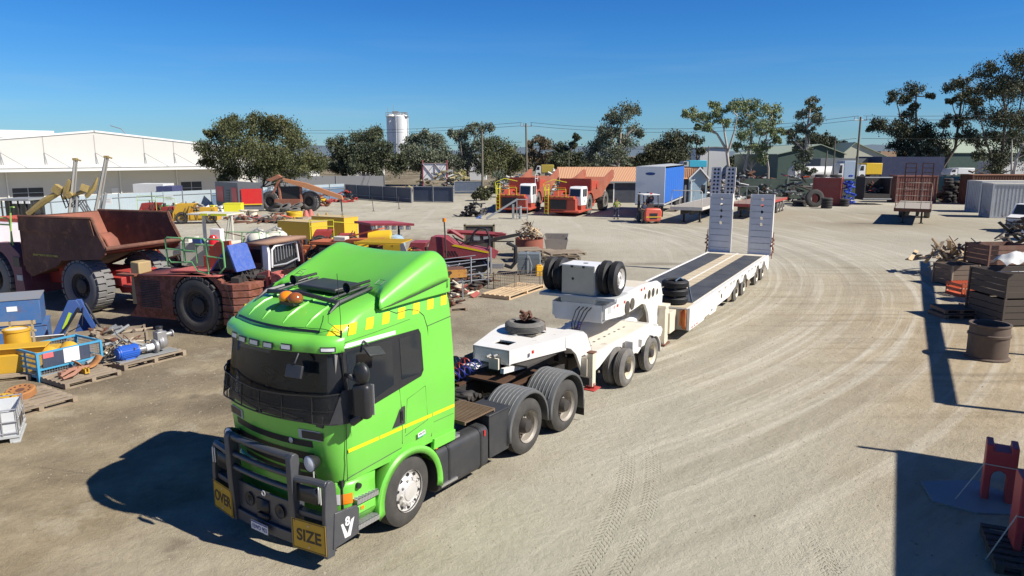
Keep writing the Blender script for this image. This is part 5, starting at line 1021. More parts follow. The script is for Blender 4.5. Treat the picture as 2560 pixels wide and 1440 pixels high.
fence('sheet_fence', 'far navy fence right of the open gate', [G(1136, 484), G(1205, 483)], 1.7, paint('dull_navy_sheet', (.06, .09, .14), .5, dirt=.2), rails=(1.7, .3), step=3)
fence('low_wall', 'grey low boundary wall beyond the yard, under the trees', [Vector((X_(585, 118), 118, 0)), Vector((X_(960, 122), 122, 0))], 2.0, paint('wall_grey', (.24, .25, .26), .8, dirt=.2), step=6)
fence('sheet_fence', 'dark green sheet fence behind the flatbed trailers', [Vector((X_(1850, 92), 92, 0)), Vector((X_(2350, 90), 90, 0))], 2.5, paint('dark_green_sheet', (.05, .085, .065), .5, dirt=.2, wave=(2.5, 'X', .4)), step=5)
fence('sheet_fence', 'pale green sheet fence behind the dark wall of tyres', [Vector((X_(2350, 88), 88, 0)), Vector((X_(2480, 86), 86, 0))], 2.9, paint('sea_green_sheet', (.12, .24, .19), .5, dirt=.2), step=4)
# ---- cross braced white board, silos, power poles
Yb = 112.0; bd_ = thing('sign_board', 'white board on crimson posts with dark cross braces', 'sign board', (X_(1056, Yb), Yb, 0)); W_ = X_(1117, Yb) - X_(1056, Yb)
m = MB().m(WHT); m.box(.05, W_ - .05, 0, .06, Z_(449, Yb), Z_(408, Yb)); m.build('panel', bd_)
for x in (0, W_): m = MB().m(paint('crimson_post', (.25, .03, .05), .5, dirt=.2)); m.tube([(x, .05, 0), (x, .05, Z_(400, Yb))], .12, 6); m.build('post', bd_)
m = MB().m(paint('brace_grey', (.25, .2, .22), .5, dirt=.2)); za, zb = Z_(448, Yb), Z_(409, Yb)
for x0 in (0, W_ / 2): m.tube([(x0, -.06, zb), (x0 + W_ / 2, -.06, za)], .07, 4); m.tube([(x0, -.05, za), (x0 + W_ / 2, -.05, zb)], .035, 4)
m.tube([(W_ / 2, -.06, za), (W_ / 2, -.06, zb)], .06, 4); m.tube([(0, -.06, zb), (W_, -.06, zb)], .06, 4); m.build('brace', bd_)
Ys = 300.0; si = thing('silo', 'tall white twin silo with a railed top standing above the trees', 'silo', (X_(997, Ys), Ys, 0))
m = MB().m(paint('silo_white', (.80, .80, .78), .5, dirt=.12, scale=.3)); zt = Z_(291, Ys)
for x, r_ in ((1.1, 3.15), (-2.6, 1.9)): m.lathe([(r_, 0), (r_, zt), (r_ * .6, zt + .9), (.01, zt + 1)], o=(x, 0, 0), n=28)
m.build('silo_tank', si, smooth=40)
m = MB().m(GREY)
for i in range(9): x = -4.3 + i * 1.08; m.tube([(x, -2.4, zt), (x, -2.4, zt + 1.4)], .09, 4)
m.tube([(-4.3, -2.4, zt + 1.4), (4.4, -2.4, zt + 1.4)], .1, 4); m.tube([(-4.3, -2.4, zt + .7), (4.4, -2.4, zt + .7)], .08, 4); m.box(-4.4, 4.5, -2.5, 2.5, zt - .2, zt); m.box(-2, .5, -.8, .8, zt, zt + 2.0); m.box(1.6, 3.6, -.8, .8, zt, zt + 1.6)
m.tube([(-3.9, 0, zt), (-3.9, 0, zt + 3.6)], .07, 4); m.tube([(-1.6, 0, zt), (-1.6, 0, zt + 4.6)], .07, 4); m.build('railing', si)
m = MB().m(LGREY); m.tube([(-.3, -2.9, 0), (-.3, -2.9, zt)], .18, 6); m.tube([(4.2, -1.6, 0), (4.2, -1.6, zt)], .14, 6); m.build('pipe', si)
PW = paint('pole_timber', (.16, .15, .11), .9, dirt=.3)
def pole(label, pxb, pxt, pyt, Y, arm=True, rr_=.17):
    xb, xt, zt = X_(pxb, Y), D(pxt, pyt, Y).x, Z_(pyt, Y); root = thing('power_pole', label, 'pole', (xb, Y, 0))
    m = MB().m(PW); m.cyl((0, 0, 0), (xt - xb, 0, zt), rr_, rr_ * .7, n=8); m.build('post', root)
    if arm: m = MB().m(GALV); m.tube([(xt - xb - .8, 0, zt - .4), (xt - xb + .8, 0, zt - .4)], .06, 5); [m.cyl((xt - xb + d_, 0, zt - .4), (xt - xb + d_, 0, zt + .1), .05, n=6) for d_ in (-.75, -.3, .75)]; m.build('crossarm', root)
    return Vector((xt, Y, zt))
p1 = pole('plain wooden pole without wires, behind the open gate', 1206, 1205, 330, 98, False)
p2 = pole('wooden power pole with a crossarm left of the tiled house', 1318, 1315, 308, 105)
p3 = pole('dark leaning power pole between the green shed and the dark trees', 2143, 2152, 292, 92)
pole('thin dark pole in front of the green shed', 2088, 2088, 350, 96, False, .1); pole('short grey pole with a lamp bracket beside the tanker', 2063, 2068, 377, 94, False, .12); pole('slim wooden pole behind the tiled house', 1423, 1422, 382, 120, False, .1); pole('slim pole right of the tiled house roof', 1772, 1772, 365, 118, False, .1)
def wire(label, a, b, sag, r_=.022):
    o = MB().m(BLK).tube([a.lerp(b, i / 12) - Vector((0, 0, sag * 4 * (i / 12) * (1 - i / 12))) for i in range(13)], r_, 4).build('overhead_wire'); tag(o, label, 'wire', 'overhead wires')
pl0 = Vector((-60, 150, 11)); pr0 = Vector((90, 80, 12))
for i, dz in enumerate((.1, -.35, -2.6)):
    wire('overhead wire from the crossarm pole away to the left', p2 + Vector((-.6, 0, dz)), pl0 + Vector((0, 0, dz)), 1.0); wire('overhead wire between the crossarm pole and the leaning pole', p2 + Vector((.6, 0, dz)), p3 + Vector((-.3, 0, dz)), 1.2); wire('overhead wire from the leaning pole out to the right', p3 + Vector((.3, 0, dz)), pr0 + Vector((0, 0, dz)), .8)
m = MB().m(GALV); lx = X_(319, 170); m.tube([(0, 0, 0), (0, 0, Z_(333, 170)), (-.8, 0, Z_(322, 170)), (-3.2, 0, Z_(314, 170))], .1, 5); o = m.build('street_lamp', loc=(lx, 170, 0)); tag(o, 'tall curved street lamp showing above the warehouse roof', 'street lamp')
# ---- buildings at the back
def house_extra(root, W, H, dp):
    for px in (1432, 1560): pass
    m = MB().m(WHT); x = X_(1513, 84) - X_(1405, 84)
    for a, b, c, d_ in ((x, x + .12, 0, 2.2), (x + 1.0, x + 1.12, 0, 2.2), (x, x + 1.12, 2.2, 2.3)): m.box(a, b, -.05, -.003, c, d_)
    m.m(GLS); m.box(x + .12, x + 1.0, -.02, -.003, 0, 2.2); m.build('door', root)
    m = MB().m(GREY); m.box(-.35, W + .2, -.35, -.26, H - 1.72, H - 1.55); m.build('gutter', root)
NV2 = paint('navy_cladding', (.035, .045, .07), .6, dirt=.15, wave=(6, 'Z', .3))
shed('tiled_house', 'long low navy building with an orange tiled roof behind the haul trucks', 'building', 1405, 1700, 419, 84, 9, NV2, TILE, 1.6, extra=house_extra)
Yh = 80.0; x0, x1, xm = X_(1702, Yh), X_(1770, Yh), X_(1748, Yh); hg = thing('gabled_cottage', 'pale blue weatherboard gable end with white trim right of the curtain trailer', 'building', (x0, Yh, 0)); W_ = x1 - x0; zE, zP = Z_(447, Yh), Z_(421, Yh)
PBL = paint('pale_blue_boards', (.30, .42, .50), .6, dirt=.1, wave=(5, 'Z', .5)); m = MB().m(PBL); m.prism([(W_ * .35, 0), (W_, 0), (W_, zE), (W_ * .7, zP), (W_ * .35, zE)], 0, 7, 'y'); m.m(NV2); m.box(0, W_ * .345, .5, 7, 0, zE); m.build('wall', hg)
m = MB().m(TILE); m.prism([(-.3, zE), (W_ * .05, zP), (W_ * .7, zP), (W_ * .35, zE)], .1, .2, 'y'); m.add([(0, -.2, zE), (W_ * .33, -.2, zE), (W_ * .7, 3, zP), (0, 3, zP)], [(0, 1, 2, 3)]); m.prism([(W_ * .7, zP), (W_ * .32, zE - .05), (W_ * .32, zE + .08), (W_ * .7, zP + .12)], -.3, 7, 'y'); m.prism([(W_ * .7, zP), (W_ * 1.05, zE - .05), (W_ * 1.05, zE + .08), (W_ * .7, zP + .12)], -.3, 7, 'y'); m.build('roof', hg, smooth=0)
m = MB().m(WHT); m.prism([(W_ * .3, zE - .1), (W_ * .7, zP - .03), (W_ * 1.06, zE - .1), (W_ * 1.06, zE + .1), (W_ * .7, zP + .16), (W_ * .3, zE + .1)], -.38, -.31, 'y'); m.tube([(W_ * .42, -.1, 0), (W_ * .42, -.1, zE - .2), (W_ * .55, -.1, zE - .1)], .06, 6); m.build('bargeboard', hg)
m = MB().m(GLS); m.box(W_ * .8, W_ * .95, -.03, -.003, 1.3, 2.2); m.build('window', hg); m = MB().m(WHT); m.box(W_ * .05, W_ * .12, .44, .49, 0, 2.2); m.box(W_ * .22, W_ * .29, .44, .49, 0, 2.2); m.m(GLS); m.box(W_ * .12, W_ * .22, .47, .49, 0, 2.2); m.build('door', hg)
GSH = paint('shed_green', (.055, .10, .08), .6, dirt=.1, wave=(1.5, 'X', .3)); PGR = paint('pale_green_roof', (.33, .40, .30), .6, dirt=.2)
def gable(name, label, px0, px1, pxm, ye, yp, Y, dp, wall, roof, cat='building'):
    a, b, c = X_(px0, Y), X_(px1, Y), X_(pxm, Y); e, p_ = Z_(ye, Y), Z_(yp, Y); root = thing(name, label, cat, (a, Y, 0)); W = b - a; M = c - a
    m = MB().m(wall); m.prism([(0, 0), (W, 0), (W, e), (M, p_), (0, e)], 0, dp, 'y'); m.build('wall', root)
    m = MB().m(roof)
    for u, v_ in (((-.3, e - .1), (M, p_)), ((M, p_), (W + .3, e - .1))): m.prism([(u[0], u[1]), (v_[0], v_[1]), (v_[0], v_[1] + .12), (u[0], u[1] + .12)], -.3, dp + .3, 'y')
    m.build('roof', root, smooth=0); return root
gable('green_shed', 'big dark green gabled shed behind the slender gum', 1945, 2110, 2048, 385, 362, 128, 25, GSH, PGR)
gable('green_roofed_house', 'pale green roofed house behind the leaning power pole', 2098, 2215, 2135, 392, 357, 140, 14, paint('cream_boards', (.55, .55, .42), .6, dirt=.1), PGR)
gable('store_building', 'white fronted two storey shop with an orange awning in the distance', 1750, 1822, 1786, 369, 368, 150, 8, SHW, GREY)
shed('workshop_wall', 'long royal blue workshop wall behind the rusty ramps', 'building', 2205, 2362, 392, 104, 8, paint('workshop_blue', (.012, .022, .075), .6, dirt=.1))
shed('workshop_building', 'long grey wall in front of the green roofed house', 'building', 2052, 2207, 396, 108, 6, paint('workshop_grey', (.16, .18, .19), .6, dirt=.1))
shed('store_building', 'tan roofed distant building behind the dark gums', 'building', 2200, 2330, 378, 190, 10, paint('tan_wall', (.42, .27, .16), .7, dirt=.2))
shed('workshop_building', 'pale green roofed shed at the far right behind the tallest gum', 'building', 2370, 2620, 345, 135, 14, GSH, PGR, 2.6)
shed('store_building', 'white wall behind the white forked trunk at the right', 'building', 2495, 2600, 405, 118, 5, SHW)
for a, b, c, Y, lab in ((1160, 1215, 395, 160, 'pale wall half hidden behind the open grey gum'), (930, 950, 425, 150, 'small white shed under the dark trees left of the board'), (1450, 1500, 428, 140, 'low pale shed behind the tiled roof')): shed('distant_shed', lab, 'shed', a, b, c, Y, 5, SHW)
# ================================================================ BIG TYRES
def mining_tyre(parent, x, y, Rr=.93, W=.62, side=-1, z=None, rubber=None, smooth_face=False, rim=None, rz=0.0, n=24):
    key = ('mt', Rr, W, n)
    if key not in MC:
        m = MB().m(RUB); k = .5 * Rr; a = Rr * .93
        m.lathe([(k, .06), (k + .05, .02), (k + (a - k) * .55, 0), (a - .05, .03), (a, .09), (a, W - .09), (a - .05, W - .03), (k + (a - k) * .55, W), (k + .05, W - .02), (k, W - .06)], ax=(0, 1, 0), n=44)
        for i in range(n):                       # lugs, two staggered rows
            for h in (0, 1):
                t = 2 * PI * (i + .5 * h) / n; X0 = m.X; m.X = Matrix.Rotation(-t, 4, 'Y'); wz = 2 * PI * a / n * .42
                if h == 0: m.prism([(-wz, a - .01), (wz, a - .01), (wz * .85, Rr), (-wz * .85, Rr)], .03, W * .53, 'y')
                else: m.prism([(-wz, a - .01), (wz, a - .01), (wz * .85, Rr), (-wz * .85, Rr)], W * .47, W - .03, 'y')
                m.X = X0
        t = m.build('tyre')
        m = MB().m(rim or DKST); k = .5 * Rr; m.lathe([(k + .02, .05), (k, .09), (k * .88, .10), (k * .8, .16), (k * .55, .17), (k * .52, .08), (k * .3, .06), (.001, .05)], ax=(0, 1, 0), n=32)
        for i in range(12): q = 2 * PI * i / 12; m.cyl((k * .68 * math.cos(q), .165, k * .68 * math.sin(q)), (k * .68 * math.cos(q), .13, k * .68 * math.sin(q)), .022, n=6)
        w_ = m.build('wheel'); MC[key] = (w_.data, t.data)
        for o in (w_, t): COL.objects.unlink(o); bpy.data.objects.remove(o)
    a, b = MC[key]; wo_ = bpy.data.objects.new('wheel', a); COL.objects.link(wo_); wo_.parent = parent; wo_.location = (x, y, Rr if z is None else z); wo_.rotation_euler = (0, 0, (0 if side < 0 else PI) + rz)
    t = bpy.data.objects.new('tyre', b); COL.objects.link(t); t.parent = wo_
    if rubber: t.material_slots[0].link = 'OBJECT'; t.material_slots[0].material = rubber
    return wo_
def rails(root, name, mat, loops, r_=.022, uprights=()):
    for lp in loops: m = MB().m(mat); m.tube(lp, r_, 6); m.build(name, root)
# ================================================================ RUSTY HAUL TRUCK, tray open towards the lit side
dt = thing('dump_truck', 'huge rusty brown tray dump truck with one tread plainly sunlit, left of the green truck', 'dump truck', (-15.02, 24.86, 0), R(-23))
TRAY = paint('rusted_tray', (.19, .085, .055), .75, .15, dirt=.7, dcol=(.09, .045, .03), scale=1.6, bump=.35, vary=.4, rust=.3, rcol=(.27, .12, .06)); TRAYR = paint('tray_inner_red', (.30, .10, .06), .7, .1, dirt=.7, dcol=(.14, .07, .045), scale=1.4, bump=.3, vary=.3)
W_ = 3.15
m = MB().m(TRAY)
near = [(-2.78, 3.28), (.98, 3.31), (1.12, 2.95), (1.50, 2.36), (1.42, 2.12), (1.15, 1.95), (-.75, 1.82), (-1.0, 1.60), (-2.4, 1.15), (-2.70, 1.35), (-2.78, 2.2)]
for y0, sg in ((0, 1), (W_, -1)):
    m.prism(near, y0, y0 + sg * .07, 'y'); m.prism([(-2.75, 2.80), (1.08, 2.76), (.95, 3.27), (-2.72, 3.27)], y0 - sg * .07, y0, 'y')
    m.tube([(-2.78, y0, 3.30), (.98, y0, 3.33)], .05, 6); m.tube([(.98, y0, 3.33), (1.14, y0, 2.95), (1.50, y0, 2.34)], .05, 6)
m.prism([(-2.4, 1.2), (-1.0, 1.72), (1.46, 2.22), (1.46, 2.30), (-1.0, 1.84), (-2.4, 1.5)], .07, W_ - .07, 'y'); m.box(-2.8, -2.7, 0, W_, 1.5, 3.28)
m.m(TRAYR); m.prism([(-2.68, 3.25), (-2.68, 1.55), (-1.9, 1.75)], .08, W_ - .08, 'y')
m.build('tray', dt)
m = MB().m(TRAY); m.tube([(1.50, -.03, 2.33), (1.50, W_ + .03, 2.33)], .075, 10); m.build('tail_bar', dt)
m = MB().m(TRAYR); m.prism([(.55, 2.2), (1.35, 2.32), (1.2, 2.62), (.9, 2.82), (.6, 2.75), (.5, 2.5)], .25, .75, 'y'); m.build('corner_gusset', dt, bevel=.05)
m = MB().m(paint('worn_yellow_stripe', (.45, .40, .06), .7, dirt=.6, dcol=(.15, .07, .05), scale=6, rust=.45)); m.box(-2.2, -.9, -.012, -.004, 1.92, 1.99); m.build('stripe', dt)
m = MB().m(RED); m.box(-3.4, 1.3, 1.0, 2.15, .75, 1.4); m.box(-1.3, 1.1, .8, 2.35, .9, 1.2); m.prism([(.6, .9), (1.6, 1.1), (2.0, 1.0), (2.1, .7), (.8, .6)], 1.0, 2.1, 'y'); m.box(1.5, 3.4, .5, 2.6, .95, 1.05); m.m(DKST); m.cyl((0, .2, .93), (0, 2.9, .93), .22, n=12); m.cyl((-4.6, .2, .95), (-4.6, 2.9, .95), .22, n=12); m.m(RED); m.cyl((-1.5, .65, 1.35), (-1.5, .95, 1.35), .38, n=20); m.build('frame', dt, bevel=.02)
m = MB().m(paint('purple_red_panel', (.16, .035, .075), .5, dirt=.3, rust=.1)); A = arc(-4.6, .95, 1.18, 8, 120, 12); m.prism(A + [(-5.2, 2.3), (-2.9, 2.3), (-2.6, .5), (-3.45, .5)][::1][1:] if False else [(-3.42, 1.1)] + A[1:] + [(-5.3, 2.25), (-3.5, 2.3), (-3.0, 1.9), (-2.9, .45), (-3.42, .45)], .02, .4, 'y')
m.box(-7.6, -3.0, .4, 2.9, 1.35, 2.2); m.box(-3.5, -2.9, .3, 2.6, .4, 1.9); m.m(BLK); m.box(-3.35, -3.0, -.01, .02, 1.45, 1.8); m.m(LGREY); m.box(-3.25, -2.95, -.005, .02, .95, 1.15); m.build('front_body', dt)
m = MB().m(paint('cab_white_worn', (.65, .62, .66), .5, dirt=.25)); m.box(-6.2, -4.3, .15, 1.6, 2.2, 2.9)
m.m(BLK)
for k in range(9): m.tube([(-6.1 + .21 * k, .12, 2.2), (-6.1 + .21 * k, .10, 2.75), (-6.1 + .21 * k, .2, 2.85)], .02, 4)
m.build('cab_guard', dt, bevel=.03)
LG = paint('lime_rail', (.35, .55, .12), .5, dirt=.15)
rails(dt, 'hand_rail', LG, [[(-6.5, .1, 2.2), (-6.5, .1, 3.15), (-3.6, .1, 3.2), (-3.45, .1, 3.1), (-3.4, .1, 2.2)], [(-6.5, .1, 2.95), (-3.4, .1, 2.95)], [(-3.5, .1, 2.2), (-3.3, .1, 3.6), (-3.1, .1, 3.6)]], .03)
m = MB().m(ORED); m.box(-6.4, -4.4, 1.2, 2.4, 2.2, 3.05); m.build('hood', dt, bevel=.02)
for x, rz in ((0, 0), (-4.6, 0)):
    mining_tyre(dt, x, 0, .93, .70, -1, rz=rz, rubber=paint('pale_dry_rubber', (.17, .165, .155), .9, dirt=.4, dcol=(.27, .26, .24), scale=2)); mining_tyre(dt, x, W_, .93, .70, 1, rz=rz, rubber=MATS['pale_dry_rubber'])
# ================================================================ STRIPPED RED LOADER beside it
wr = thing('stripped_loader', 'stripped rusty red underground loader with green hand rails and a caged cab', 'loader', (-9.63, 21.71, 0), R(-20))
DR = paint('dull_rust_red', (.30, .085, .06), .75, .0, dirt=.75, dcol=(.20, .12, .085), scale=2.6, rust=.55, bump=.3, vary=.3); PK = paint('sunburnt_pink_red', (.50, .12, .10), .65, dirt=.35, dcol=(.28, .12, .08), scale=2, rust=.15)
m = MB().m(DR); A = arc(0, .9, 1.0, 25, 180, 12)
m.prism([(1.0, .5), (1.0, .9)] + [p for p in A if p[1] > .9] + [(-1.0, .5), (-2.45, .65), (-2.5, 1.70), (-.7, 1.85), (.6, 1.85), (.95, 1.72)][:], .10, .30, 'y')
m.box(-2.5, .9, .3, 2.6, .7, 1.65); m.prism([(-2.9, .35), (-2.5, .8), (-1.0, .5), (-1.0, .35)], .2, .5, 'y'); m.m(BLK)
for k in range(16): m.box(-2.25, -1.45, .085, .098, .72 + .055 * k, .745 + .055 * k)
m.build('rear_body', wr, bevel=.02)
m = MB().m(PK); m.add([(-2.5, .05, 1.72), (.9, .05, 1.86), (.9, 1.2, 1.92), (-2.5, 1.2, 1.78)], [(0, 1, 2, 3)]); m.cb((-.3, .8, 1.9), (1.9, .9, .04), (0, R(-2), 0)); m.build('top_cover', wr, thick=.02)
m = MB().m(DR); X0 = m.X                                     # ribbed counterweight nose
for k in range(6): m.prism([(1.0, .02), (1.45, -.02), (1.85, .22), (1.92, .9), (1.92, 2.3), (1.0, 2.3)], .40 + k * .215, .40 + k * .215 + .19, 'z')
m.prism([(1.02, .06), (1.42, .04), (1.8, .26), (1.86, .9), (1.86, 2.3), (1.0, 2.3)], .38, 1.68, 'z'); m.m(BLK); m.cyl((1.3, .0, .62), (1.3, -.03, .62), .10, n=14); m.build('counterweight', wr, bevel=.02)
m = MB().m(DKST)
rz = random.Random(21)
for k in range(26): m.cb((rz.uniform(.3, 1.8), rz.uniform(.3, 1.6), 1.72 + rz.uniform(0, .15)), (rz.uniform(.1, .5), rz.uniform(.08, .3), rz.uniform(.05, .2)), (rz.uniform(-.2, .2), rz.uniform(-.2, .2), rz.random() * 3))
for k in range(6): a = rz.uniform(.8, 1.7); m.tube([(a, .3 + .2 * k, 1.75), (a + .1, .35 + .2 * k, 1.98), (a + .25, .4 + .2 * k, 1.72)], .02, 5)
m.build('engine_parts', wr)
m = MB().m(paint('ochre_tank', (.42, .30, .13), .6, dirt=.4, rust=.1)); m.prism([(-2.75, .75), (-2.35, .75), (-2.35, 2.1), (-2.7, 2.12)], .2, .7, 'y'); m.build('fluid_tank', wr, bevel=.03)
m = MB().m(DR); m.box(-3.05, -2.3, -.05, .25, 1.70, 1.75); m.build('step_plate', wr)
m = MB().m(ORED); m.prism([(.0, 1.9), (.75, 1.95), (.72, 2.85), (.25, 2.80), (-.1, 2.5)], .8, .9, 'y'); m.box(-.5, .6, 1.0, 1.6, 1.9, 2.3); m.build('heat_shield', wr)
rails(wr, 'hand_rail', GRN, [
    [(-1.05, .10, 2.05), (-1.08, .1, 2.9), (-1.0, .1, 2.96), (-.45, .1, 2.96), (-.4, .1, 2.9), (-.38, .1, 2.2)], [(-1.05, .1, 2.62), (.1, .1, 2.58)], [(-.38, .1, 2.2), (-.36, .1, 2.9), (-.3, .1, 2.98), (.40, .1, 2.98), (.46, .1, 2.9), (.5, .1, 1.9)],
    [(-.98, .1, 2.3), (-.9, .1, 2.2), (-.1, .1, 2.25), (.1, .1, 1.98), (.5, .1, 1.93)], [(.52, .1, 2.0), (.48, .1, 2.9), (.55, .1, 2.97), (1.02, .1, 2.97), (1.1, .1, 2.88), (1.12, .1, 2.15), (.9, .1, 1.95)], [(.5, .1, 2.45), (1.1, .1, 2.42)],
    [(-1.05, 1.3, 2.0), (-1.05, 1.3, 2.6), (-.2, 1.3, 2.6), (-.2, 1.3, 2.0)]], .028)
m = MB().m(paint('chipped_blue', (.03, .09, .38), .5, dirt=.25, dcol=(.4, .4, .45), scale=8, rust=.1)); X0 = m.X
m.prism([(.35, 1.95), (.40, 1.95), (1.12, 2.72), (1.08, 2.78)], .3, 1.1, 'y'); m.prism([(1.08, 2.75), (1.14, 2.75), (1.42, 2.0), (1.36, 2.0)], .25, 1.1, 'y'); m.m(BLK); m.add([(.5, .29, 2.05), (1.1, .29, 2.68), (1.35, .29, 2.05)], [(0, 1, 2)]); m.build('engine_hood', wr)
m = MB().m(paint('rusty_roof', (.30, .17, .11), .8, dirt=.5, dcol=(.4, .28, .2), scale=2)); m.add([(.62, 1.42, 2.66), (1.66, 1.42, 2.72), (1.95, 3.0, 2.78), (.75, 3.0, 2.74)], [(0, 1, 2, 3)]); cr = m.build('cab_roof', wr, thick=.10)
m = MB().m(paint('cab_dark_face', (.09, .08, .075), .6, dirt=.5)); m.box(.72, 1.40, 1.5, 2.9, 1.8, 2.64); m.m(GLS); m.box(.82, 1.3, 1.485, 1.5, 2.1, 2.52); m.m(WHT); m.prism([(1.40, 1.85), (1.60, 1.85), (1.62, 2.4), (1.58, 2.66), (1.40, 2.66)], 1.46, 1.56, 'y'); m.m(BLK); m.box(1.40, 1.56, 1.57, 2.9, 1.8, 2.64); m.build('cab', wr)
m = MB().m(WHT); m.tube([(1.62, 1.62, 1.95), (1.64, 1.62, 2.5), (1.66, 1.75, 2.62), (1.72, 2.75, 2.66), (1.72, 2.85, 2.0)], .035, 6); m.m(GALV)
for k in range(7): m.tube([(1.66, 1.75 + .14 * k, 2.62), (1.68, 1.75 + .14 * k, 2.1 + .02 * k)], .012, 4)
m.tube([(1.66, 1.62, 2.0), (1.72, 2.2, 2.0), (1.7, 2.85, 2.1)], .03, 5); m.build('window_cage', wr)
m = MB().m(PK); m.prism([(1.5, 1.3), (2.0, 1.35), (2.05, 2.0), (1.6, 1.85)], .9, .97, 'y'); m.prism([(2.15, 1.0), (2.55, 1.05), (2.6, 1.9), (2.2, 1.95)], .8, 1.3, 'y'); m.cyl((2.45, .75, 1.72), (2.45, 1.1, 1.72), .2, n=16); m.prism([(2.6, 1.2), (3.6, 1.5), (3.7, 2.1), (2.7, 1.95)], 1.0, 1.1, 'y')
m.build('lift_arm', wr, bevel=.01)
m = MB().m(DR); m.prism([(2.5, 1.85), (3.6, 2.16), (3.6, 2.28), (2.5, 1.99)], .9, 1.0, 'y'); m.prism([(2.45, 1.35), (2.55, 1.35), (2.6, 2.0), (2.5, 2.0)], .9, 1.0, 'y'); m.prism([(3.1, 1.5), (3.7, 1.15), (4.4, 1.5), (4.3, 1.9)], 1.0, 1.1, 'y'); m.box(2.0, 4.5, 1.4, 2.8, .7, 1.5); ob = m.build('front_guard', wr, bevel=.01)
m = MB().m(LAMP)
for k in range(5): m.cb((2.66 + .22 * k, .86, 1.80 + .06 * k), (.12, .07, .15), (0, R(-15), 0))
m.build('work_lamp', ob)
for y, s_ in ((0, -1), (2.7, 1)): mining_tyre(wr, 0, y, .92, .66, s_, z=.9, rubber=paint('black_mining_rubber', (.04, .04, .042), .75, dirt=.2)); mining_tyre(wr, 3.0, y + (.35 if s_ < 0 else 0), .92, .66, s_, z=.9, rubber=MATS['black_mining_rubber'])
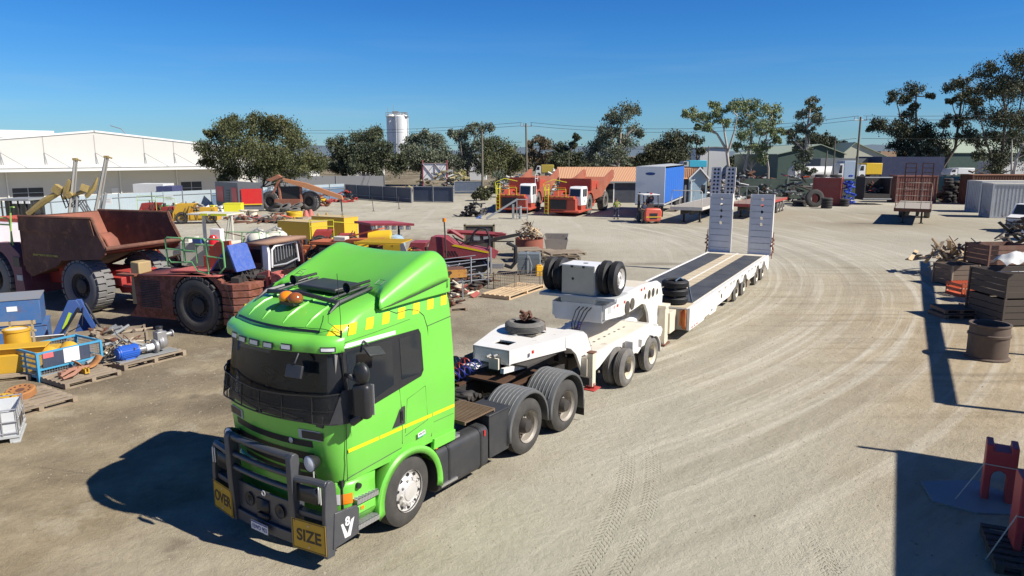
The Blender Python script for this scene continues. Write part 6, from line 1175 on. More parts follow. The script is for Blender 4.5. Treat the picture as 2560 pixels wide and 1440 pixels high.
# ================================================================ TWO RED HAUL TRUCKS by the tiled house
def haul_truck(name, label, o, rz, cab_tall):
    t = thing(name, label, 'dump truck', o, rz, None)       # local: x back, y away from the lit (white cab) side
    HR = paint('haul_red', (.50, .06, .03), .5, dirt=.5, dcol=(.3, .14, .09), scale=1.2, rust=.06); W = 3.3
    m = MB().m(HR); m.box(-2.9, 1.0, .35, W, .45, 1.55); m.prism([(-2.9, 1.55), (.9, 1.75), (.9, 1.5), (-2.9, 1.4)], .4, W, 'y'); m.box(-2.2, -.9, .02, .4, .45, 1.5); m.prism([(-3.0, .40), (-2.9, .55), (1.0, .5), (1.0, .38), (-2.8, .3)], -.0, W, 'y')
    m.prism([(-2.95, 1.75), (-2.0, 1.8), (-2.0, 1.5), (-2.95, 1.5)], .5, W - .1, 'y'); m.build('front_body', t, bevel=.04)
    m = MB().m(BLK); m.box(-2.965, -2.93, 1.2, 2.75, .62, 1.45); m.m(DKST)
    for k in range(8): m.box(-2.975, -2.966, 1.2, 2.75, .68 + .1 * k, .71 + .1 * k)
    m.build('radiator_grille', t)
    m = MB().m(LYEL)
    for k in range(6): m.box(-2.99, -2.952, .5 + .48 * k, .5 + .48 * k + .26, 1.70, 1.76)
    m.box(-1.9, -.9, .0, .03, 1.50, 1.56); m.build('reflective_tape', t)
    m = MB().m(LYEL)
    for y in (2.9, 3.25): m.tube([(-3.02, y, .15), (-3.02, y, 1.7), (-3.0, y, 2.6)], .03, 5)
    for k in range(5): m.tube([(-3.02, 2.9, .25 + .32 * k), (-3.02, 3.25, .25 + .32 * k)], .03, 5)
    m.build('ladder', t)
    m = MB().m(WHT); zt = 2.62 if not cab_tall else 2.75; m.prism([(-2.35, .95), (-.9, .9), (-.6, 1.4), (-.6, zt - .2), (-.75, zt), (-2.1, zt), (-2.3, zt - .15), (-2.45, 1.7)], -.02, 1.15, 'y'); cb = m.build('cab', t, bevel=.05)
    m = MB().m(GLS); m.prism([(-2.46, 1.75), (-2.44, 1.75), (-2.31, zt - .2), (-2.33, zt - .2)], .1, 1.05, 'y'); m.build('windscreen', cb)
    for a, b in ((-1.95, -1.45), (-1.35, -.85)): m = MB().m(GLS); m.prism(rr(a, b, 1.72, zt - .22, .08), -.035, -.022, 'y'); m.build('side_window', cb)
    m = MB().m(BLK); m.box(-1.6, -1.5, -.03, -.022, 1.2, 1.4); m.build('door_vent', cb)
    # tray: high front, tail kicked up and back
    m = MB().m(paint('haul_tray', (.33, .085, .045), .6, dirt=.5, dcol=(.36, .19, .12), scale=.8, vary=.2))
    pf = [(.9, 3.15), (3.3, 3.05), (5.2, 3.25), (8.0, 3.95), (8.6, 3.9), (8.5, 3.15), (6.0, 2.3), (4.6, 1.5), (1.9, 1.25), (1.1, 1.6), (.9, 2.2)]
    for y0 in (.15, W - .15): m.prism(pf, y0 - .06, y0 + .06, 'y')
    m.prism([(1.0, 2.2), (1.2, 1.65), (1.9, 1.35), (4.6, 1.6), (6.0, 2.4), (8.5, 3.2), (8.5, 3.12), (6.0, 2.28), (4.6, 1.5), (1.9, 1.25), (1.1, 1.55), (.9, 2.2)], .15, W - .15, 'y'); m.box(.86, .96, .1, W - .1, 1.9, 3.2); m.m(HR); m.box(.80, .86, .1, W - .1, 2.1, 3.25); m.prism([(.9, 3.1), (2.9, 3.0), (2.9, 2.4), (.9, 2.2)], .06, .09, 'y'); m.cyl((2.6, .0, 2.6), (2.6, .12, 2.6), .32, n=18); m.build('tray', t)
    m = MB().m(HR); A = arc(.25, .98, 1.15, 0, 150, 10); m.prism([(p[0], p[1]) for p in A] + [(p[0] * .9 + .03, p[1] * .9 + .1) for p in A[::-1]], -.05, .75, 'y'); m.prism([(p[0], p[1]) for p in A] + [(p[0] * .9 + .03, p[1] * .9 + .1) for p in A[::-1]], W - .75, W + .05, 'y'); m.box(1.4, 6.0, 1.2, 2.1, .8, 1.3); m.prism([(1.2, .55), (2.6, .6), (3.6, 1.4), (1.2, 1.5)], .35, .9, 'y'); m.build('fender', t)
    m = MB().m(DKST); m.cyl((.25, 0, .93), (.25, W, .93), .2); m.cyl((5.2, 0, .93), (5.2, W, .93), .2); m.box(-2.5, 1, .8, 2.5, .5, 1.4); m.build('axle', t)
    rails(t, 'hand_rail', LYEL, [[(-2.9, 3.2, 1.75), (-2.9, 3.2, 2.75), (-2.0, 3.2, 2.75), (-2.0, 3.2, 1.8)], [(-2.9, 3.2, 2.3), (-2.0, 3.2, 2.3)], [(-2.9, 3.3, 1.75), (-3.0, 3.35, 2.9), (-2.7, 2.5, 3.25), (-2.6, 1.3, 3.0)], [(-2.95, 1.25, 1.75), (-2.95, 1.25, 2.4), (-2.95, 2.0, 2.4), (-2.95, 2.0, 1.75)]], .03)
    rails(t, 'service_rail', paint('rail_orange', (.75, .22, .03), .5, dirt=.1), [[(-2.6, 2.1, 1.75), (-2.6, 2.1, 2.7), (-2.6, 2.9, 2.7), (-2.6, 2.9, 1.75)], [(-2.6, 2.1, 2.2), (-2.6, 2.9, 2.2)], [(-2.1, 1.6, 1.75), (-2.1, 1.6, 2.5), (-2.1, 2.8, 2.5)]], .035)
    mining_tyre(t, .25, 0, .93, .62, -1, rubber=RUBD); mining_tyre(t, .25, W, .93, .62, 1, rubber=RUBD); mining_tyre(t, 5.6, .0, .93, .7, -1, rubber=RUBD); mining_tyre(t, 5.6, W, .93, .7, 1, rubber=RUBD)
    return t
pB = G(1452, 541); yB = math.atan2(9.0, 3.9)
haul_truck('haul_truck', 'red haul truck with white cab, nearer and right of the pair by the tiled house', pB + Vector((math.cos(yB), math.sin(yB), 0)) * 2.4, yB, False)
pA = G(1326, 534); hA = haul_truck('haul_truck', 'red haul truck with a grey door and cab rail, left one of the pair', pA + Vector((math.cos(yB + .1), math.sin(yB + .1), 0)) * 2.6, yB + .1, True)
m = MB().m(LGREY); m.box(-1.75, -.95, -.06, -.03, .95, 1.68); m.build('door', hA); m = MB().m(WHT); m.tube([(-1.0, .0, 2.7), (-1.0, 0, 3.6), (-.1, 0, 3.6), (-.1, 0, 2.9)], .03, 5); m.tube([(-1.0, 0, 3.2), (-.1, 0, 3.2)], .03, 5); m.build('cab_rail', hA)
# ================================================================ CURTAIN TRAILER, FORKLIFT, FLATBEDS
q0 = G(1580, 508, 1.25); q1 = G(1660, 511, 1.25); q2 = G(1704, 497, 1.25); cy = R(-20); q1 = Vector((q1.x, q1.y, 0)); q0 = q1 - Vector((math.cos(cy), math.sin(cy), 0)) * 2.5; ct = thing('curtain_trailer', 'tall curtain sided trailer with white front and bright blue side', 'trailer', (q0.x, q0.y, 0), cy)
W_ = 2.5; L_ = 13.0; zt = 4.45
m = MB().m(paint('trailer_front_white', (.72, .74, .74), .4, dirt=.1)); m.box(0, W_, 0, .12, 1.25, zt); m.box(.0, W_, -.02, 0, 1.25, 1.32); m.build('front_wall', ct, bevel=.06)
m = MB().m(paint('curtain_blue', (.015, .13, .50), .5, dirt=.06, scale=1)); 
m.grid(lambda u, v: Vector((W_ + .01 + .03 * math.sin(u * 60), .12 + (L_ - .2) * u, 1.35 + (zt - 1.5) * v)), 60, 4); m.grid(lambda u, v: Vector((-.01, .12 + (L_ - .2) * u, 1.35 + (zt - 1.5) * v)), 6, 3); m.build('curtain', ct)
m = MB().m(LGREY); m.add([(0, 0, zt), (W_, 0, zt), (W_, L_, zt), (0, L_, zt), (W_ / 2, .5, zt + .12), (W_ / 2, L_ - .5, zt + .12)], [(0, 1, 4), (1, 2, 5, 4), (2, 3, 5), (3, 0, 4, 5)]); m.box(0, W_, L_ - .1, L_, 1.25, zt); m.box(0, W_, 0, L_, 1.15, 1.25); m.build('roof', ct)
m = MB().m(DKST); m.box(.5, W_ - .5, .5, L_, .85, 1.15); m.box(.4, .6, 2.2, 2.4, 0, .9); m.box(W_ - .6, W_ - .4, 2.2, 2.4, 0, .9); m.build('underframe', ct)
m = MB().m(paint('oval_badge_blue', (.02, .07, .25), .4, dirt=.05)); m.lathe([(.001, .0), (.42, 0), (.42, .01)], o=(0, 0, 0), ax=(0, -1, 0), n=28); o = m.build('oval_badge', ct); o.location = (W_ * .5, -.03, zt - .62); o.scale = (1, 1, .3)
for y in (L_ - 4.2, L_ - 2.9, L_ - 1.6):
    road_wheel(ct, W_ - .0, y, .5, .27, -1, 'steel').rotation_euler = (0, 0, PI / 2); road_wheel(ct, .0, y, .5, .27, -1, 'steel').rotation_euler = (0, 0, -PI / 2)
fk = thing('forklift', 'orange red forklift with a pale roof seen from behind', 'forklift', G(1630, 559), R(8))
m = MB().m(paint('forklift_red', (.62, .10, .06), .4, dirt=.2)); m.prism([(-.68, .3), (-.5, .18), (.5, .18), (.68, .3), (.72, .95), (.6, 1.22), (-.6, 1.22), (-.72, .95)], -.3, .55, 'y'); m.build('counterweight', fk, bevel=.10)
m = MB().m(BLK); m.box(-.32, .32, -.32, -.30, .62, .85); m.box(-.3, .3, -.32, -.30, .38, .5); m.m(LYEL); m.box(-.62, .62, -.33, -.315, .53, .57); m.build('rear_grille', fk)
m = MB().m(DKST); m.box(-.55, .55, .5, 2.3, .25, .95); m.cb((0, .75, 1.3), (.55, .5, .5)); m.cb((0, .95, 1.6), (.5, .12, .6)); m.build('body', fk, bevel=.03)
for x in (-.62, .62):
    for y in (.35, 1.9): m = MB().m(DKST); m.tube([(x, y, .95), (x * .97, y + (.15 if y < 1 else -.1), 2.25)], .045, 5); m.build('roof_post', fk)
m = MB().m(WHT); m.box(-.68, .68, .3, 1.95, 2.25, 2.31); m.m(REDL); m.cyl((0, .45, 2.31), (0, .45, 2.45), .07); m.build('roof', fk, bevel=.01)
m = MB().m(DKST)
for x in (-.35, .35): m.box(x - .06, x + .06, 2.3, 2.42, .1, 2.4)
for x in (-.3, .3): m.box(x - .07, x + .07, 2.42, 3.5, .08, .13)
m.box(-.5, .5, 2.42, 2.5, .1, .6); m.build('mast', fk)
for x, y in ((-.62, .1), (.62, .1), (-.66, 1.9), (.66, 1.9)): w_ = road_wheel(fk, x, y, .33 if y < 1 else .4, .24, -1, 'steel', rubber=RUBD); w_.rotation_euler = (0, 0, PI / 2 if x > 0 else -PI / 2)
def flatbed(name, label, a, b, L_, zt, deck, edge, hb, group=None, wheels=3, ramp=None, side_=False, rake=True, yw=None):
    """a, b: ground points under the near corners of the front edge"""
    W = 2.5
    a = b - Vector((math.cos(yw), math.sin(yw), 0)) * W; t = thing(name, label, 'trailer', a, yw, group)
    m = MB().m(deck); m.box(0, W, 0, L_, zt - .06, zt); m.build('deck', t)
    m = MB().m(edge); m.box(-.02, W + .02, -.05, 0, zt - .25, zt + .01); m.box(W, W + .04, 0, L_, zt - .22, zt + .01); m.box(-.04, 0, 0, L_, zt - .22, zt + .01); m.m(DKST); m.box(.8, 1.0, 0, L_, zt - .6, zt - .06); m.box(W - 1.0, W - .8, 0, L_, zt - .6, zt - .06)
    for k in range(int(L_ / 1.5)): m.box(.05, W - .05, .4 + 1.5 * k, .5 + 1.5 * k, zt - .2, zt - .06)
    m.build('chassis', t)
    for x in (.6, W - .6): m = MB().m(DKST); m.box(x - .07, x + .07, 2.0, 2.15, .05, zt - .2); m.box(x - .16, x + .16, 1.95, 2.2, 0, .05); m.build('landing_leg', t)
    for k in range(wheels):
        for x, s_ in ((W - .02, 1), (.02, -1)): w_ = road_wheel(t, x, L_ - 1.2 - 1.3 * k, .5, .5, -1, 'steel', rubber=RUBD); w_.rotation_euler = (0, 0, s_ * PI / 2)
    if hb:
        m = MB().m(hb[1]); h = hb[0]; m.tube([(.05, .05, zt), (.05, .05, zt + h - .1), (.15, .05, zt + h), (W - .15, .05, zt + h), (W - .05, .05, zt + h - .1), (W - .05, .05, zt)], .035, 6)
        for x in ([W * .28, W * .72] if rake else [W * .35, W * .6]): m.tube([(x, .05, zt), (x, .05, zt + h)], .025, 5)
        for k in range(1, hb[2]): m.tube([(.05, .05, zt + h * k / hb[2]), (W - .05, .05, zt + h * k / hb[2])], .025, 5)
        m.build('head_board', t)
    if ramp:
        for x0, x1 in ((.15, W * .40), (W * .60, W - .15)):
            m = MB().m(ramp[1]); X0 = m.X; m.X = Matrix.Translation((0, L_ + .1, zt)) @ Matrix.Rotation(R(-6), 4, 'X'); H = ramp[0]
            for z in [H * k / 8 for k in range(9)]: m.box(x0, x1, 0, .1, z - .03, z + .03)
            for x in (x0, x1): m.box(x - .05, x + .05, -.02, .14, 0, H)
            if ramp[2]: m.m(ramp[1]); m.box(x0, x1, .05, .09, 0, H); m.m(BLK); [m.lathe([(.001, 0), (.11, 0)], o=(x, .045, H * (k + .5) / 8), ax=(0, -1, 0), n=12) for k in range(8) for x in (x0 + (x1 - x0) * .3, x0 + (x1 - x0) * .7)]
            m.build('ramp', t)
    return t
GD = paint('grey_deck_boards', (.34, .31, .26), .8, dirt=.4, scale=2, wave=(.9, 'Y', .4)); GW = paint('edge_white', (.66, .62, .55), .5, dirt=.3, rust=.1)
def gz(x, y, z): p = G(x, y, z); return Vector((p.x, p.y, 0))
flatbed('flatbed_trailer', 'grey decked flatbed trailer with a white edge and tall punched cream ramps', gz(1671, 513, 1.35), gz(1755, 519, 1.35), 14, 1.35, GD, GW, (1.3, GW, 1), yw=R(-27), ramp=(2.9, paint('punched_cream', (.74, .68, .60), .6, dirt=.2), True))
flatbed('flatbed_trailer', 'red edged flatbed trailer with three visible rear wheels, behind the raised loader ramps', gz(1826, 507, 1.3), gz(1895, 511, 1.3), 12.5, 1.3, paint('brown_deck', (.27, .17, .13), .8, dirt=.4), paint('flatbed_red', (.42, .04, .035), .5, dirt=.3, rust=.1), (1.5, GALV, 2), rake=False, yw=R(-31))
flatbed('flatbed_trailer', 'rusty flatbed trailer with a railed headboard and ladder ramps, parked alone', gz(2219, 519, 1.3), gz(2327, 523, 1.3), 11, 1.3, GD, RUSTY, (2.0, paint('pale_rail', (.42, .34, .28), .6, dirt=.5, rust=.45), 4), wheels=2, yw=R(-30), ramp=(3.4, RUSTY, False))
# ================================================================ CONTAINERS AND TYRES AT THE RIGHT BACK
def container(name, label, a, b, L_, H, mat, rib='X', roofm=None, group=None, z=0.0, cat='container', door=False):
    yw = math.atan2(b.y - a.y, b.x - a.x); W = (b - a).length; t = thing(name, label, cat, (a.x, a.y, z), yw, group)
    m = MB().m(mat); m.box(.04, W - .04, .04, L_ - .04, .12, H - .1)
    n = int(W / .28)
    for k in range(n): m.box(.1 + (W - .2) * k / n, .1 + (W - .2) * (k + .5) / n, .0, .04, .16, H - .14)
    n = int(L_ / .28)
    for k in range(n): m.box(0, .04, .1 + (L_ - .2) * k / n, .1 + (L_ - .2) * (k + .5) / n, .16, H - .14); m.box(W - .04, W, .1 + (L_ - .2) * k / n, .1 + (L_ - .2) * (k + .5) / n, .16, H - .14)
    m.build('wall', t)
    m = MB().m(mat)
    for x in (0, W):
        for y in (0, L_): m.box(x - .06, x + .06, y - .06, y + .06, 0, H)
    for z_ in (.08, H - .07):
        for y in (0, L_): m.box(0, W, y - .05, y + .05, z_ - .07, z_ + .07)
        for x in (0, W): m.box(x - .05, x + .05, 0, L_, z_ - .07, z_ + .07)
    m.build('corner_frame', t)
    m = MB().m(roofm or mat); m.box(.05, W - .05, .05, L_ - .05, H - .1, H - .03); m.build('roof', t); return t
CRD = paint('container_red', (.34, .055, .045), .6, dirt=.3, rust=.12, scale=1.2); CW = paint('container_white', (.50, .52, .52), .6, dirt=.3, dcol=(.3, .2, .12), rust=.1, scale=1.0)
rc = container('shipping_container', 'red shed like container with two tyres on its white roof', G(2030, 513), G(2098, 515), 3.0, 3.0, CRD, roofm=WHT)
container('shipping_container', 'dark red container standing behind the rusty flatbed trailer', G(2238, 507), G(2338, 507.6), 2.2, 3.1, paint('container_oxide', (.20, .045, .035), .65, dirt=.5, rust=.25, scale=1.5))
container('shipping_container', 'worn white container nearest the white ute, rust streaked', G(2475, 545), G(2640, 548), 2.5, 3.0, CW, roofm=CREAM)
container('shipping_container', 'worn white container partly behind the nearer one, pale ribbed roof', G(2447, 532), G(2600, 533), 2.5, 3.0, CW, roofm=CREAM)
container('shipping_container', 'dull brown container with a tan ribbed roof behind the two white ones', G(2425, 512), G(2620, 513), 2.5, 3.3, RUSTY, roofm=TILE)
def big_tyre(label, loc, rot=(0, 0, 0), Rr=.9, W=.5, group=None, rub=RUB, name='tyre'):
    key = ('bt', Rr, W)
    if key not in MC: t = tyre_mb(Rr, W, 30, 3, .5).m(RUB).build('tyre', mat=RUB); MC[key] = t.data; COL.objects.unlink(t); bpy.data.objects.remove(t)
    o = bpy.data.objects.new(name, MC[key]); COL.objects.link(o); o.location = loc; o.rotation_euler = rot; o.material_slots[0].link = 'OBJECT'; o.material_slots[0].material = rub; return tag(o, label, 'tyre', group)
ra = rc.location; rzr = Matrix.Rotation(rc.rotation_euler.z, 4, 'Z')
big_tyre('left one of two tyres lying on the red container roof', ra + rzr @ Vector((.6, 1.2, 3.0)), (PI / 2, 0, 0), .62, .32, 'tyres on the red container'); big_tyre('right one of two tyres lying on the red container roof', ra + rzr @ Vector((2.1, 1.2, 3.0)), (PI / 2, 0, 0), .62, .32, 'tyres on the red container')
big_tyre('biggest upright tyre leaning on the front of the red container', G(2030, 516) + Vector((-.1, -1.0, .93)), (R(-8), 0, 0), .95, .5)
for k in range(4): big_tyre(('lowest', 'second', 'third', 'top')[k] + ' tyre of the pile of four in front of the biggest upright tyre', G(2045, 518) + Vector((.2, -1.6, .0 + .27 * k)), (PI / 2, 0, 0), .55, .27, 'tyre pile by the red container')
for k in range(3): big_tyre(('bottom', 'middle', 'top')[k] + ' tyre of the small pile at the right corner of the red container', G(2105, 515) + Vector((.0, -.5, .0 + .27 * k)), (PI / 2, 0, 0), .5, .27, 'tyre pile by the red container')
for k in range(2): big_tyre(('lower', 'upper')[k] + ' tyre of the flat pair left of the biggest upright tyre', G(1995, 514) + Vector((0, -.4, .0 + .3 * k)), (PI / 2, 0, 0), .75, .3, 'tyre pile by the red container')
for k in range(5): big_tyre(('first', 'second', 'third', 'fourth', 'last')[k] + ' tyre from the left, in the row leaning beside the dark red container', G(2352 + 13 * k, 506) + Vector((0, .5, .75)), (R(75), R(25 + 3 * k), R(60)), .85, .35, 'tyres leaning in a row', RUBD)
r2 = random.Random(4); kk = 0
TGX = [(2365 + 13.5 * i) for i in range(9)]
for i, px in enumerate(TGX):
    for j in range(9 - (i % 3)):
        big_tyre('black tyre in the dark stacked wall of tyres behind the containers', G(px, 506) + Vector((r2.uniform(-.1, .1), r2.uniform(-.2, .2), .0 + .31 * j)), (PI / 2 + r2.uniform(-.1, .1), r2.uniform(-.1, .1), 0), .52, .3, 'wall of stacked tyres'); kk += 1
# people
def person(label, loc, rz, shirt, trou, pose, hat=None):
    t = thing('person', label, 'person', loc, rz); SK = paint('skin', (.42, .24, .16), .6, dirt=0)
    J = {'pel': (0, 0, .95), 'chest': (0, 0, 1.28), 'neck': (0, 0, 1.50), 'head': (0, -.01, 1.62), 'top': (0, -.01, 1.74), 'shL': (-.18, 0, 1.43), 'shR': (.18, 0, 1.43), 'hipL': (-.1, 0, .92), 'hipR': (.1, 0, .92), 'knL': (-.13, -.02, .50), 'knR': (.14, -.02, .50), 'anL': (-.15, .02, .09), 'anR': (.17, .02, .09), 'toL': (-.16, -.14, .04), 'toR': (.19, -.14, .04)}
    J.update(pose); rad = {'pel': .15, 'chest': .16, 'neck': .06, 'head': .095, 'top': .07, 'shL': .075, 'shR': .075, 'hipL': .10, 'hipR': .10, 'knL': .065, 'knR': .065, 'anL': .045, 'anR': .045, 'toL': .04, 'toR': .04, 'elL': .045, 'elR': .045, 'haL': .032, 'haR': .032}
    E = [('pel', 'chest'), ('chest', 'neck'), ('neck', 'head'), ('head', 'top'), ('chest', 'shL'), ('chest', 'shR'), ('shL', 'elL'), ('elL', 'haL'), ('shR', 'elR'), ('elR', 'haR'), ('pel', 'hipL'), ('pel', 'hipR'), ('hipL', 'knL'), ('knL', 'anL'), ('anL', 'toL'), ('hipR', 'knR'), ('knR', 'anR'), ('anR', 'toR')]
    def skin(name, keys, edges, mat, k=1.0, root=None):
        ks = list(keys); me = bpy.data.meshes.new(name); me.from_pydata([J[a] for a in ks], [(ks.index(a), ks.index(b)) for a, b in edges], []); me.materials.append(mat); o = bpy.data.objects.new(name, me); COL.objects.link(o); o.parent = t
        md = o.modifiers.new('skin', 'SKIN'); 
        for i, a in enumerate(ks): me.skin_vertices[0].data[i].radius = (rad[a] * k, rad[a] * k * (.75 if a in ('pel', 'chest') else 1)); me.skin_vertices[0].data[i].use_root = (a == (root or ks[0]))
        md2 = o.modifiers.new('sub', 'SUBSURF'); md2.levels = 1; md2.render_levels = 2; md.use_smooth_shade = True; return o
    for s_ in 'LR':
        h = Vector(J['ha' + s_]); e = Vector(J['el' + s_]); d = (h - e).normalized(); sd_ = d.cross(Vector((0, 1, .1))).normalized()
        for q in range(4): J['f%s%d' % (s_, q)] = tuple(h + d * .06 + sd_ * (.02 * (q - 1.5))); J['g%s%d' % (s_, q)] = tuple(h + d * (.11 - .008 * abs(q - 1.5)) + sd_ * (.022 * (q - 1.5)) + Vector((0, -.015, 0))); rad['f%s%d' % (s_, q)] = .010; rad['g%s%d' % (s_, q)] = .008
        J['t' + s_] = tuple(h + d * .045 + sd_ * -.05); rad['t' + s_] = .010; E += [('ha' + s_, 'f%s%d' % (s_, q)) for q in range(4)] + [('f%s%d' % (s_, q), 'g%s%d' % (s_, q)) for q in range(4)] + [('ha' + s_, 't' + s_)]
    ks = []
    for a, b in E:
        for c in (a, b):
            if c not in ks: ks.append(c)
    skin('body', ks, E, SK, 1.0, 'pel')
    skin('shirt', ['pel', 'chest', 'neck', 'shL', 'shR', 'elL', 'elR'], [('pel', 'chest'), ('chest', 'neck'), ('chest', 'shL'), ('chest', 'shR'), ('shL', 'elL'), ('shR', 'elR')], shirt, 1.13, 'pel')
    skin('trousers', ['pel', 'hipL', 'hipR', 'knL', 'knR', 'anL', 'anR'], [('pel', 'hipL'), ('pel', 'hipR'), ('hipL', 'knL'), ('knL', 'anL'), ('hipR', 'knR'), ('knR', 'anR')], trou, 1.15, 'pel')
    for s_ in 'LR': x, y, z = J['an' + s_]; m = MB().m(BLK); m.cb((x, y - .06, .05), (.10, .27, .10)); m.build('boot', t, bevel=.03); m = MB().m(LGREY); m.cyl((x, y, .30), (x, y, .35), .085, n=12); m.build('reflective_band', t)
    hx, hy, hz = J['head']; m = MB().m(paint('hair_dark', (.03, .02, .015), .8, dirt=0)); m.X = Matrix.Translation((hx, hy + .02, hz + .05)) @ Matrix.Diagonal((.10, .11, .11, 1)); m.lathe([(math.cos(R(a)), math.sin(R(a))) for a in range(-10, 91, 20)], n=14); m.build('hair', t)
    m = MB().m(SK); m.cb((hx, hy - .115, hz - .005), (.025, .04, .04)); m.cb((hx - .10, hy, hz), (.02, .04, .06)); m.cb((hx + .10, hy, hz), (.02, .04, .06)); m.m(BLK); m.cb((hx - .035, hy - .095, hz + .025), (.022, .01, .012)); m.cb((hx + .035, hy - .095, hz + .025), (.022, .01, .012)); m.cb((hx, hy - .10, hz - .045), (.05, .01, .01)); m.build('face', t)
    return t
HV = paint('hi_vis_lime', (.24, .30, .05), .8, dirt=.1); NT = paint('navy_cloth', (.02, .028, .06), .8, dirt=.05); KH = paint('khaki_cloth', (.20, .17, .12), .85, dirt=.1)
person('standing man in a lime work shirt and navy trousers', G(1540, 548), 0, HV, NT, {'elL': (-.24, .02, 1.17), 'haL': (-.22, -.06, .95), 'elR': (.42, .05, 1.22), 'haR': (.22, -.02, 1.02)})
person('man in a dark shirt and khaki trousers beside the forklift, looking down', G(1609, 559), R(15), NT, KH, {'elL': (-.26, -.02, 1.18), 'haL': (-.08, -.24, 1.12), 'elR': (.26, -.02, 1.18), 'haR': (.08, -.24, 1.12), 'head': (0, -.05, 1.61), 'top': (0, -.06, 1.72)})
q = person('driver in dark clothes sitting on the forklift under its roof', fk.location + Vector((0, .75, .62)), R(188), NT, NT, {'knL': (-.14, -.42, .90), 'knR': (.14, -.42, .90), 'anL': (-.14, -.45, .50), 'anR': (.14, -.45, .50), 'toL': (-.14, -.58, .46), 'toR': (.14, -.58, .46), 'elL': (-.22, -.12, 1.16), 'haL': (-.12, -.38, 1.15), 'elR': (.22, -.12, 1.16), 'haR': (.12, -.38, 1.15)})
for ch in list(q.children):
    if ch.name.startswith(('boot', 'reflective_band')): ch.location = (0, -.5 + .0, .41) if ch.name.startswith('boot') else (0, -.45, .25)
# ================================================================ small builders
V = lambda x, y, z=0: Vector((x, y, z))
def pallet(label, loc, rz, L=1.2, W=1.15, mat=None, H=.14, nb=7, group=None, mat2=None):
    t = thing('pallet', label, 'pallet', loc, rz, group); mat = mat or WOOD
    m = MB().m(mat); w = W / (nb * 1.6)
    for i in range(nb): y = -W / 2 + (W - w) * i / (nb - 1); m.box(-L / 2, L / 2, y, y + w, H - .022, H)
    m.build('deck_board', t)
    m = MB().m(mat2 or mat)
    for k in (-1, 0, 1): m.box(k * (L / 2 - .05) - .05, k * (L / 2 - .05) + .05, -W / 2, W / 2, .02, H - .022)
    for k in (-1, 0, 1): m.box(-L / 2, L / 2, k * (W / 2 - .06) - .05, k * (W / 2 - .06) + .05, 0, .02)
    m.build('bearer', t); return t
def crate(label, loc, rz, L, W, H, mat=None, th=.03, name='timber_crate', group=None, rows=4, cap=None):
    t = thing(name, label, 'crate', loc, rz, group); mat = mat or WOOD; h = H / rows
    m = MB().m(mat)
    for k in range(rows):
        z0, z1 = k * h + .05, (k + 1) * h + .03
        m.box(-L / 2, L / 2, -W / 2, -W / 2 + th, z0, z1); m.box(-L / 2, L / 2, W / 2 - th, W / 2, z0, z1); m.box(-L / 2, -L / 2 + th, -W / 2 + th + .002, W / 2 - th - .002, z0, z1); m.box(L / 2 - th, L / 2, -W / 2 + th + .002, W / 2 - th - .002, z0, z1)
    m.box(-L / 2 + th, L / 2 - th, -W / 2 + th, W / 2 - th, .06, .09); m.build('side_board', t)
    m = MB().m(cap or mat)
    for x in (-1, 1):
        for y in (-1, 1): m.box(x * (L / 2 + .012) - .03, x * (L / 2 + .012) + .03, y * (W / 2 + .012) - .03, y * (W / 2 + .012) + .03, 0, H + .04)
    m.build('corner_post', t); return t
def junk(name, label, cat, loc, n, size, mats, seed, h=.35, rz=0, kinds='bcd', s=1.0, group=None):
    """a heap of scrap pieces that reads as one lot"""
    r = random.Random(seed); m = MB()
    for i in range(n):
        m.m(mats[r.randrange(len(mats))]); x, y = r.gauss(0, size[0] * .33), r.gauss(0, size[1] * .33); e = math.exp(-(x * x / size[0] ** 2 + y * y / size[1] ** 2) * 2.2); z = .04 + h * e * r.random(); k = r.choice(kinds); a = (r.uniform(-.5, .5), r.uniform(-.5, .5), r.random() * 6)
        if k == 'b': m.cb((x, y, z), (r.uniform(.15, .5) * s, r.uniform(.05, .15) * s, r.uniform(.02, .08) * s), a)
        elif k == 'c': d = Vector((math.cos(a[2]), math.sin(a[2]), a[0])) * r.uniform(.1, .35) * s; m.cyl(V(x, y, z + .03) - d, V(x, y, z + .03) + d, r.uniform(.02, .06) * s, n=8)
        elif k == 'd': m.lathe([(.04 * s, -.03), (.12 * s, -.03), (.12 * s, .03), (.04 * s, .03), (.04 * s, -.03)], o=(x, y, z + .05), ax=(a[0], a[1], 1), n=14)
        elif k == 'p': m.cb((x, y, z + .1), (r.uniform(.5, 1.1) * s, r.uniform(.08, .12) * s, .025 * s), (r.uniform(-.9, .9), r.uniform(-.9, .9), a[2]))
        elif k == 'h': p = V(x, y, z); m.tube([p, p + V(r.uniform(-.3, .3), r.uniform(-.3, .3), .2), p + V(r.uniform(-.5, .5), r.uniform(-.5, .5), .1), p + V(r.uniform(-.6, .6), r.uniform(-.6, .6), 0)], .018 * s, 5)
    o = m.build(name, loc=loc, rotz=rz); return tag(o, label, cat, group)
def boxthing(name, label, cat, loc, rz, d, mat, lid=None, group=None, bevel=.02, lugs=0, extra=None):
    t = thing(name, label, cat, loc, rz, group); m = MB().m(mat); m.box(0, d[0], 0, d[1], 0, d[2]); m.build('body', t, bevel=bevel)
    m = MB().m(lid or mat); m.box(-.02, d[0] + .02, -.02, d[1] + .02, d[2], d[2] + .03); m.build('lid', t)
    for i in range(lugs):
        x = d[0] * (.12 + .76 * (i % 2)); y = d[1] * (.2 + .6 * (i // 2)); m = MB().m(mat); m.lathe([(.05, -.015), (.09, -.015), (.09, .015), (.05, .015), (.05, -.015)], o=(x, y, d[2] + .09), ax=(0, 1, 0), n=14); m.build('lifting_lug', t)
    if extra: extra(t)
    return t
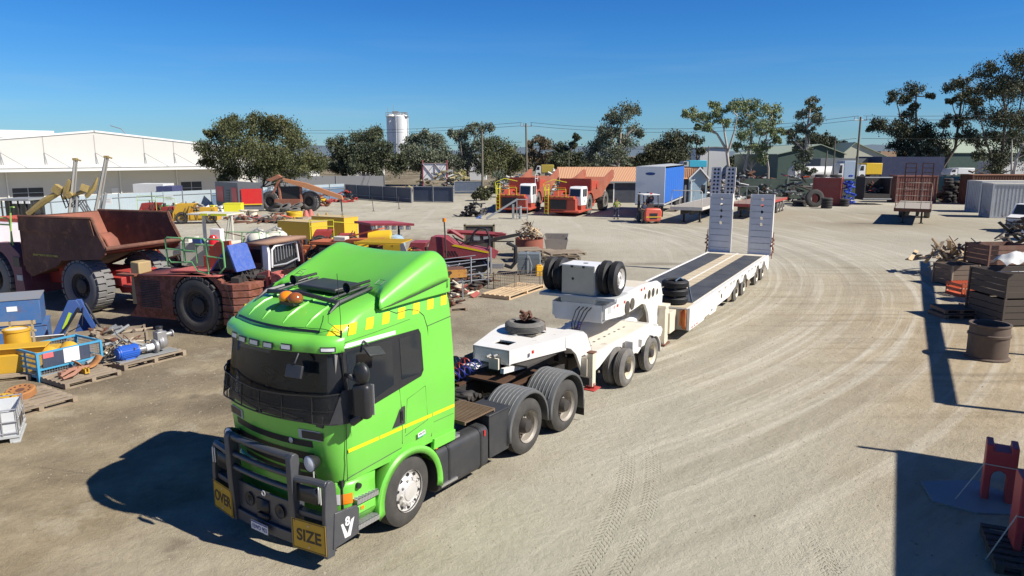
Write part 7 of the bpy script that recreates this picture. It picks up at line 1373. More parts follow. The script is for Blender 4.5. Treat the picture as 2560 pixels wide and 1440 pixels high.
# ================================================================ FOREGROUND LEFT
BOXB = paint('toolbox_blue', (.03, .13, .34), .55, dirt=.5, dcol=(.16, .17, .19), scale=2.5, rust=.22)
def patch_(t):
    m = MB().m(WHT); m.box(5.2, 5.45, -.012, -.003, .42, .56); m.build('label_patch', t); m = MB().m(GREY); m.box(3.9, 3.93, -.015, -.003, 0, .74); m.box(5.0, 5.06, -.04, -.003, .62, .72); m.build('latch', t)
aB = R(28)
def bl(x, y, z, L): return V(x, y, z) - V(math.cos(aB), math.sin(aB), 0) * L
boxthing('steel_box', 'lower long blue steel box beside the rusty dump truck', 'steel box', bl(-13.42, 20.45, 0, 6.1), aB, (6.1, 1.3, .62), BOXB)
boxthing('steel_box', 'upper long blue steel box with a grey dusty lid and white patch', 'steel box', bl(-13.52, 20.42, .67, 6), aB, (6.0, 1.35, .73), BOXB, paint('dusty_blue_lid', (.20, .24, .29), .7, dirt=.5, dcol=(.3, .22, .15)), extra=patch_)
boxthing('steel_box', 'lavender blue steel box at the left edge behind the two long blue ones', 'steel box', bl(-15.9, 21.6, 0, 3), aB, (3, 1.6, 1.75), paint('lavender_blue', (.10, .13, .50), .5, dirt=.15))
YD = paint('machine_yellow', (.62, .36, .02), .5, dirt=.3, dcol=(.3, .2, .1), scale=2)
yg = thing('machine_block', 'yellow machine block carrying two round drums, behind the blue cage', 'machine part', V(-12.55, 17.75), R(20))
m = MB().m(YD); m.box(-1.2, .95, -.45, .5, .12, .58); m.prism([(-.7, .58), (.75, .58), (.75, .72), (-.7, .72)], -.3, .1, 'y'); m.box(-.75, .8, -.42, .15, .72, .75); m.box(-1.2, -.3, -.55, -.45, .15, .5); m.build('block', yg, bevel=.015)
for x, y, r_ in ((-.75, .35, .30), (-.05, .62, .30)):
    m = MB().m(YD); m.lathe([(r_, .5), (r_, .98), (r_ + .02, .98), (r_ + .02, 1.03), (r_ * .9, 1.04), (r_ * .9, 1.0), (.001, 1.0)], o=(x, y, 0), n=30); m.m(CREAM); m.lathe([(.001, 1.005), (r_ * .88, 1.005)], o=(x, y, 0), n=24); m.build('drum', yg)
m = MB().m(paint('tan_frame', (.50, .38, .22), .6, dirt=.3)); m.box(-1.3, .3, .95, 1.0, 1.05, 1.15); m.box(-1.3, .3, .95, 1.0, .85, .9)
for k in range(4): m.box(-1.3 + .5 * k, -1.25 + .5 * k, .95, 1.0, .1, 1.15)
m.build('guard_frame', yg)
pallet('grey pallet under the yellow machine block', V(-12.75, 17.45), R(20), 1.6, 1.2)
CYB = paint('cage_blue', (.05, .33, .55), .5, dirt=.15, scale=3)
cg = thing('mesh_cage', 'sky blue steel mesh cage with a white sign board on its side', 'cage', V(-11.50, 17.03), R(59.0)); L_, W_, H = 1.55, 1.15, .70
m = MB().m(CYB)
for x in (0, L_): [m.box(x - .03, x + .03, y - .03, y + .03, 0, H) for y in (0, W_)]
for z in (.12, .30, H): [m.box(0, L_, y - .02, y + .02, z - .03, z + .02) for y in (0, W_)]; [m.box(x - .02, x + .02, 0, W_, z - .03, z + .02) for x in (0, L_)]
m.box(L_ / 2 - .02, L_ / 2 + .02, -.02, .02, .1, .35); m.box(0, L_, 0, W_, .08, .10)
for z in (.42, .54): m.box(-.015, .015, 0, W_, z, z + .03)
m.box(-.015, .015, W_ / 2 - .03, W_ / 2 + .03, 0, H); m.build('frame', cg)
m = MB().m(GALV)
for k in range(26): x = L_ * k / 25; m.box(x - .003, x + .003, W_ - .003, W_ + .003, .1, H); m.box(x - .003, x + .003, -.003, .003, .1, H)
for k in range(20): y = W_ * k / 19; m.box(-.003, .003, y - .003, y + .003, .1, H); m.box(L_ - .003, L_ + .003, y - .003, y + .003, .1, H)
for k in range(9): z = .14 + .065 * k; [m.box(0, L_, y - .003, y + .003, z, z + .006) for y in (0, W_)]; [m.box(x - .003, x + .003, 0, W_, z, z + .006) for x in (0, L_)]
m.build('mesh', cg)
m = MB().m(NAVY); m.box(.1, 1.25, -.035, -.026, .33, .68); m.m(WHT); m.box(.60, .98, -.04, -.036, .34, .70); m.m(paint('sticker_pink', (.75, .15, .15), .5, dirt=0)); m.box(.12, .36, -.04, -.036, .56, .68); m.build('sign_board', cg)
m = MB().m(YD)
for x, y in ((.45, .5), (1.0, .6)): m.lathe([(.12, 0), (.22, 0), (.22, .3), (.12, .3), (.12, 0)], o=(x, y, .35), ax=(.6, .5, .4), n=18)
o = m.build('bearing_ring', loc=cg.location, rotz=R(59)); tag(o, 'yellow bearing housings lying inside the sky blue cage', 'machine part')
pallet('pallet of rusty digging brackets in front of the blue cage', V(-10.72, 17.35), R(58), 1.35, 1.35)
RO = paint('rust_orange', (.42, .19, .06), .75, dirt=.5, dcol=(.25, .10, .05), scale=5); ROR = paint('rust_pink', (.33, .14, .09), .8, dirt=.4, scale=5)
def curvy(m, pts, w, h): m.tube(pts, w, 4, rs=[w * (.6 + .4 * math.sin(PI * i / (len(pts) - 1))) for i in range(len(pts))])
m = MB().m(RO); m.grid(lambda u, v: V(.05 + .62 * u, .1 + .3 * v, .02 + .22 * (2 * u - 1) ** 2), 10, 3); m.m(ROR)
curvy(m, [V(-.55, -.35, .04), V(-.3, -.3, .06), V(0, -.1, .12), V(.25, 0, .1)], .05, .05); curvy(m, [V(-.5, -.15, .05), V(-.2, 0, .1), V(.1, .1, .08)], .05, .05)
for k in range(5): m.cb((-.42 + .13 * k, -.02 + .05 * k, .07), (.09, .10, .11), (0, 0, .3))
m.m(YD)
for k in range(4): m.prism([(.0, .02), (.1, .02), (.1, .13), (.08, .13), (.08, .04), (.02, .04), (.02, .13), (0, .13)], -.3 + .09 * k, -.24 + .09 * k, 'y')
o = m.build('digging_bracket', loc=V(-10.72, 17.35, .142), rotz=R(58), thick=.02); tag(o, 'rusty curved wear plates and brackets on the pallet before the blue cage', 'machine part')
pallet('wide weathered pallet carrying yellow hubs at the left edge', V(-10.75, 15.35), R(57), 1.5, 1.5)
for (x, y, rz_, lab, rot) in ((-10.95, 15.55, 0, 'yellow bolted hub disc with a rusty side lying nearer the back of the pallet', (R(10), 0, 0)), (-10.9, 14.85, 0, 'yellow bolted hub disc at the left edge in front of the other disc', (R(12), R(5), 0))):
    m = MB().m(RO if 'rusty' in lab else YD); m.lathe([(.001, .13), (.16, .13), (.27, .15), (.30, .13), (.30, 0), (.001, 0)], n=32); m.m(RUSTY); m.lathe([(.001, .135), (.09, .135)], n=20); [m.cyl((.2 * math.cos(a), .2 * math.sin(a), .13), (.2 * math.cos(a), .2 * math.sin(a), .152), .022, n=8) for a in [2 * PI * i / 12 for i in range(12)]]; m.m(DKST)
    o = m.build('hub_disc', loc=V(x, y, .17)); o.rotation_euler = rot; tag(o, lab, 'machine part')
ib = thing('cut_tote', 'cut open white plastic tote in a grey tube cage at the left edge', 'tote', V(-9.50, 13.28), R(118))    # x runs away along its right face, y to the left
m = MB().m(paint('tote_plastic', (.62, .64, .64), .5, dirt=.2, dcol=(.3, .3, .3))); 
for a in ((.03, 1.0, .03, .04), (.03, 1.0, .96, .97), (.03, .04, .03, .97), (.99, 1.0, .03, .97)): m.box(a[0], a[1], a[2], a[3], .16, .62)
m.box(.03, 1.0, .03, .97, .14, .16); m.build('tank', ib)
m = MB().m(ALU)
for z in (.2, .42, .66): m.tube([(0, 0, z), (1.03, 0, z), (1.03, 1, z), (0, 1, z), (0, 0, z)], .013, 6)
for k in range(5): m.tube([(.0 + .257 * k, 0, .15), (.257 * k, 0, .66)], .011, 5); m.tube([(0, .25 * k, .15), (0, .25 * k, .66)], .011, 5)
m.build('cage', ib)
m = MB().m(LGREY); m.box(-.02, 1.05, -.02, 1.02, .10, .14); [m.box(x, x + .15, y, y + .15, 0, .1) for x in (0, .45, .88) for y in (0, .43, .85)]; m.box(-.02, 1.05, -.02, .1, 0, .02); m.build('base', ib); m = MB().m(BLK); m.box(.35, .8, -.006, -.001, .2, .42); m.build('label_panel', ib)
crate('weathered timber crate with sagging boards behind the cage', V(-11.3, 19.75), R(30), 1.9, .95, .55, rows=3)
junk('scrap_offcuts', 'grey offcuts and pipe ends heaped in the weathered timber crate', 'scrap', V(-11.3, 19.75, .45), 26, (1.6, .7), [GREY, WOOD, RUSTY], 5, .15, R(30))
cr = thing('crane_arm', 'folded dark blue crane arm with a lime stripe standing behind the crate', 'crane arm', V(-12.6, 20.1), R(20)); m = MB().m(BLU)
m.prism([(-.6, 0), (-.35, 0), (.38, 1.25), (.30, 1.42), (.1, 1.42)], -.09, .09, 'y'); m.prism([(.1, 1.42), (.42, 1.42), (.75, .5), (.65, .45), (.30, 1.25)], -.07, .07, 'y'); m.prism([(.0, .1), (.75, .1), (.45, .95), (.35, .95)], .1, .2, 'y'); m.box(-.7, .8, -.2, .3, 0, .1); m.build('boom', cr, bevel=.01)
m = MB().m(paint('lime_stripe', (.45, .62, .03), .4, dirt=.05)); m.prism([(-.12, .62), (-.05, .60), (.16, 1.05), (.09, 1.08)], -.098, -.092, 'y'); m.build('stripe', cr)
m = MB().m(BLK); m.tube([(-.3, -.12, .3), (.1, -.14, .8), (.35, -.12, 1.2)], .035, 6); m.tube([(.0, -.12, .5), (.4, -.16, .7), (.45, -.1, 1.2)], .015, 5); m.tube([(.5, 0, 1.3), (.8, 0, .6), (.9, 0, .1)], .03, 5); m.build('hose', cr)
o = MB().m(WHT).cb((0, 0, .35), (1.1, .02, .7), (.9, 0, .4)).build('white_sheet', loc=V(-13.0, 19.6)); tag(o, 'white sheet leaning beside the blue crane arm', 'sheet')
pallet('pallet heaped with hoses left of the pump pallet', V(-10.55, 18.75), R(30), 1.25, 1.2); junk('hose_heap', 'heap of hoses, rags and broken fittings on the pallet left of the pump', 'scrap', V(-10.5, 18.85, .15), 46, (.9, .9), [BLK, CREAM, GREY, RUSTY, WOOD], 8, .4, 0, 'hhcbd', .8)
pp = pallet('pallet skid under the blue and silver pump', V(-9.75, 18.85), R(58), 1.75, .75, WOOD, .16, 4)
pu = thing('pump_set', 'bright blue electric motor coupled to a silver pump', 'pump', V(-9.78, 18.82, .17), R(55)); m = MB().m(paint('motor_blue', (.02, .11, .50), .35, dirt=.08))
m.cyl((-.72, 0, .2), (-.22, 0, .2), .165, n=28); [m.box(-.68, -.26, .17 * math.cos(a) - .006, .17 * math.cos(a) + .006, .2 + .17 * math.sin(a) - .012, .2 + .17 * math.sin(a) + .02) for a in [2 * PI * i / 22 for i in range(22)]]; m.cyl((-.76, 0, .2), (-.72, 0, .2), .14, n=24); m.box(-.6, -.35, -.12, .12, 0, .06); m.build('motor', pu)
m = MB().m(paint('cast_silver', (.38, .38, .38), .4, .5, dirt=.15)); m.cyl((-.22, 0, .2), (.0, 0, .2), .07, n=16); m.m(WHT); m.cyl((.0, 0, .2), (.22, 0, .2), .09, n=18); m.m(MATS['cast_silver']); m.cyl((.22, 0, .2), (.30, 0, .2), .19, n=24); m.lathe([(.001, -.1), (.16, -.09), (.2, 0), (.16, .12), (.001, .13)], o=(.42, 0, .28), ax=(1, 0, 0), n=22); m.cb((.42, 0, .45), (.26, .24, .26)); m.cyl((.42, 0, .55), (.42, 0, .68), .075, n=16); m.cyl((.5, 0, .46), (.78, 0, .46), .06, n=16); m.cyl((.74, 0, .46), (.78, 0, .46), .10, n=16); m.m(BLK); m.cyl((.42, 0, .66), (.42, 0, .72), .095, n=16); m.build('pump', pu, bevel=.01)
m = MB().m(GREY); m.box(-.8, .8, -.2, .2, -.01, .02); m.build('base_plate', pu)
# ================================================================ MIDDLE SCRAP ROWS
YB = paint('ochre_yellow', (.72, .42, .02), .45, dirt=.12); YBT = paint('dusty_yellow_top', (.55, .42, .2), .7, dirt=.4)
for i, (c, lab) in enumerate((((V(-12.31, 44.64)), 'nearer of the two ochre yellow steel tanks, with lifting lugs on its tan top'), ((V(-11.09, 48.10)), 'farther of the two ochre yellow steel tanks, partly behind the first'))):
    rz_ = R(150); d = (2.9 if i == 0 else 2.9, 1.4, 1.33); t = boxthing('steel_tank', lab, 'tank', c, 0, d, YB, YBT, 'ochre yellow tanks', lugs=3); t.rotation_euler = (0, 0, 0)
    a = R(-28.6); t.location = c - V(math.cos(a), math.sin(a)) * d[0]; t.rotation_euler = (0, 0, a)
LY2 = paint('tape_lemon', (.75, .78, .02), .5, dirt=0); PCR = paint('pale_cream', (.68, .66, .55), .5, dirt=.25)
cn = thing('sun_canopy', 'flat tan canopy with lemon yellow edges standing on pale legs', 'canopy', V(-18.2, 41.1), R(-12)); m = MB().m(PCR); m.box(0, 2.5, -.2, 1.5, 2.12, 2.2); m.build('roof', cn)
m = MB().m(LY2)
for a in (.1, 1.25): m.box(a + .75, a + 1.2, -.22, -.2, 2.1, 2.22) if a < 1 else m.box(1.5, 2.5, -.22, -.2, 2.1, 2.22)
m.build('reflective_tape', cn); m = MB().m(PCR); m.tube([(.7, .3, 0), (.7, .3, 2.15)], .1, 8); m.tube([(2.3, .4, 2.1), (1.9, .4, .4)], .07, 6); m.tube([(2.4, .4, 2.1), (2.4, .4, .2)], .06, 6); m.m(RUSTY); m.tube([(1.2, .2, 2.1), (2.0, .1, 1.2), (3.4, 0, .95)], .03, 5); m.build('leg', cn)
TKW = paint('tank_cream_white', (.72, .70, .58), .4, dirt=.2)
for i, (px, lab) in enumerate(((634, 'left white round tank numbered 2 behind the stripped loader'), (680, 'right white round tank with a small ladder'))):
    Y = 35.5 + i * .8; x = X_(px, Y); t = thing('round_tank', lab, 'tank', V(x, Y), 0); m = MB().m(TKW); m.lathe([(.001, .3), (.56, .3), (.57, 1.35), (.5, 1.55), (.35, 1.68), (.001, 1.74)], n=32); m.lathe([(.2, 1.7), (.26, 1.8), (.26, 1.84), (.001, 1.86)], n=20); m.build('tank_shell', t)
    m = MB().m(GALV); m.tube([(-.5, -.3, 1.65), (0, -.2, 1.9), (.4, -.3, 1.75)], .035, 6); m.cyl((0, 0, 1.85), (0, 0, 1.95), .04)
    if i: [m.tube([(x_, -.6, .5), (x_, -.6, 1.5)], .018, 4) for x_ in (.12, .32)]; [m.tube([(.12, -.6, .6 + .18 * k), (.32, -.6, .6 + .18 * k)], .018, 4) for k in range(5)]; m.m(PCR); m.tube([(.75, -.2, .2), (.75, -.2, 1.5)], .04, 5); m.tube([(.55, -.2, 1.45), (1.0, -.2, 1.45)], .04, 5); m.tube([(.55, -.2, .95), (1.0, -.2, .95)], .04, 5)
    m.build('fitting', t)
    if not i: m = MB().m(LY2); m.grid(lambda u, v: V(.575 * math.cos(R(-75 + 45 * u)), .575 * math.sin(R(-75 + 45 * u)), .75 + .14 * v), 8, 2); m.build('reflective_band', t); text('2', .36, (-.33, -.50, 1.28), (PI / 2, 0, R(-32)), BLK, t)
sb = thing('service_machine', 'white tray service machine with a red extinguisher and green hand rails', 'machine', V(-14.6, 32.6), R(-10)); m = MB().m(PCR); m.box(-.4, 1.8, 0, 1.4, .5, 1.55); m.prism([(-1.6, 1.2), (.0, 1.75), (.0, 1.2), (-1.2, .8)], .1, .9, 'y'); m.m(WHT); m.box(1.2, 1.7, -.1, .2, 1.2, 2.2); m.build('body', sb, bevel=.02)
m = MB().m(REDL); m.lathe([(.001, 0), (.2, 0), (.2, .45), (.1, .6), (.001, .62)], o=(1.45, -.3, 1.35), n=18); m.build('extinguisher', sb); m = MB().m(BLU); m.box(.3, .7, -.1, .3, 1.55, 1.75); m.m(RUSTY); m.box(2.1, 3.6, -.1, .9, .6, 1.5); m.build('fitting', sb)
rails(sb, 'hand_rail', GRN, [[(1.9, -.2, 1.3), (2.1, -.2, 2.1), (3.6, -.2, 2.1), (3.7, -.2, 1.3)], [(2.8, -.2, 1.3), (2.8, -.2, 2.1)], [(3.9, -.2, 1.2), (3.95, -.2, 2.1), (4.6, -.2, 2.1), (4.65, -.2, 1.2)]], .025)
re = thing('cable_reel', 'large dark red cable reel standing on edge behind the loader cab', 'reel', V(-9.6, 31.3, .85), R(-62)); 
for y in (-.35, .35): m = MB().m(paint('reel_maroon', (.16, .04, .035), .6, dirt=.4, rust=.1)); m.lathe([(.001, -.02), (.95, -.02), (.98, .02), (.95, .03), (.001, .02)], o=(0, y, 0), ax=(0, 1, 0), n=40); m.build('flange', re)
m = MB().m(DKST); m.cyl((0, -.33, 0), (0, .33, 0), .4, n=24); m.build('drum', re)
om = thing('orange_machine', 'low rusty orange machine with folded orange guards and a white case on top', 'machine', V(-9.2, 33.6), R(-14)); OR = paint('dusty_orange', (.52, .13, .04), .6, dirt=.35, dcol=(.3, .14, .08), rust=.1)
m = MB().m(OR); m.box(-.2, 3.2, 0, 1.3, 1.35, 1.48); m.prism([(.6, 1.5), (3.0, 2.1), (3.1, 2.06), (.7, 1.45)], .5, 1.2, 'y'); m.prism([(1.6, 1.5), (3.4, 1.55), (3.4, 1.72), (1.8, 1.66)], -.3, .4, 'y'); m.m(BLK); m.box(0, 3.0, .2, 1.2, .3, 1.35); m.m(DKST); m.box(.3, 2.8, -.1, .2, .3, 1.2); m.build('body', om)
for x in (.2, 2.6): mining_tyre(om, x, 0, .5, .35, -1)
m = MB().m(PCR); m.cb((1.25, .3, 1.62), (.62, .42, .22)); m.build('case', om, bevel=.03)
rcn = thing('canopy_machine', 'machine with a flat crimson canopy and a row of white work lamps', 'machine', V(-8.4, 38.75), R(-22)); CM = paint('crimson_paint', (.40, .05, .07), .5, dirt=.2, rust=.05)
m = MB().m(CM); m.prism([(0, 0), (1.6, -.9), (3.7, -.1), (1.6, .9)], 1.86, 1.98, 'z'); m.build('canopy', rcn); m = MB().m(CM); m.box(.4, .9, -.2, .3, .9, 1.86); m.m(BLK); m.box(1.3, 2.6, -.5, .5, .4, 1.3); m.tube([(1.5, -.4, .9), (1.5, -.4, 1.9)], .06, 6); m.tube([(2.6, .2, .9), (2.6, .2, 1.9)], .06, 6); m.build('frame', rcn)
for k in range(6): m = MB().m(BLK); p = V(1.7 + .34 * k, -.86 + .13 * k); m.cb((p.x, p.y, 1.76), (.22, .1, .18)); m.m(LAMP); m.cb((p.x + .02, p.y - .06, 1.76), (.18, .02, .14)); m.build('work_lamp', rcn)
yc = thing('yellow_cab', 'stripped yellow cab with a mesh roof and a leaning orange door panel', 'machine', V(-6.6, 30.6), R(-12)); m = MB().m(YEL); m.box(.0, .06, 0, 1.2, .4, 1.75); m.prism([(1.3, .6), (2.1, .6), (2.0, 1.78), (1.25, 1.72)], -.1, -.04, 'y'); m.m(GREY); m.prism([(2.1, .6), (2.7, .5), (2.15, 1.85), (2.0, 1.78)], -.1, -.02, 'y'); m.build('side_panel', yc)
m = MB().m(YEL)
for k in range(15): m.box(0, 2.0, .0 + .1 * k, .03 + .1 * k, 1.80, 1.83); m.box(.0 + .14 * k, .03 + .14 * k, 0, 1.45, 1.79, 1.82)
m.box(-.05, 2.1, -.08, -.02, 1.74, 1.84); m.build('mesh_roof', yc); junk('yellow_scrap', 'yellow straps and black seat parts heaped below the yellow mesh roof', 'scrap', V(-5.9, 29.6, 1.05), 26, (1.4, .5), [YEL, BLK, PCR], 31, .35); m = MB().m(DKST); m.box(-.3, 2.3, -1.2, 1.4, .2, 1.1); m.build('base', yc)
m = MB().m(YEL); m.cyl((0, 0, .45), (1.1, 0, .5), .42, n=24); o = m.build('yellow_drum', loc=V(-7.2, 36.6, .8)); tag(o, 'yellow drum on its side under the crimson canopy', 'drum')
m = MB().m(PBL); m.lathe([(.5, 0), (.46, .3), (.3, .5), (.001, .58)], n=22); o = m.build('dome_cover', loc=V(-5.9, 36.8, .9)); tag(o, 'pale blue dome right of the yellow drum', 'cover')
bp = thing('beacon_mast', 'thin dark mast with an amber beacon on top, above the crimson rig', 'beacon', V(X_(1112, 33), 33), 0); m = MB().m(DKST); m.tube([(0, 0, .8), (-.07, 0, 2.45)], .035, 6); m.build('mast', bp); m = MB().m(AMB); m.cyl((-.07, 0, 2.45), (-.07, 0, 2.62), .085, n=14); m.build('beacon', bp)
# crimson drill rig
rg = thing('drill_rig', 'crimson drill rig with a yellow stripe and long black feed beam', 'drill rig', V(-3.9, 33.6), R(-8)); MG = paint('rig_maroon', (.30, .035, .05), .45, dirt=.25, rust=.06)
m = MB().m(MG); m.prism([(.0, .9), (.25, 1.75), (.85, 1.75), (1.3, 1.45), (2.9, 1.15), (2.95, .85), (2.6, .75), (.3, .8)], -.4, .5, 'y'); m.box(.2, .8, .5, 1.2, .8, 1.5); m.build('body', rg, bevel=.02)
m = MB().m(paint('rig_yellow', (.85, .62, .01), .4, dirt=.03)); m.prism([(1.2, 1.35), (1.35, 1.42), (2.95, 1.10), (2.9, 1.04)], -.412, -.402, 'y'); m.build('stripe', rg); m = MB().m(BLK); [m.prism([(.9 + .14 * k, 1.12), (.95 + .14 * k, 1.12), (1.1 + .14 * k, .88), (1.05 + .14 * k, .88)], -.41, -.402, 'y') for k in range(4)]; m.build('vent', rg)
m = MB().m(BLK); m.prism([(.2, .05), (2.6, .05), (2.9, .35), (2.6, .68), (.2, .68), (-.1, .35)], -.3, .0, 'y'); m.prism([(.2, .05), (2.6, .05), (2.9, .35), (2.6, .68), (.2, .68), (-.1, .35)], .5, .8, 'y'); m.box(.3, 2.5, .0, .5, .3, .85); m.build('crawler_track', rg, bevel=.04)
m = MB().m(MG); m.tube([(.8, .6, 1.9), (2.1, .6, 1.85), (3.4, .7, 1.78)], .12, 6); m.cb((3.3, .7, 1.75), (.5, .25, .22), (0, .1, 0)); m.tube([(1.0, .4, 2.0), (1.6, .5, 1.6)], .1, 6); m.cb((3.0, -.1, 1.05), (.5, .3, .4), (0, .5, .3)); m.build('boom', rg)
m = MB().m(DKST); m.prism([(1.7, 1.42), (4.3, 1.95), (4.32, 1.82), (1.75, 1.25)], .0, .16, 'y'); m.box(2.0, 4.0, .16, .2, 1.5, 1.55); m.build('feed_beam', rg); m = MB().m(BLK)
m.tube([(2.0, 0, 1.5), (2.2, 0, 1.95), (2.45, 0, 2.15), (2.75, 0, 2.1), (2.9, 0, 1.7), (2.85, 0, 1.2)], .055, 6); m.tube([(3.7, 0, 1.5), (4.1, 0, 1.3), (4.1, 0, .6), (3.9, 0, .35), (3.6, 0, .45)], .09, 8); m.tube([(1.3, -.2, 1.7), (1.8, -.3, 1.5), (2.4, -.3, 1.55)], .04, 5); m.tube([(1.2, -.1, 1.8), (1.6, -.3, 1.4), (2.1, -.2, 1.75)], .03, 5); m.build('hose', rg)
m = MB().m(ALU); m.tube([(3.0, -.35, 1.3), (3.02, -.35, .1)], .05, 8); m.cb((3.3, -.3, .45), (.6, .1, .2)); m.build('jack', rg)
junk('hydraulic_parts', 'tangle of hydraulic parts lying against the crimson rig', 'scrap', V(-3.0, 31.2), 50, (1.6, 1.0), [DKST, RUSTY, GREY, BLK], 41, .75, 0, 'bchcd', 1.3)
bk = thing('guard_screen', 'black framed metal screen standing behind the crimson rig', 'screen', V(X_(1157, 40.5), 40.5), 0); W_ = X_(1236, 40.5) - X_(1157, 40.5); m = MB().m(paint('screen_black', (.03, .03, .028), .6, dirt=.3)); m.box(.1, W_ - .1, .05, .12, .2, 1.55); m.build('panel', bk); m = MB().m(paint('screen_frame', (.22, .19, .11), .6, dirt=.4)); m.box(0, W_, 0, .15, 1.52, 1.6); m.box(0, .1, 0, .8, 0, 1.6); m.box(W_ - .1, W_, 0, .8, 0, 1.6); m.box(.5, W_ - .4, -.02, .04, 1.0, 1.05); m.m(GREY); m.box(.55, .9, .0, .04, .7, 1.0); m.box(1.1, 1.45, .0, .04, .7, 1.0); m.build('frame', bk)
# rusty bin full of broken pallets, trough, pallets, tubs
rb = V(X_(1324, 39.5), 39.5); m = MB().m(paint('bin_rust', (.33, .10, .06), .7, dirt=.4, dcol=(.15, .06, .04), scale=1.5)); m.lathe([(.70, 0), (.76, .03), (.76, .95), (.79, .98), (.74, .98), (.72, .1), (.001, .1)], n=36); o = m.build('scrap_bin', loc=rb); tag(o, 'round rusty red steel bin overflowing with broken timber', 'bin')
junk('broken_timber', 'broken pallet timber piled high in the round rusty bin', 'timber', rb + V(0, 0, .85), 60, (.85, .7), [WOOD, NWOOD, WOOD], 51, .95, 0, 'p', .75)
tr = thing('steel_trough', 'grey rusty open steel trough right of the round bin', 'trough', V(X_(1362, 41), 41.0), R(-4)); m = MB().m(paint('trough_grey', (.24, .22, .2), .7, dirt=.5, rust=.2)); m.prism([(0, .75), (.15, 0), (1.2, 0), (1.35, .75), (1.30, .75), (1.16, .05), (.2, .05), (.05, .75)], 0, 1.2, 'y'); m.prism([(.05, .72), (.17, 0), (1.18, 0), (1.3, .72)], 0, .04, 'y'); m.prism([(.0, .95), (.17, 0), (1.18, 0), (1.38, .95)], 1.2, 1.24, 'y'); m.build('trough_shell', tr)
for i, (px, py, z, a, lab) in enumerate(((1320, 37.6, .50, 10, 'tilted grey pallet on top of the stack before the rusty bin'), (1320, 37.7, .0, 4, 'bottom pallet of the stack before the rusty bin'), (1320, 37.7, .2, -6, 'middle pallet of the stack before the rusty bin'), (1414, 37.0, .44, 14, 'wide pallet topping the right hand pallet stack'), (1412, 37.0, .0, 10, 'bottom pallet of the right hand pallet stack'), (1416, 37.1, .2, 4, 'middle pallet of the right hand pallet stack'), (1368, 38.6, .25, 30, 'loose pallet between the two pallet stacks'))):
    pallet(lab, Vector((X_(px, py), py, z)), R(a), 1.4 if i != 3 else 1.9, 1.4, group='weathered pallets before the bin')
gt_ = thing('plastic_tub_stack', 'stack of grey plastic tubs strapped together', 'tubs', V(X_(1293, 33), 33.0), R(-6)); m = MB().m(paint('tub_grey', (.16, .19, .20), .5, dirt=.15))
for k in range(6): m.prism([(.02, 0), (.98, 0), (1.0, .12), (0, .12)], 0, 1.0, 'y') if False else m.box(.0 + .02 * (k % 2), 1.05 - .02 * (k % 2), 0, .9, .1 + .13 * k, .1 + .13 * k + .12)
m.box(.03, 1.02, .03, .87, .05, .98); m.build('tub', gt_); m = MB().m(LGREY); m.tube([(.5, -.03, 0), (.5, -.03, .9), (.45, .4, 1.05), (.5, .9, .95)], .014, 4); m.tube([(.55, -.02, .9), (.7, -.2, .5), (.65, -.3, .0)], .014, 4); m.build('strap', gt_)
m = MB().m(paint('jerry_yellow', (.78, .42, .01), .45, dirt=.1)); m.cb((0, 0, .24), (.30, .22, .46)); m.cyl((.06, 0, .46), (.06, 0, .54), .04); m.cb((-.05, 0, .50), (.14, .04, .05)); o = m.build('jerry_can', loc=G(1348, 690), bevel=.04, rotz=.2); tag(o, 'orange yellow plastic jerry can beside the grey tubs', 'jerry can')
fr = thing('pipe_rack', 'galvanised pipe rail frame on its side before the crimson rig', 'frame', V(-3.9, 29.6), R(-3)); m = MB().m(paint('zinc_pipe', (.42, .44, .46), .4, .3, dirt=.15))
for (x0, z0, x1, z1) in ((0, .95, 2.9, 1.25), (.2, .62, 2.9, .98), (.4, .35, 2.9, .65), (.0, .1, 2.9, .38)): m.tube([(x0, 0, z0), (x1, .3, z1)], .025, 6); m.tube([(x0 + .2, .9, z0 + .05), (x1 - .6, 1.1, z1)], .02, 6)
for x in (.1, 2.2, 2.9): m.tube([(x, .1 * x, 0), (x, .1 * x, 1.3 if x > 2 else 1.0)], .03, 6)
m.build('rail', fr)
mc = thing('mesh_basket', 'low rusty wire mesh basket in front of the grey tubs', 'basket', V(-.75, 29.6), R(-4)); m = MB().m(paint('rusty_wire', (.22, .17, .12), .7, dirt=.3))
for (a, b) in ((V(0, 0), V(1.0, .9)), (V(1.0, .9), V(2.0, .7)), (V(0, 0), V(.9, -.5)), (V(.95, -.35), V(1.9, .1))):
    for k in range(13): p = a.lerp(b, k / 12); m.tube([p, p + V(0, 0, .62)], .006, 4)
    for k in range(6): m.tube([a + V(0, 0, .02 + .12 * k), b + V(0, 0, .02 + .12 * k)], .006, 4)
    m.tube([a, a + V(0, 0, .7)], .02, 4); m.tube([b, b + V(0, 0, .7)], .02, 4); m.tube([a + V(0, 0, .62), b + V(0, 0, .62)], .012, 4)
m.build('mesh', mc)
a, b = G(1203, 742), G(1272, 753); c = G(1362, 722); L_ = (c - b).length * .98; rz_ = math.atan2(c.y - b.y, c.x - b.x); mid = (b + (a - b) * .5) + (c - b) * .5
pallet('long clean new timber pallet lying on the dirt', V(mid.x, mid.y), rz_, L_, (a - b).length * .9, NWOOD, .16, 6)
rbm = thing('rusty_beam', 'rusty yellow box beam lettered TIP on thin stands', 'beam', V(-3.4, 26.9), R(16)); m = MB().m(paint('beam_rust_yellow', (.55, .27, .05), .7, dirt=.5, dcol=(.28, .10, .04), scale=5, rust=.25)); m.box(0, 1.75, 0, .8, .85, 1.15); m.m(RUSTY); m.box(.0, 1.74, .02, .78, 1.15, 1.165); m.build('box_section', rbm)
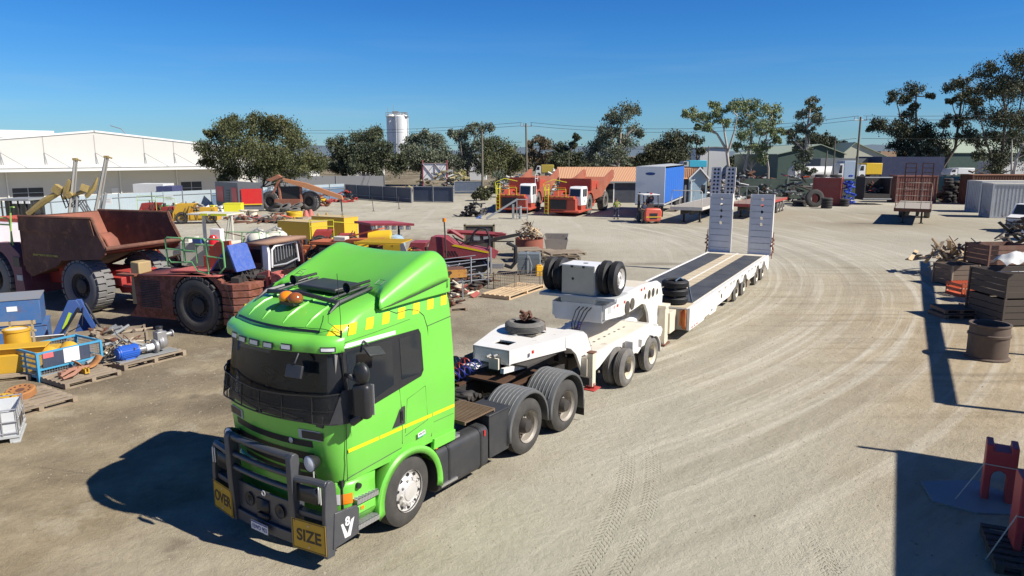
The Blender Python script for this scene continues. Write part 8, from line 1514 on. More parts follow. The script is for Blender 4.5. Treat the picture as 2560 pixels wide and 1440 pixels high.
text('TIP', .26, (.98, -.006, 1.0), (PI / 2, 0, 0), BLK, rbm, bold=.01); m = MB().m(GREY)
for x in (.5, 1.6): m.tube([(x, .1, 0), (x, .1, .86)], .03, 5)
m.build('stand', rbm)
junk('drive_shaft', 'red and rusty drive shafts and pipe ends in a heap by the pipe frame', 'scrap', V(-1.9, 28.3), 30, (1.1, .8), [RUSTY, PK, DKST, CREAM], 61, .35, 0, 'ccdb', 1.5); junk('pipe_scrap', 'dark pipes and elbows under the rusty beam', 'scrap', V(-3.0, 26.6), 22, (1.0, .7), [DKST, GREY, RUSTY], 62, .25, 0, 'cc', 1.5)
pallet('small scrap pallet just behind the green cab', V(-2.35, 25.5), R(20), 1.3, 1.1); junk('pallet_load', 'dark metal bits on the small scrap pallet behind the green cab', 'scrap', V(-2.35, 25.5, .15), 24, (.9, .8), [DKST, RUSTY], 63, .2)
junk('loader_debris', 'broken brown panels and parts heaped between the rig and the yellow cab', 'scrap', V(-4.7, 31.4), 40, (1.3, 1.2), [RUSTY, WOOD, DKST, GREY], 64, 1.1, 0, 'bbcp', 1.5)

for i, (x, y, n, sx, sy, h, mm, lab) in enumerate(((-11.8, 29.0, 40, 1.6, 1.3, 1.2, [RUSTY, DKST, PK], 'rusty machine parts heaped behind the stripped loader cab'), (-13.5, 35.0, 46, 2.2, 1.5, 1.1, [PCR, DKST, RED, BLU], 'mixed red, blue and cream parts behind the white tray machine'), (-16.5, 37.5, 36, 2.0, 1.2, .8, [PCR, RUSTY, BLU, DKST], 'parts scattered beneath the tan canopy'),
    (-7.2, 34.6, 46, 2.0, 1.2, 1.2, [DKST, OR, RUSTY], 'dark and orange parts packed under the crimson canopy'), (-4.9, 34.6, 46, 1.4, 1.2, 1.1, [DKST, MG, RUSTY, YEL], 'maroon and black parts left of the crimson rig'), (-9.8, 39.2, 36, 2.2, 1.0, .9, [OR, DKST, YEL], 'orange and black parts before the two ochre tanks'), (-6.6, 28.6, 44, 1.8, 1.0, 1.1, [YEL, DKST, RUSTY, PCR], 'yellow and rusty parts just behind the green cab roof'), (-20.5, 42.0, 46, 3.0, 1.6, 1.0, [GREY, RUSTY, YEL, BLU], 'low row of mixed parts behind the rusty dump tray'), (-1.6, 30.4, 30, 1.2, .8, .5, [DKST, RUSTY, GREY], 'dark castings behind the wire mesh basket'))):
    junk('scrap_heap', lab, 'scrap', V(x, y), n, (sx, sy), mm, 200 + i, h, 0, 'bcdbh', 1.7)

def stripped(label, x, y, rz, col, seed, L_=2.4, H=1.3, rail=None):
    """a stripped machine body: plated block with covers, pipes, hoses and a wheel or two"""
    r = random.Random(seed); t = thing('stripped_machine', label, 'machine', V(x, y), R(rz)); m = MB().m(col); z = .25
    m.box(0, L_, 0, 1.2, z, H * .55); m.prism([(0, H * .55), (L_ * .35, H * .55), (L_ * .5, H), (L_ * .1, H)], .05, 1.15, 'y'); m.box(L_ * .6, L_ * .95, .1, 1.0, H * .55, H * .8)
    for k in range(5): a = r.uniform(.1, L_ - .4); m.box(a, a + r.uniform(.15, .4), -.04 - .01 * k, 0, r.uniform(.3, .5), r.uniform(.55, .7) * H)
    m.build('body', t, bevel=.02); m = MB().m(DKST)
    for k in range(5): a = r.uniform(.2, L_ - .3); m.tube([(a, -.08, .3), (a + .1, -.18, H * .6), (a + r.uniform(-.4, .4), r.uniform(0, .8), H * r.uniform(.8, 1.15)), (a + r.uniform(-.3, .3), .6, H * .6)], r.uniform(.02, .04), 5)
    for k in range(3): a = r.uniform(.2, L_ - .3); m.cyl((a, .4, H * .55), (a, .4, H * r.uniform(.75, 1.0)), r.uniform(.07, .14), n=14)
    m.build('hose', t); mining_tyre(t, L_ * .2, -.12, .48, .3, -1)
    mining_tyre(t, L_ * .85, -.12, .48, .3, -1)
    if rail: rails(t, 'hand_rail', rail, [[(0, .02, H * .55), (0, .02, H + .6), (L_ * .5, .02, H + .6), (L_ * .5, .02, H * .55)], [(0, .02, H + .25), (L_ * .5, .02, H + .25)], [(L_ * .5, .02, H + .5), (L_, .02, H + .4), (L_, .02, H * .6)]], .025)
for a in (('faded red stripped machine with lime rails behind the rusty dump tray', -18.6, 35.2, -16, RED, 1, 3.0, 1.3, LG), ('cream stripped machine between the dump tray and the white tanks', -15.6, 36.6, 12, PCR, 2, 2.4, 1.1, None), ('bright orange stripped machine behind the dark red reel', -11.6, 35.2, -8, OR, 3, 2.4, 1.4, None),
    ('red stripped machine with yellow rails beyond the crimson canopy', -11.4, 41.0, 10, RED, 4, 2.6, 1.2, LYEL), ('yellow stripped machine just behind the roof of the green cab', -8.6, 29.6, -14, YEL, 5, 2.2, 1.25, None), ('maroon stripped machine between the yellow cab and the crimson rig', -5.2, 35.6, -5, MG, 6, 2.0, 1.2, None),
    ('ochre stripped machine far behind the dump tray near the green box', -27.0, 58.0, 8, YD, 7, 3.4, 1.6, None), ('rust red stripped machine in the row before the pale fence', -31.0, 60.5, -4, RED, 8, 3.2, 1.5, LG)): stripped(*a)
# ================================================================ FAR LEFT ROWS
gn = thing('generator_housing', 'dark grey generator container with bright red panels and a yellow line', 'generator', V(-26.39, 70.6), 0); q = G(534, 520); aG = math.atan2(q.y - 70.6, q.x + 26.39)
m = MB().m(paint('generator_grey', (.12, .13, .145), .5, dirt=.1)); H = 2.75; U = V(math.cos(aG), math.sin(aG)); Rg = V(.87, .5); L1 = 6.0; L2 = 2.3
def quadbox(m, o, u, v_, z0, z1): m.add([o + V(0, 0, z0), o + u + V(0, 0, z0), o + u + v_ + V(0, 0, z0), o + v_ + V(0, 0, z0), o + V(0, 0, z1), o + u + V(0, 0, z1), o + u + v_ + V(0, 0, z1), o + v_ + V(0, 0, z1)], [(0, 3, 2, 1), (4, 5, 6, 7), (0, 1, 5, 4), (1, 2, 6, 5), (2, 3, 7, 6), (3, 0, 4, 7)])
nU = V(-U.y, U.x) if (-U.y) * 1 + U.x * -1 < 0 else V(U.y, -U.x)
nU = V(U.y, -U.x) if V(U.y, -U.x).dot(V(0, -1)) > 0 else V(-U.y, U.x); W2 = V(.96, .28) * L2
quadbox(m, V(0, 0), U * L1, W2, .15, H); m.build('housing', gn)
m = MB().m(paint('panel_red', (.62, .02, .02), .4, dirt=.08)); n2 = V(.28, -.96); quadbox(m, V(.12, -.04) + W2 * .08, W2 * .82, n2 * .03, .75, H - .55)
for a, b in ((.02, .28), (.62, .95)): quadbox(m, U * L1 * a + nU * .002 + U * .1, U * L1 * (b - a) * .9, nU * .03, .8, H - .45)
m.build('side_panel', gn); m = MB().m(YEL); quadbox(m, V(.12, -.05) + W2 * .08, W2 * .82, n2 * .035, .66, .76); m.build('stripe', gn); m = MB().m(BLK); [quadbox(m, U * (2.2 + .0) + nU * .02, U * .8, nU * .03, .9 + .25 * k, 1.02 + .25 * k) for k in range(5)]; m.build('vent', gn)
text('Power', .34, V(.14, -.09, H - .3) + W2 * .5, (PI / 2, 0, math.atan2(W2.y, W2.x)), WHT, gn) if False else None
bm = thing('boom_loader', 'rust red machine with a long sloping boom and two big rear wheels', 'loader', V(-22.4, 71.2), R(0)); RR = paint('boom_rust', (.33, .10, .05), .6, dirt=.4, rust=.1)
for x in (-1.2, 2.6): mining_tyre(bm, x, 0, .98, .7, -1, rubber=RUBD).rotation_euler = (0, 0, R(-18))
m = MB().m(RR); m.box(-.6, 1.9, -.3, .8, .6, 1.2); m.tube([(-.1, 0, .9), (-.2, 0, 2.8)], .14, 5); m.tube([(1.9, 0, .9), (1.9, 0, 2.6)], .14, 5); m.prism([(-1.3, 3.05), (-.2, 3.55), (.2, 3.3), (-.9, 2.9)], -.3, .3, 'y'); m.tube([(.0, -.1, 3.3), (-.9, 0, 1.6)], .12, 5); m.build('frame', bm); m = MB().m(paint('boom_orange', (.50, .20, .08), .6, dirt=.3)); m.prism([(.3, 3.2), (.4, 2.9), (6.0, 1.15), (5.9, 1.55), (2.5, 2.75)], -.35, .1, 'y'); m.build('boom', bm); m = MB().m(BLK); m.box(-.4, 1.8, 0, .6, 1.2, 2.4); m.tube([(5.8, -.1, 1.3), (5.85, -.1, .0)], .07, 5); m.build('engine', bm)
def gb(px, py, *a, **k): g = G(px, py); return boxthing(a[0], a[1], a[2], V(g.x, g.y), a[3], a[4], *a[5:], **k)
gb(560, 537, 'yellow_bin', 'bright yellow steel bin in front of the grey generator', 'bin', R(8), (1.55, 1.2, 1.0), LYEL); gb(384, 531, 'green_box', 'bright green steel box by the long pale fence', 'box', R(4), (1.1, .9, .62), paint('box_green', (.03, .40, .06), .5, dirt=.05)); gb(315, 541, 'white_trough', 'low white trough left of the green box', 'box', R(4), (2.2, .7, .35), WHT)
for i, (px, lab) in enumerate(((612, 'left cream cable drum before the generator'), (633, 'right cream cable drum before the generator'))): m = MB().m(CREAM); m.lathe([(.001, 0), (.5, 0), (.5, .08), (.36, .1), (.36, .45), (.5, .48), (.5, .55), (.001, .56)], n=24); o = m.build('cable_drum', loc=G(px, 540)); tag(o, lab, 'cable drum', 'cream cable drums')
big = random.Random(9)
for k in range(9): px = 694 + 7.2 * k; g = G(px, 533 - (k % 3) * 3); big_tyre('dusty tyre in the loose pile beneath the sloping boom', V(g.x, g.y, .16 + .3 * (k % 2)), (PI / 2 + big.uniform(-.5, .5), big.uniform(-.4, .4), 0), .58, .3, 'loose tyre pile under the boom', RUBD)
m = MB().m(YEL); [m.lathe([(.35, .12 * k), (.68, .12 * k), (.70, .12 * k + .05), (.66, .12 * k + .1), (.35, .12 * k + .1)], n=28) for k in range(4)]; o = m.build('wheel_rim_stack', loc=G(737, 546) + V(0, 0, .15)); tag(o, 'stack of ochre wheel rims on a pallet by the tyre pile', 'wheel rims'); g = G(737, 547); pallet('pallet under the ochre wheel rims', V(g.x, g.y), 0, 1.9, 1.6); g = G(700, 547); pallet('pallet carrying a red part left of the wheel rims', V(g.x, g.y), .1, 1.8, 1.4); junk('pallet_load', 'red part and scrap on the pallet left of the wheel rims', 'scrap', V(g.x, g.y, .15), 14, (1.2, .8), [RUSTY, ORED, DKST], 71, .4, 0, 'bcd', 1.5)
for i, px in enumerate((765, 777)): m = MB().m(paint('cone_red', (.45, .12, .09), .6, dirt=.2)); m.lathe([(.001, 0), (.34, 0), (.3, .1), (.18, .5), (.12, .62), (.001, .62)], n=18); o = m.build('red_pot', loc=G(px, 543 - 2 * i)); tag(o, ('nearer' if i == 0 else 'farther') + ' of two red cone shaped pots right of the rims', 'pot', 'red pots')
for px, py, s_, lab in ((812, 515, 81, 'yellow and rusty parts on a pallet near the fence corner'), (862, 505, 82, 'dark red parts on the ground by the navy fence')): g = G(px, py); junk('pallet_load', lab, 'scrap', g, 26, (2.2, 1.2), [YEL, RUSTY, RED] if s_ == 81 else [RED, DKST], s_, 1.2, 0, 'bbd', 2.4)
for px, py, s_, lab, mm in ((455, 535, 83, 'yellow brown loader parts before the tree shaded fence', [paint('olive_yellow', (.25, .19, .07), .6, dirt=.4), RUSTY, PCR]), (515, 533, 84, 'small yellow and white machine parts left of the yellow bin', [LYEL, WHT, GREY]), (610, 548, 85, 'flat rusty frames on the dirt in front of the cable drums', [RUSTY, PK, GREY]), (690, 556, 86, 'low rusty scrap frames nearer the yard road', [RUSTY, DKST])): junk('machine_scrap', lab, 'scrap', G(px, py), 34, (3.2, 1.2), mm, s_, 1.0 if s_ < 85 else .2, 0, 'bbcc', 2.6)
for i, (px, py) in enumerate(((856, 536), (934, 528), (998, 522))): m = MB().m(DKST); m.cyl((0, 0, 0), (-.12, 0, 1.35), .03, n=5); m.cyl((0, 0, 0), (0, 0, .03), .15); o = m.build('bollard_post', loc=G(px, py)); tag(o, ('left', 'middle', 'right')[i] + ' thin leaning post before the navy fence', 'post', 'thin posts')
g = G(1190, 541); junk('engine_block', 'black engine and parts beside the left haul truck', 'engine', g, 40, (1.8, 1.0), [BLK, BLK, DKST], 87, 1.5, 0, 'bcdh', 2.2); junk('blue_crate', 'small blue crate before the black engine', 'crate', G(1197, 546), 3, (.2, .1), [BLU], 88, .1, 0, 'b', 1.8); m = MB().m(GREY); m.prism([(-.1, .0), (.1, .0), (.1, 1.2), (-.1, 1.2)], 0, .6, 'y'); m.cyl((.6, 0, 0), (.6, 0, 1.1), .13); o = m.build('gas_bottle', loc=G(1283, 547)); tag(o, 'grey gas bottle and stand in front of the left haul truck', 'gas bottle')
m = MB().m(GALV); [m.tube([(x, 0, 0), (x, 0, 1.8)], .04, 5) for x in (0, .9)]; [m.tube([(0, 0, z), (.9, 0, z)], .04, 5) for z in (.3, 1.0, 1.7)]; m.tube([(0, 0, 1.7), (-2.6, -.2, .1)], .09, 5); o = m.build('trolley', loc=G(1292, 549)); tag(o, 'small grey trolley frame with a sloping arm by the left haul truck', 'trolley')
# drill jumbo with two raised feeds
jb = thing('drill_jumbo', 'yellow twin boom drilling machine with two tall steel feed rails', 'drilling machine', V(-26.5, 46), 0); JY = paint('jumbo_yellow', (.40, .29, .08), .7, dirt=.85, dcol=(.2, .15, .1), rust=.15, scale=2)
def jp(px, py, dy=0): return D(px, py, 46 + dy) - Vector((-26.5, 46, 0))
m = MB().m(JY); m.tube([jp(70, 535), jp(112, 502), jp(150, 480)], .19, 6, rs=[.17, .21, .17]); m.tube([jp(216, 492), jp(236, 470), jp(244, 444)], .12, 5, rs=[.14, .17, .05]); m.tube([jp(160, 498), jp(168, 470), jp(176, 450)], .16, 5, rs=[.10, .22, .14]); m.tube([jp(185, 488), jp(215, 476)], .13, 5); m.cb(jp(212, 470), (.45, .4, .4), (0, .4, .4)); m.cb(jp(176, 488), (.4, .4, .3), (0, -.6, 0)); m.cb(jp(145, 474), (.5, .4, .5), (0, .6, 0)); m.build('boom', jb)
for a, b, dy in (((172, 548), (188, 398), 0), ((236, 540), (266, 392), .5)):
    m = MB().m(paint('feed_steel', (.42, .40, .36), .5, .3, dirt=.3)); p, q2 = jp(*a, dy), jp(*b, dy); m.tube([p, q2], .11, 4); m.tube([p + V(.25, 0), q2 + V(.12, 0)], .05, 5); m.m(JY); m.cb(q2, (.26, .2, .14)); m.cb(q2 + V(.2, 0, -.05), (.3, .1, .08), (0, .3, 0)); m.m(GREY); m.tube([p + V(.45, 0), (p + q2) / 2 + V(.3, 0, -.4)], .12, 4); m.build('feed_rail', jb)
m = MB().m(BLK); [m.tube([jp(150 + 9 * k, 480), jp(165 + 9 * k, 520), jp(190 + 7 * k, 500), jp(210 + 6 * k, 530)], .05, 5) for k in range(4)]; m.build('hose', jb)
m = MB().m(GREY); a_, b_ = jp(0, 500), jp(78, 560); m.box(a_.x, b_.x, 0, 1.8, 2.6, 2.72); m.m(GLS); m.box(a_.x + .2, b_.x - .1, .1, 1.7, 1.4, 2.6); m.m(DKST); [m.box(a_.x + .5 * k, a_.x + .5 * k + .06, .0, .08, .6, 2.6) for k in range(5)]; m.m(JY); m.box(a_.x, b_.x, .1, 1.7, .5, 1.4); m.build('cab', jb); m = MB().m(LAMP); [m.cb((a_.x + .9 + .42 * k, -.02, 2.5), (.25, .06, .16)) for k in range(3)]; m.build('work_lamp', jb); m = MB().m(DKST); m.box(a_.x, 1.2, .3, 1.6, .3, 1.2); m.build('chassis', jb)
# safety signs on the pale fence
for px, py in ((286, 515), (436, 502)): g = G(px, 536 if px < 300 else 527); m = MB().m(WHT); m.box(-.45, .45, -.02, 0, 1.0, 1.6); m.m(GREY); m.box(-.28, .28, -.025, -.021, 1.38, 1.42); m.box(-.3, .3, -.025, -.021, 1.2, 1.24); m.cyl((-.5, 0, 0), (-.5, 0, 2.0), .03); o = m.build('notice_board', loc=g + V(0, -1.0)); tag(o, 'white notice board on the pale fence, ' + ('left one' if px < 300 else 'right one near the green box'), 'notice board')
# ================================================================ BEYOND THE YARD: vehicles and plant under the trees
def vehicle(label, px0, px1, py0, py1, Y, mats, cat='truck', name='parked_truck'):
    x0, x1 = X_(px0, Y), X_(px1, Y); zb, zt = Z_(py1, Y), Z_(py0, Y); W = x1 - x0; H = zt - zb; t = thing(name, label, cat, V(x0, Y, max(0, zb)), 0)
    m = MB().m(mats[0]); m.box(W * .30, W, 0, 2.3, H * .3, H); m.build('load_body', t, bevel=.05); m = MB().m(mats[1]); m.prism([(0, H * .2), (W * .28, H * .2), (W * .28, H * .9), (W * .08, H * .9), (0, H * .5)], 0, 2.2, 'y'); m.m(GLS); m.prism([(W * .03, H * .55), (W * .2, H * .55), (W * .2, H * .84), (W * .09, H * .84)], -.02, -.003, 'y'); m.build('cab', t); m = MB().m(RUB); [m.cyl((x * W, -.02, H * .15), (x * W, .4, H * .15), H * .17, n=14) for x in (.15, .6, .8)]; m.build('wheel', t)
tk = thing('tanker_trailer', 'long white tanker behind the green sheet fence', 'tanker', V(X_(1985, 100), 100), 0); W_ = X_(2140, 100) - X_(1985, 100); m = MB().m(WHT); m.X = Matrix.Translation((0, 1.2, 2.9)) @ Matrix.Diagonal((1, 1, .8, 1)); m.lathe([(.001, 0), (.9, .05), (1.2, .3), (1.25, W_ - .5), (.9, W_ - .1), (.001, W_)], ax=(1, 0, 0), n=28); m.build('tank_shell', tk); m = MB().m(paint('tanker_maroon', (.12, .02, .03), .5, dirt=.1)); m.box(.5, W_ - .3, .3, 2.1, 1.5, 2.0); m.build('frame', tk)
vehicle('white truck with a silver stack right of the tanker', 2098, 2145, 402, 470, 96, [paint('pale_blue_box', (.38, .46, .55), .5, dirt=.1), WHT]); vehicle('white cab truck with a yellow mixer drum behind the green fence', 2150, 2208, 408, 448, 98, [YEL, WHT]); vehicle('cream yellow truck behind the white cross braced board', 1120, 1168, 425, 460, 122, [paint('cream_yellow', (.55, .50, .18), .5, dirt=.2), MATS['cream_yellow']]); vehicle('white tipper truck with a white hood under the dark trees', 868, 918, 425, 452, 135, [WHT, WHT]); vehicle('white vehicle behind the fence right of the dark tyres', 2380, 2440, 420, 442, 100, [WHT, WHT], 'vehicle', 'parked_vehicle'); vehicle('blue and white vehicle behind the rubble heap', 1340, 1385, 412, 440, 118, [paint('dull_yellow', (.5, .38, .05), .5, dirt=.2), WHT]); vehicle('turquoise topped truck left of the cream ramps', 1705, 1768, 401, 425, 96, [paint('turquoise', (.05, .42, .55), .5, dirt=.05), LGREY])
m = MB().m(WHT); m.lathe([(.001, -2), (1.4, -1.8), (1.6, 0), (1.4, 1.8), (.001, 2)], ax=(.9, .2, .5), n=20); o = m.build('white_tank', loc=V(X_(928, 130), 130, 2.0)); tag(o, 'white rounded tank under the trees left of the board', 'tank')
junk('rubble_heap', 'heap of pale concrete rubble behind the left haul truck', 'rubble', V(X_(1305, 95), 95), 150, (5.5, 3.5), [paint('rubble', (.5, .48, .44), .9, dirt=.3), MATS['rubble'], GREY], 91, 3.4, 0, 'b', 2.4)
for px, Y, s_, lab, mm in ((1650, 104, 92, 'jumbled yellow machines behind the pale gum trunks', [paint('plant_ochre', (.30, .19, .04), .6, dirt=.4), DKST]), (1880, 96, 93, 'dark scrap and machinery between the pale gum trunks', [DKST, GREY, RUSTY]), (2000, 94, 94, 'orange and dark plant before the tanker', [ORED, DKST, GREY]), (1460, 108, 95, 'low clutter beneath the tall gum', [GREY, SHW, DKST]), (2440, 96, 96, 'brown and orange machinery under the tallest gum', [RUSTY, DKST, RO]), (1400, 112, 97, 'white and yellow clutter between the poles', [SHW, GREY, YEL]), (1800, 92, 98, 'pale totes and parts behind the grey flatbed', [LGREY, DKST, SHW]), (1120, 112, 99, 'yellow brown scrap beside the board', [paint('scrap_ochre', (.35, .30, .15), .7, dirt=.3), GREY])): junk('machinery_clutter', lab, 'machinery', V(X_(px, Y), Y), 110, (7.5, 3), mm, s_, 3.4, 0, 'bbbd', 3.0).__setitem__('kind', 'stuff')
# stake rack (pipe frame) and skip of scrap left of the rusty flatbed
sk = thing('scrap_skip', 'dark open backed skip full of scrap under a green wall panel', 'skip', V(G(2158, 512).x, G(2158, 512).y), R(-3)); W_ = G(2222, 512).x - G(2158, 512).x; m = MB().m(DKST); m.box(0, W_, 0, 2.4, .5, 1.2); m.box(0, .1, 0, 2.4, 1.2, 3.0); m.box(W_ - .1, W_, 0, 2.4, 1.2, 3.0); m.box(0, W_, 2.3, 2.4, 1.2, 3.0); m.m(LGREY); m.box(-.05, W_ + .05, -.05, 0, 2.95, 3.05); m.box(-.1, W_ + .1, -.1, 0, .6, .7); m.build('skip_body', sk)
junk('skip_load', 'tangled red and grey scrap inside the dark skip', 'scrap', V(G(2190, 510).x, G(2190, 510).y + 1.0, 1.2), 50, (1.6, 1.2), [RED, GREY, BLK, WOOD], 101, 1.3, 0, 'bchd', 1.8)
junk('blue_racks', 'blue hoses and frames beside the red container', 'rack', V(G(2118, 512).x, G(2118, 512).y), 40, (.9, .8), [paint('vivid_blue', (.02, .08, .50), .5, dirt=.05)], 102, 3.4, 0, 'hdc', 2.2)
junk('dark_racks', 'dark steel racking and coils behind the red flatbed', 'rack', V(G(1985, 505).x, G(1985, 505).y), 70, (4.5, 1.5), [DKST, BLK, GREY], 103, 3.0, 0, 'bchd', 2.6)
# ================================================================ RIGHT SIDE
ut = thing('white_utility', 'white utility truck half outside the right edge with a lime line', 'utility truck', V(36.3, 50.5), R(38)); m = MB().m(WHT)
m.prism([(0, .45), (4.8, .45), (4.8, 1.15), (2.9, 1.2), (2.6, 1.95), (1.5, 1.95), (.9, 1.25), (.05, 1.05)], 0, 1.8, 'y'); m.m(GLS); m.prism([(1.1, 1.3), (1.6, 1.85), (2.5, 1.85), (2.7, 1.3)], -.012, -.003, 'y'); m.prism([(.92, 1.27), (1.48, 1.9), (1.46, 1.92), (.88, 1.29)], .12, 1.68, 'y'); m.m(paint('lime_line', (.5, .8, .05), .4, dirt=0)); m.box(.1, 4.7, -.012, -.004, 1.02, 1.07); ub = m.build('body', ut, bevel=.03)
m = MB().m(DKST); m.tube([(-.15, .1, .5), (-.2, .1, 1.05), (-.2, 1.7, 1.05), (-.15, 1.7, .5)], .045, 6); m.tube([(-.2, .1, .75), (-.2, 1.7, .75)], .045, 6); m.box(-.25, 0, 0, 1.8, .4, .6); m.build('bull_bar', ut); m = MB().m(WHT); m.tube([(-.1, .2, .8), (-.3, .2, 2.6)], .02, 5); m.build('aerial', ut)
for x in (.9, 3.7): road_wheel(ut, x, 0, .38, .24, -1, 'steel'); road_wheel(ut, x, 1.8, .38, .24, 1, 'steel')
m = MB().m(WHT); m.prism([(0, .5), (3, .5), (3, 1.3), (1.4, 1.35), (.1, 1.0)], 0, 1.6, 'y'); m.m(RUB); m.cyl((.7, -.05, .36), (.7, .2, .36), .36, n=18); m.m(GLS); m.prism([(.7, 1.22), (1.4, 1.38), (1.4, 1.42), (.6, 1.22)], .1, 1.5, 'y'); o = m.build('white_car', loc=V(33.6, 45.4), rotz=R(30), bevel=.04); tag(o, 'white bonnet and wheel of a second vehicle cut by the right edge', 'car')
DW = paint('dark_crate_wood', (.09, .07, .055), .85, dirt=.4, dcol=(.07, .055, .045), scale=3); MW = paint('mid_crate_wood', (.17, .12, .085), .8, dirt=.4, dcol=(.12, .09, .07), scale=3)
crate('plain brown timber crate standing alone left of the stacked crates', V(18.95, 30.7), R(8), 1.2, 1.1, .85, MW, cap=WOOD); crate('red brown crate on top of its stack, beside loose boards', V(21.25, 31.6, .75), R(6), 1.95, 1.4, .85, paint('red_brown_wood', (.15, .06, .04), .8, dirt=.4)); crate('lower crate under the red brown crate', V(21.25, 31.6), R(6), 1.9, 1.4, .72, DW)
junk('loose_boards', 'yellowish loose boards piled behind the red brown crate', 'timber', V(20.3, 33.6, .4), 40, (2.6, 1.2), [WOOD, NWOOD, WOOD], 111, .9, 0, 'p', 1.6); junk('black_racking', 'dark pallets and racking piled at the right edge behind the crates', 'pallets', V(25.0, 35.0), 130, (3.2, 2.0), [DW, BLK, WOOD], 112, 2.6, 0, 'pb', 1.6)
oc = thing('orange_bin', 'orange red slotted plastic bin in front of the brown crate', 'bin', V(17.45, 27.75), R(6)); m = MB().m(paint('bin_orange_red', (.52, .09, .03), .5, dirt=.15)); 
for z0, z1 in ((0, .12), (.2, .34), (.42, .55)): m.box(0, 1.6, 0, .05, z0, z1); m.box(0, 1.6, 1.1, 1.15, z0, z1); m.box(0, .05, .05, 1.1, z0, z1); m.box(1.55, 1.6, .05, 1.1, z0, z1)
for k in range(9): m.box(.19 * k, .19 * k + .06, .003, .045, 0, .55); m.box(.19 * k, .19 * k + .06, 1.103, 1.147, 0, .55)
m.box(0, 1.6, 0, 1.15, .05, .08); m.build('bin_shell', oc); oc.scale = (.72, .8, .9)
crate('big dark timber crate at the right edge, lower of two', V(17.1, 23.7), R(4), 2.9, 1.7, .85, DW); crate('big dark timber crate at the right edge, upper of two', V(17.15, 23.75, .88), R(4), 2.9, 1.7, .8, DW)
it = thing('tote', 'white plastic tote in a blue grey cage behind the big dark crates', 'tote', V(18.1, 26.1, .35), R(4)); m = MB().m(paint('tote_white', (.55, .58, .62), .4, dirt=.1)); m.box(0, 1.7, 0, 1.0, .05, .95); m.build('tank', it, bevel=.06); m = MB().m(BLU)
for z in (.1, .5, .95): m.tube([(-.02, -.02, z), (1.72, -.02, z), (1.72, 1.02, z), (-.02, 1.02, z), (-.02, -.02, z)], .015, 5)
for k in range(7): m.tube([(.28 * k, -.02, .05), (.28 * k, -.02, .95)], .012, 5)
m.build('cage', it)
m = MB().m(paint('white_sheeting', (.66, .66, .62), .6, dirt=.1)); m.grid(lambda u, v: V(1.6 * u - .1, .9 * v, .62 * math.sin(PI * min(1, u * .9 + .1)) ** .5 * math.sin(PI * (.15 + .7 * v)) + .06 * math.sin(u * 17) * math.cos(v * 9)), 18, 12); o = m.build('plastic_sheeting', loc=V(18.1, 26.2, 1.3), rotz=R(4), smooth=80); tag(o, 'crumpled white plastic sheeting on top of the tote', 'sheeting')
for x, y, z, a, lab in ((15.1, 24.4, 0, 3, 'grey pallet lying before the tote, lower of two'), (15.2, 24.5, .16, -3, 'grey pallet with open slats lying before the tote, upper of two'), (16.9, 25.6, 0, 10, 'dark pallet between the slatted pallets and the big crates')): pallet(lab, V(x, y, z), R(a), 1.1, 1.0, MATS['mid_crate_wood'])
m = MB().m(paint('cast_ring_brown', (.13, .095, .07), .75, dirt=.5, dcol=(.07, .05, .04), scale=3, rust=.1)); m.lathe([(.56, 0), (.74, 0), (.74, .05), (.66, .08), (.66, .72), (.70, .74), (.70, .80), (.66, .82), (.64, 1.05), (.68, 1.08), (.68, 1.12), (.60, 1.12), (.56, .9), (.56, .06)], n=44); o = m.build('steel_ring', loc=V(12.95, 19.2), smooth=40); o.scale = (.74, .74, .86); tag(o, 'big hollow brown steel ring standing near the right edge', 'steel ring')
m = MB().m(GREY); m.box(0, 2.2, 0, .12, .2, .3); m.tube([(.2, 0, .05), (1.1, .6, .7)], .07, 4); m.tube([(1.0, 0, .05), (.5, .7, .6)], .07, 4); o = m.build('grey_trestle', loc=V(14.2, 18.6), rotz=.1); tag(o, 'grey steel trestle right of the brown ring', 'trestle')
RP = paint('pink_red_barrier', (.52, .05, .055), .5, dirt=.15)
def barrier(label, loc, rz, s=1.0):
    t = thing('steel_bracket_block', label, 'machine part', loc, rz); m = MB().m(RP); W = .48 * s; H = 1.05 * s
    for y0 in (-.3, .22): m.prism([(0, 0), (.12, 0), (.12, .30), (.15, .38), (.21, .42), (.27, .38), (.30, .30), (.30, 0), (W, 0), (W, H), (W - .1, H), (W - .1, H - .1), (.1, H - .1), (.1, H), (0, H)], y0, y0 + .08, 'y') if False else None
    m.prism([(0, 0), (.10, 0), (.10, .42), (.13, .50), (.21, .54), (.29, .50), (.32, .42), (.32, 0), (W, 0), (W, H), (W - .1, H), (W - .1, H - .09), (.1, H - .09), (.1, H), (0, H)], -.2, .2, 'y'); m.build('casting', t, bevel=.015)
    m = MB().m(CREAM); m.tube([(0, -.21, .62), (W, -.21, .62)], .008, 4); m.tube([(0, -.17, .62), (-.35, -.45, .03)], .010, 4); m.build('strap', t); return t
barrier('dark red arched steel casting in the shade, farther of two', V(7.62, 11.05), R(-31), .9); barrier('dark red arched steel casting in the shade, nearer of two', V(6.95, 9.35), R(-24), 1.1)
m = MB().m(GREY); m.prism([(-.75, -.35), (-.3, -.75), (.3, -.8), (.6, -.2), (.4, .4), (-.55, .35)], 0, .03, 'z'); o = m.build('steel_plate', loc=V(7.45, 11.15)); tag(o, 'flat grey steel plate under the farther red casting', 'steel plate'); pallet('pallet under the nearer red casting in the shade', V(6.95, 9.2), R(-24), .7, 1.2, DW)
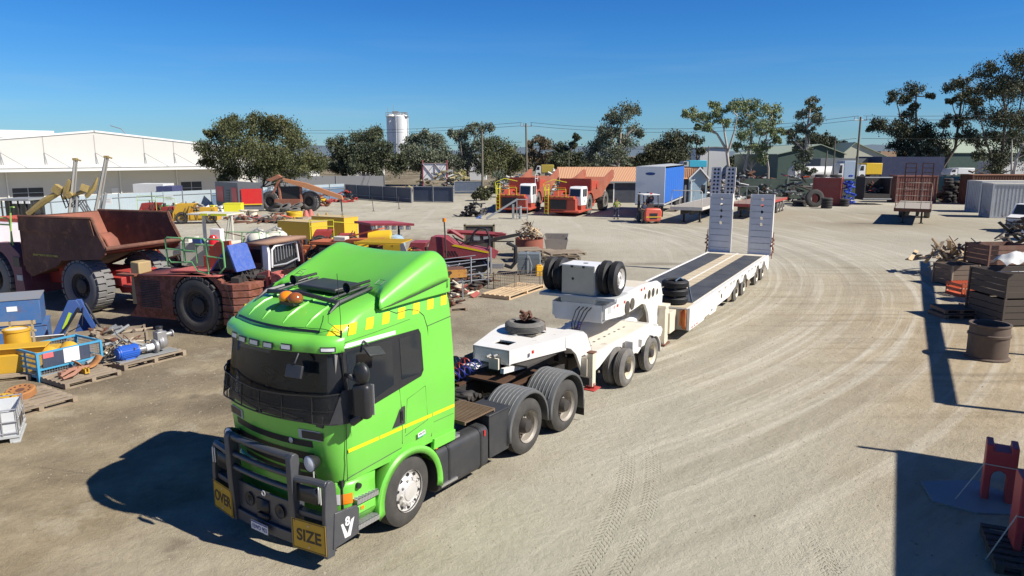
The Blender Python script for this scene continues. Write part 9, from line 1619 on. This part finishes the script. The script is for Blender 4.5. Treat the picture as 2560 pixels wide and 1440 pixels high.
# the shed and overhead beam standing just outside the frame, whose shade falls into the yard
sh_ = thing('workshop_shed', 'grey workshop shed standing outside the right edge of the view', 'shed', V(11.75, 10.95), math.atan2(-.885, -.466)); m = MB().m(SHW); m.box(0, 26, 0, 12, 0, 4.35); m.build('wall', sh_); m = MB().m(GALV); m.box(-.1, 26.1, -.1, 12.1, 4.35, 4.45); m.build('roof', sh_); m = MB().m(GALV); m.tube([(0, 0, 4.3), (.0, 0, 5.1)], .06, 6); m.build('vent_pipe', sh_)
ob_ = thing('overhead_beam', 'long overhead steel beam on posts outside the right edge of the view', 'gantry', V(14.7, 13.4), 0); Lb = V(11.8, 22.0); m = MB().m(GREY); m.tube([(0, 0, 5.0), Lb * .5 + V(0, 0, 5.05), Lb + V(0, 0, 5.0)], .17, 6); m.build('beam', ob_)
for k in (0, .22, .48, .74, 1.0): m = MB().m(GREY); m.tube([Lb * k, Lb * k + V(0, 0, 5.0)], .09, 6); m.build('post', ob_)

for px, py, n, sx, h, sd, lab in ((2262, 500, 60, 2.0, 2.6, 131, 'dark scrap stacked between the skip and the oxide red container'), (2405, 503, 70, 2.4, 2.2, 132, 'dark tyres and parts heaped left of the white containers'), (1925, 497, 70, 4.0, 2.2, 133, 'dark racks and totes behind the red flatbed'), (1790, 497, 60, 3.0, 2.0, 134, 'pale totes and pipes under the punched cream ramps')):
    g = G(px, py); tag(junk('machinery_clutter', lab, 'machinery', V(g.x, g.y), n, (sx, 1.4), [DKST, BLK, GREY, RUSTY] if sd < 134 else [LGREY, DKST, GREY], sd, h, 0, 'bbcd', 2.4), kind='stuff')
# ================================================================ left and right members of a pair become parts of their own
def split_sides(o):
    me = o.data; sides = [[], []]
    for p in me.polygons: sides[0 if p.center.y < 0 else 1].append(p.index)
    if not sides[0] or not sides[1]: return
    for k, ids in enumerate(sides):
        used = {}; vs = []; fs = []; mi = []; sm = []
        for i in ids:
            p = me.polygons[i]; f = []
            for v in p.vertices:
                if v not in used: used[v] = len(vs); vs.append(tuple(me.vertices[v].co))
                f.append(used[v])
            fs.append(f); mi.append(p.material_index); sm.append(p.use_smooth)
        nm = bpy.data.meshes.new(me.name); nm.from_pydata(vs, [], fs)
        for mt in me.materials: nm.materials.append(mt)
        nm.polygons.foreach_set('material_index', mi); nm.polygons.foreach_set('use_smooth', sm); nm.set_sharp_from_angle(angle=R(35))
        if k == 0: o.data = nm
        else: c = o.copy(); c.data = nm; COL.objects.link(c)
for o in list(COL.objects):
    if o.type == 'MESH' and o.parent and o.parent.name in ('prime_mover_truck', 'dolly_trailer', 'low_loader_trailer', 'bull_bar', 'dump_truck', 'haul_truck', 'haul_truck.001', 'drill_rig') and o.name.split('.')[0] in ('side_fairing', 'neck_leg', 'mud_flap', 'cover_panel', 'side_beam', 'neck_beam', 'lightening_hole', 'rubber_mat', 'crawler_track', 'fender', 'aerial'): split_sides(o)
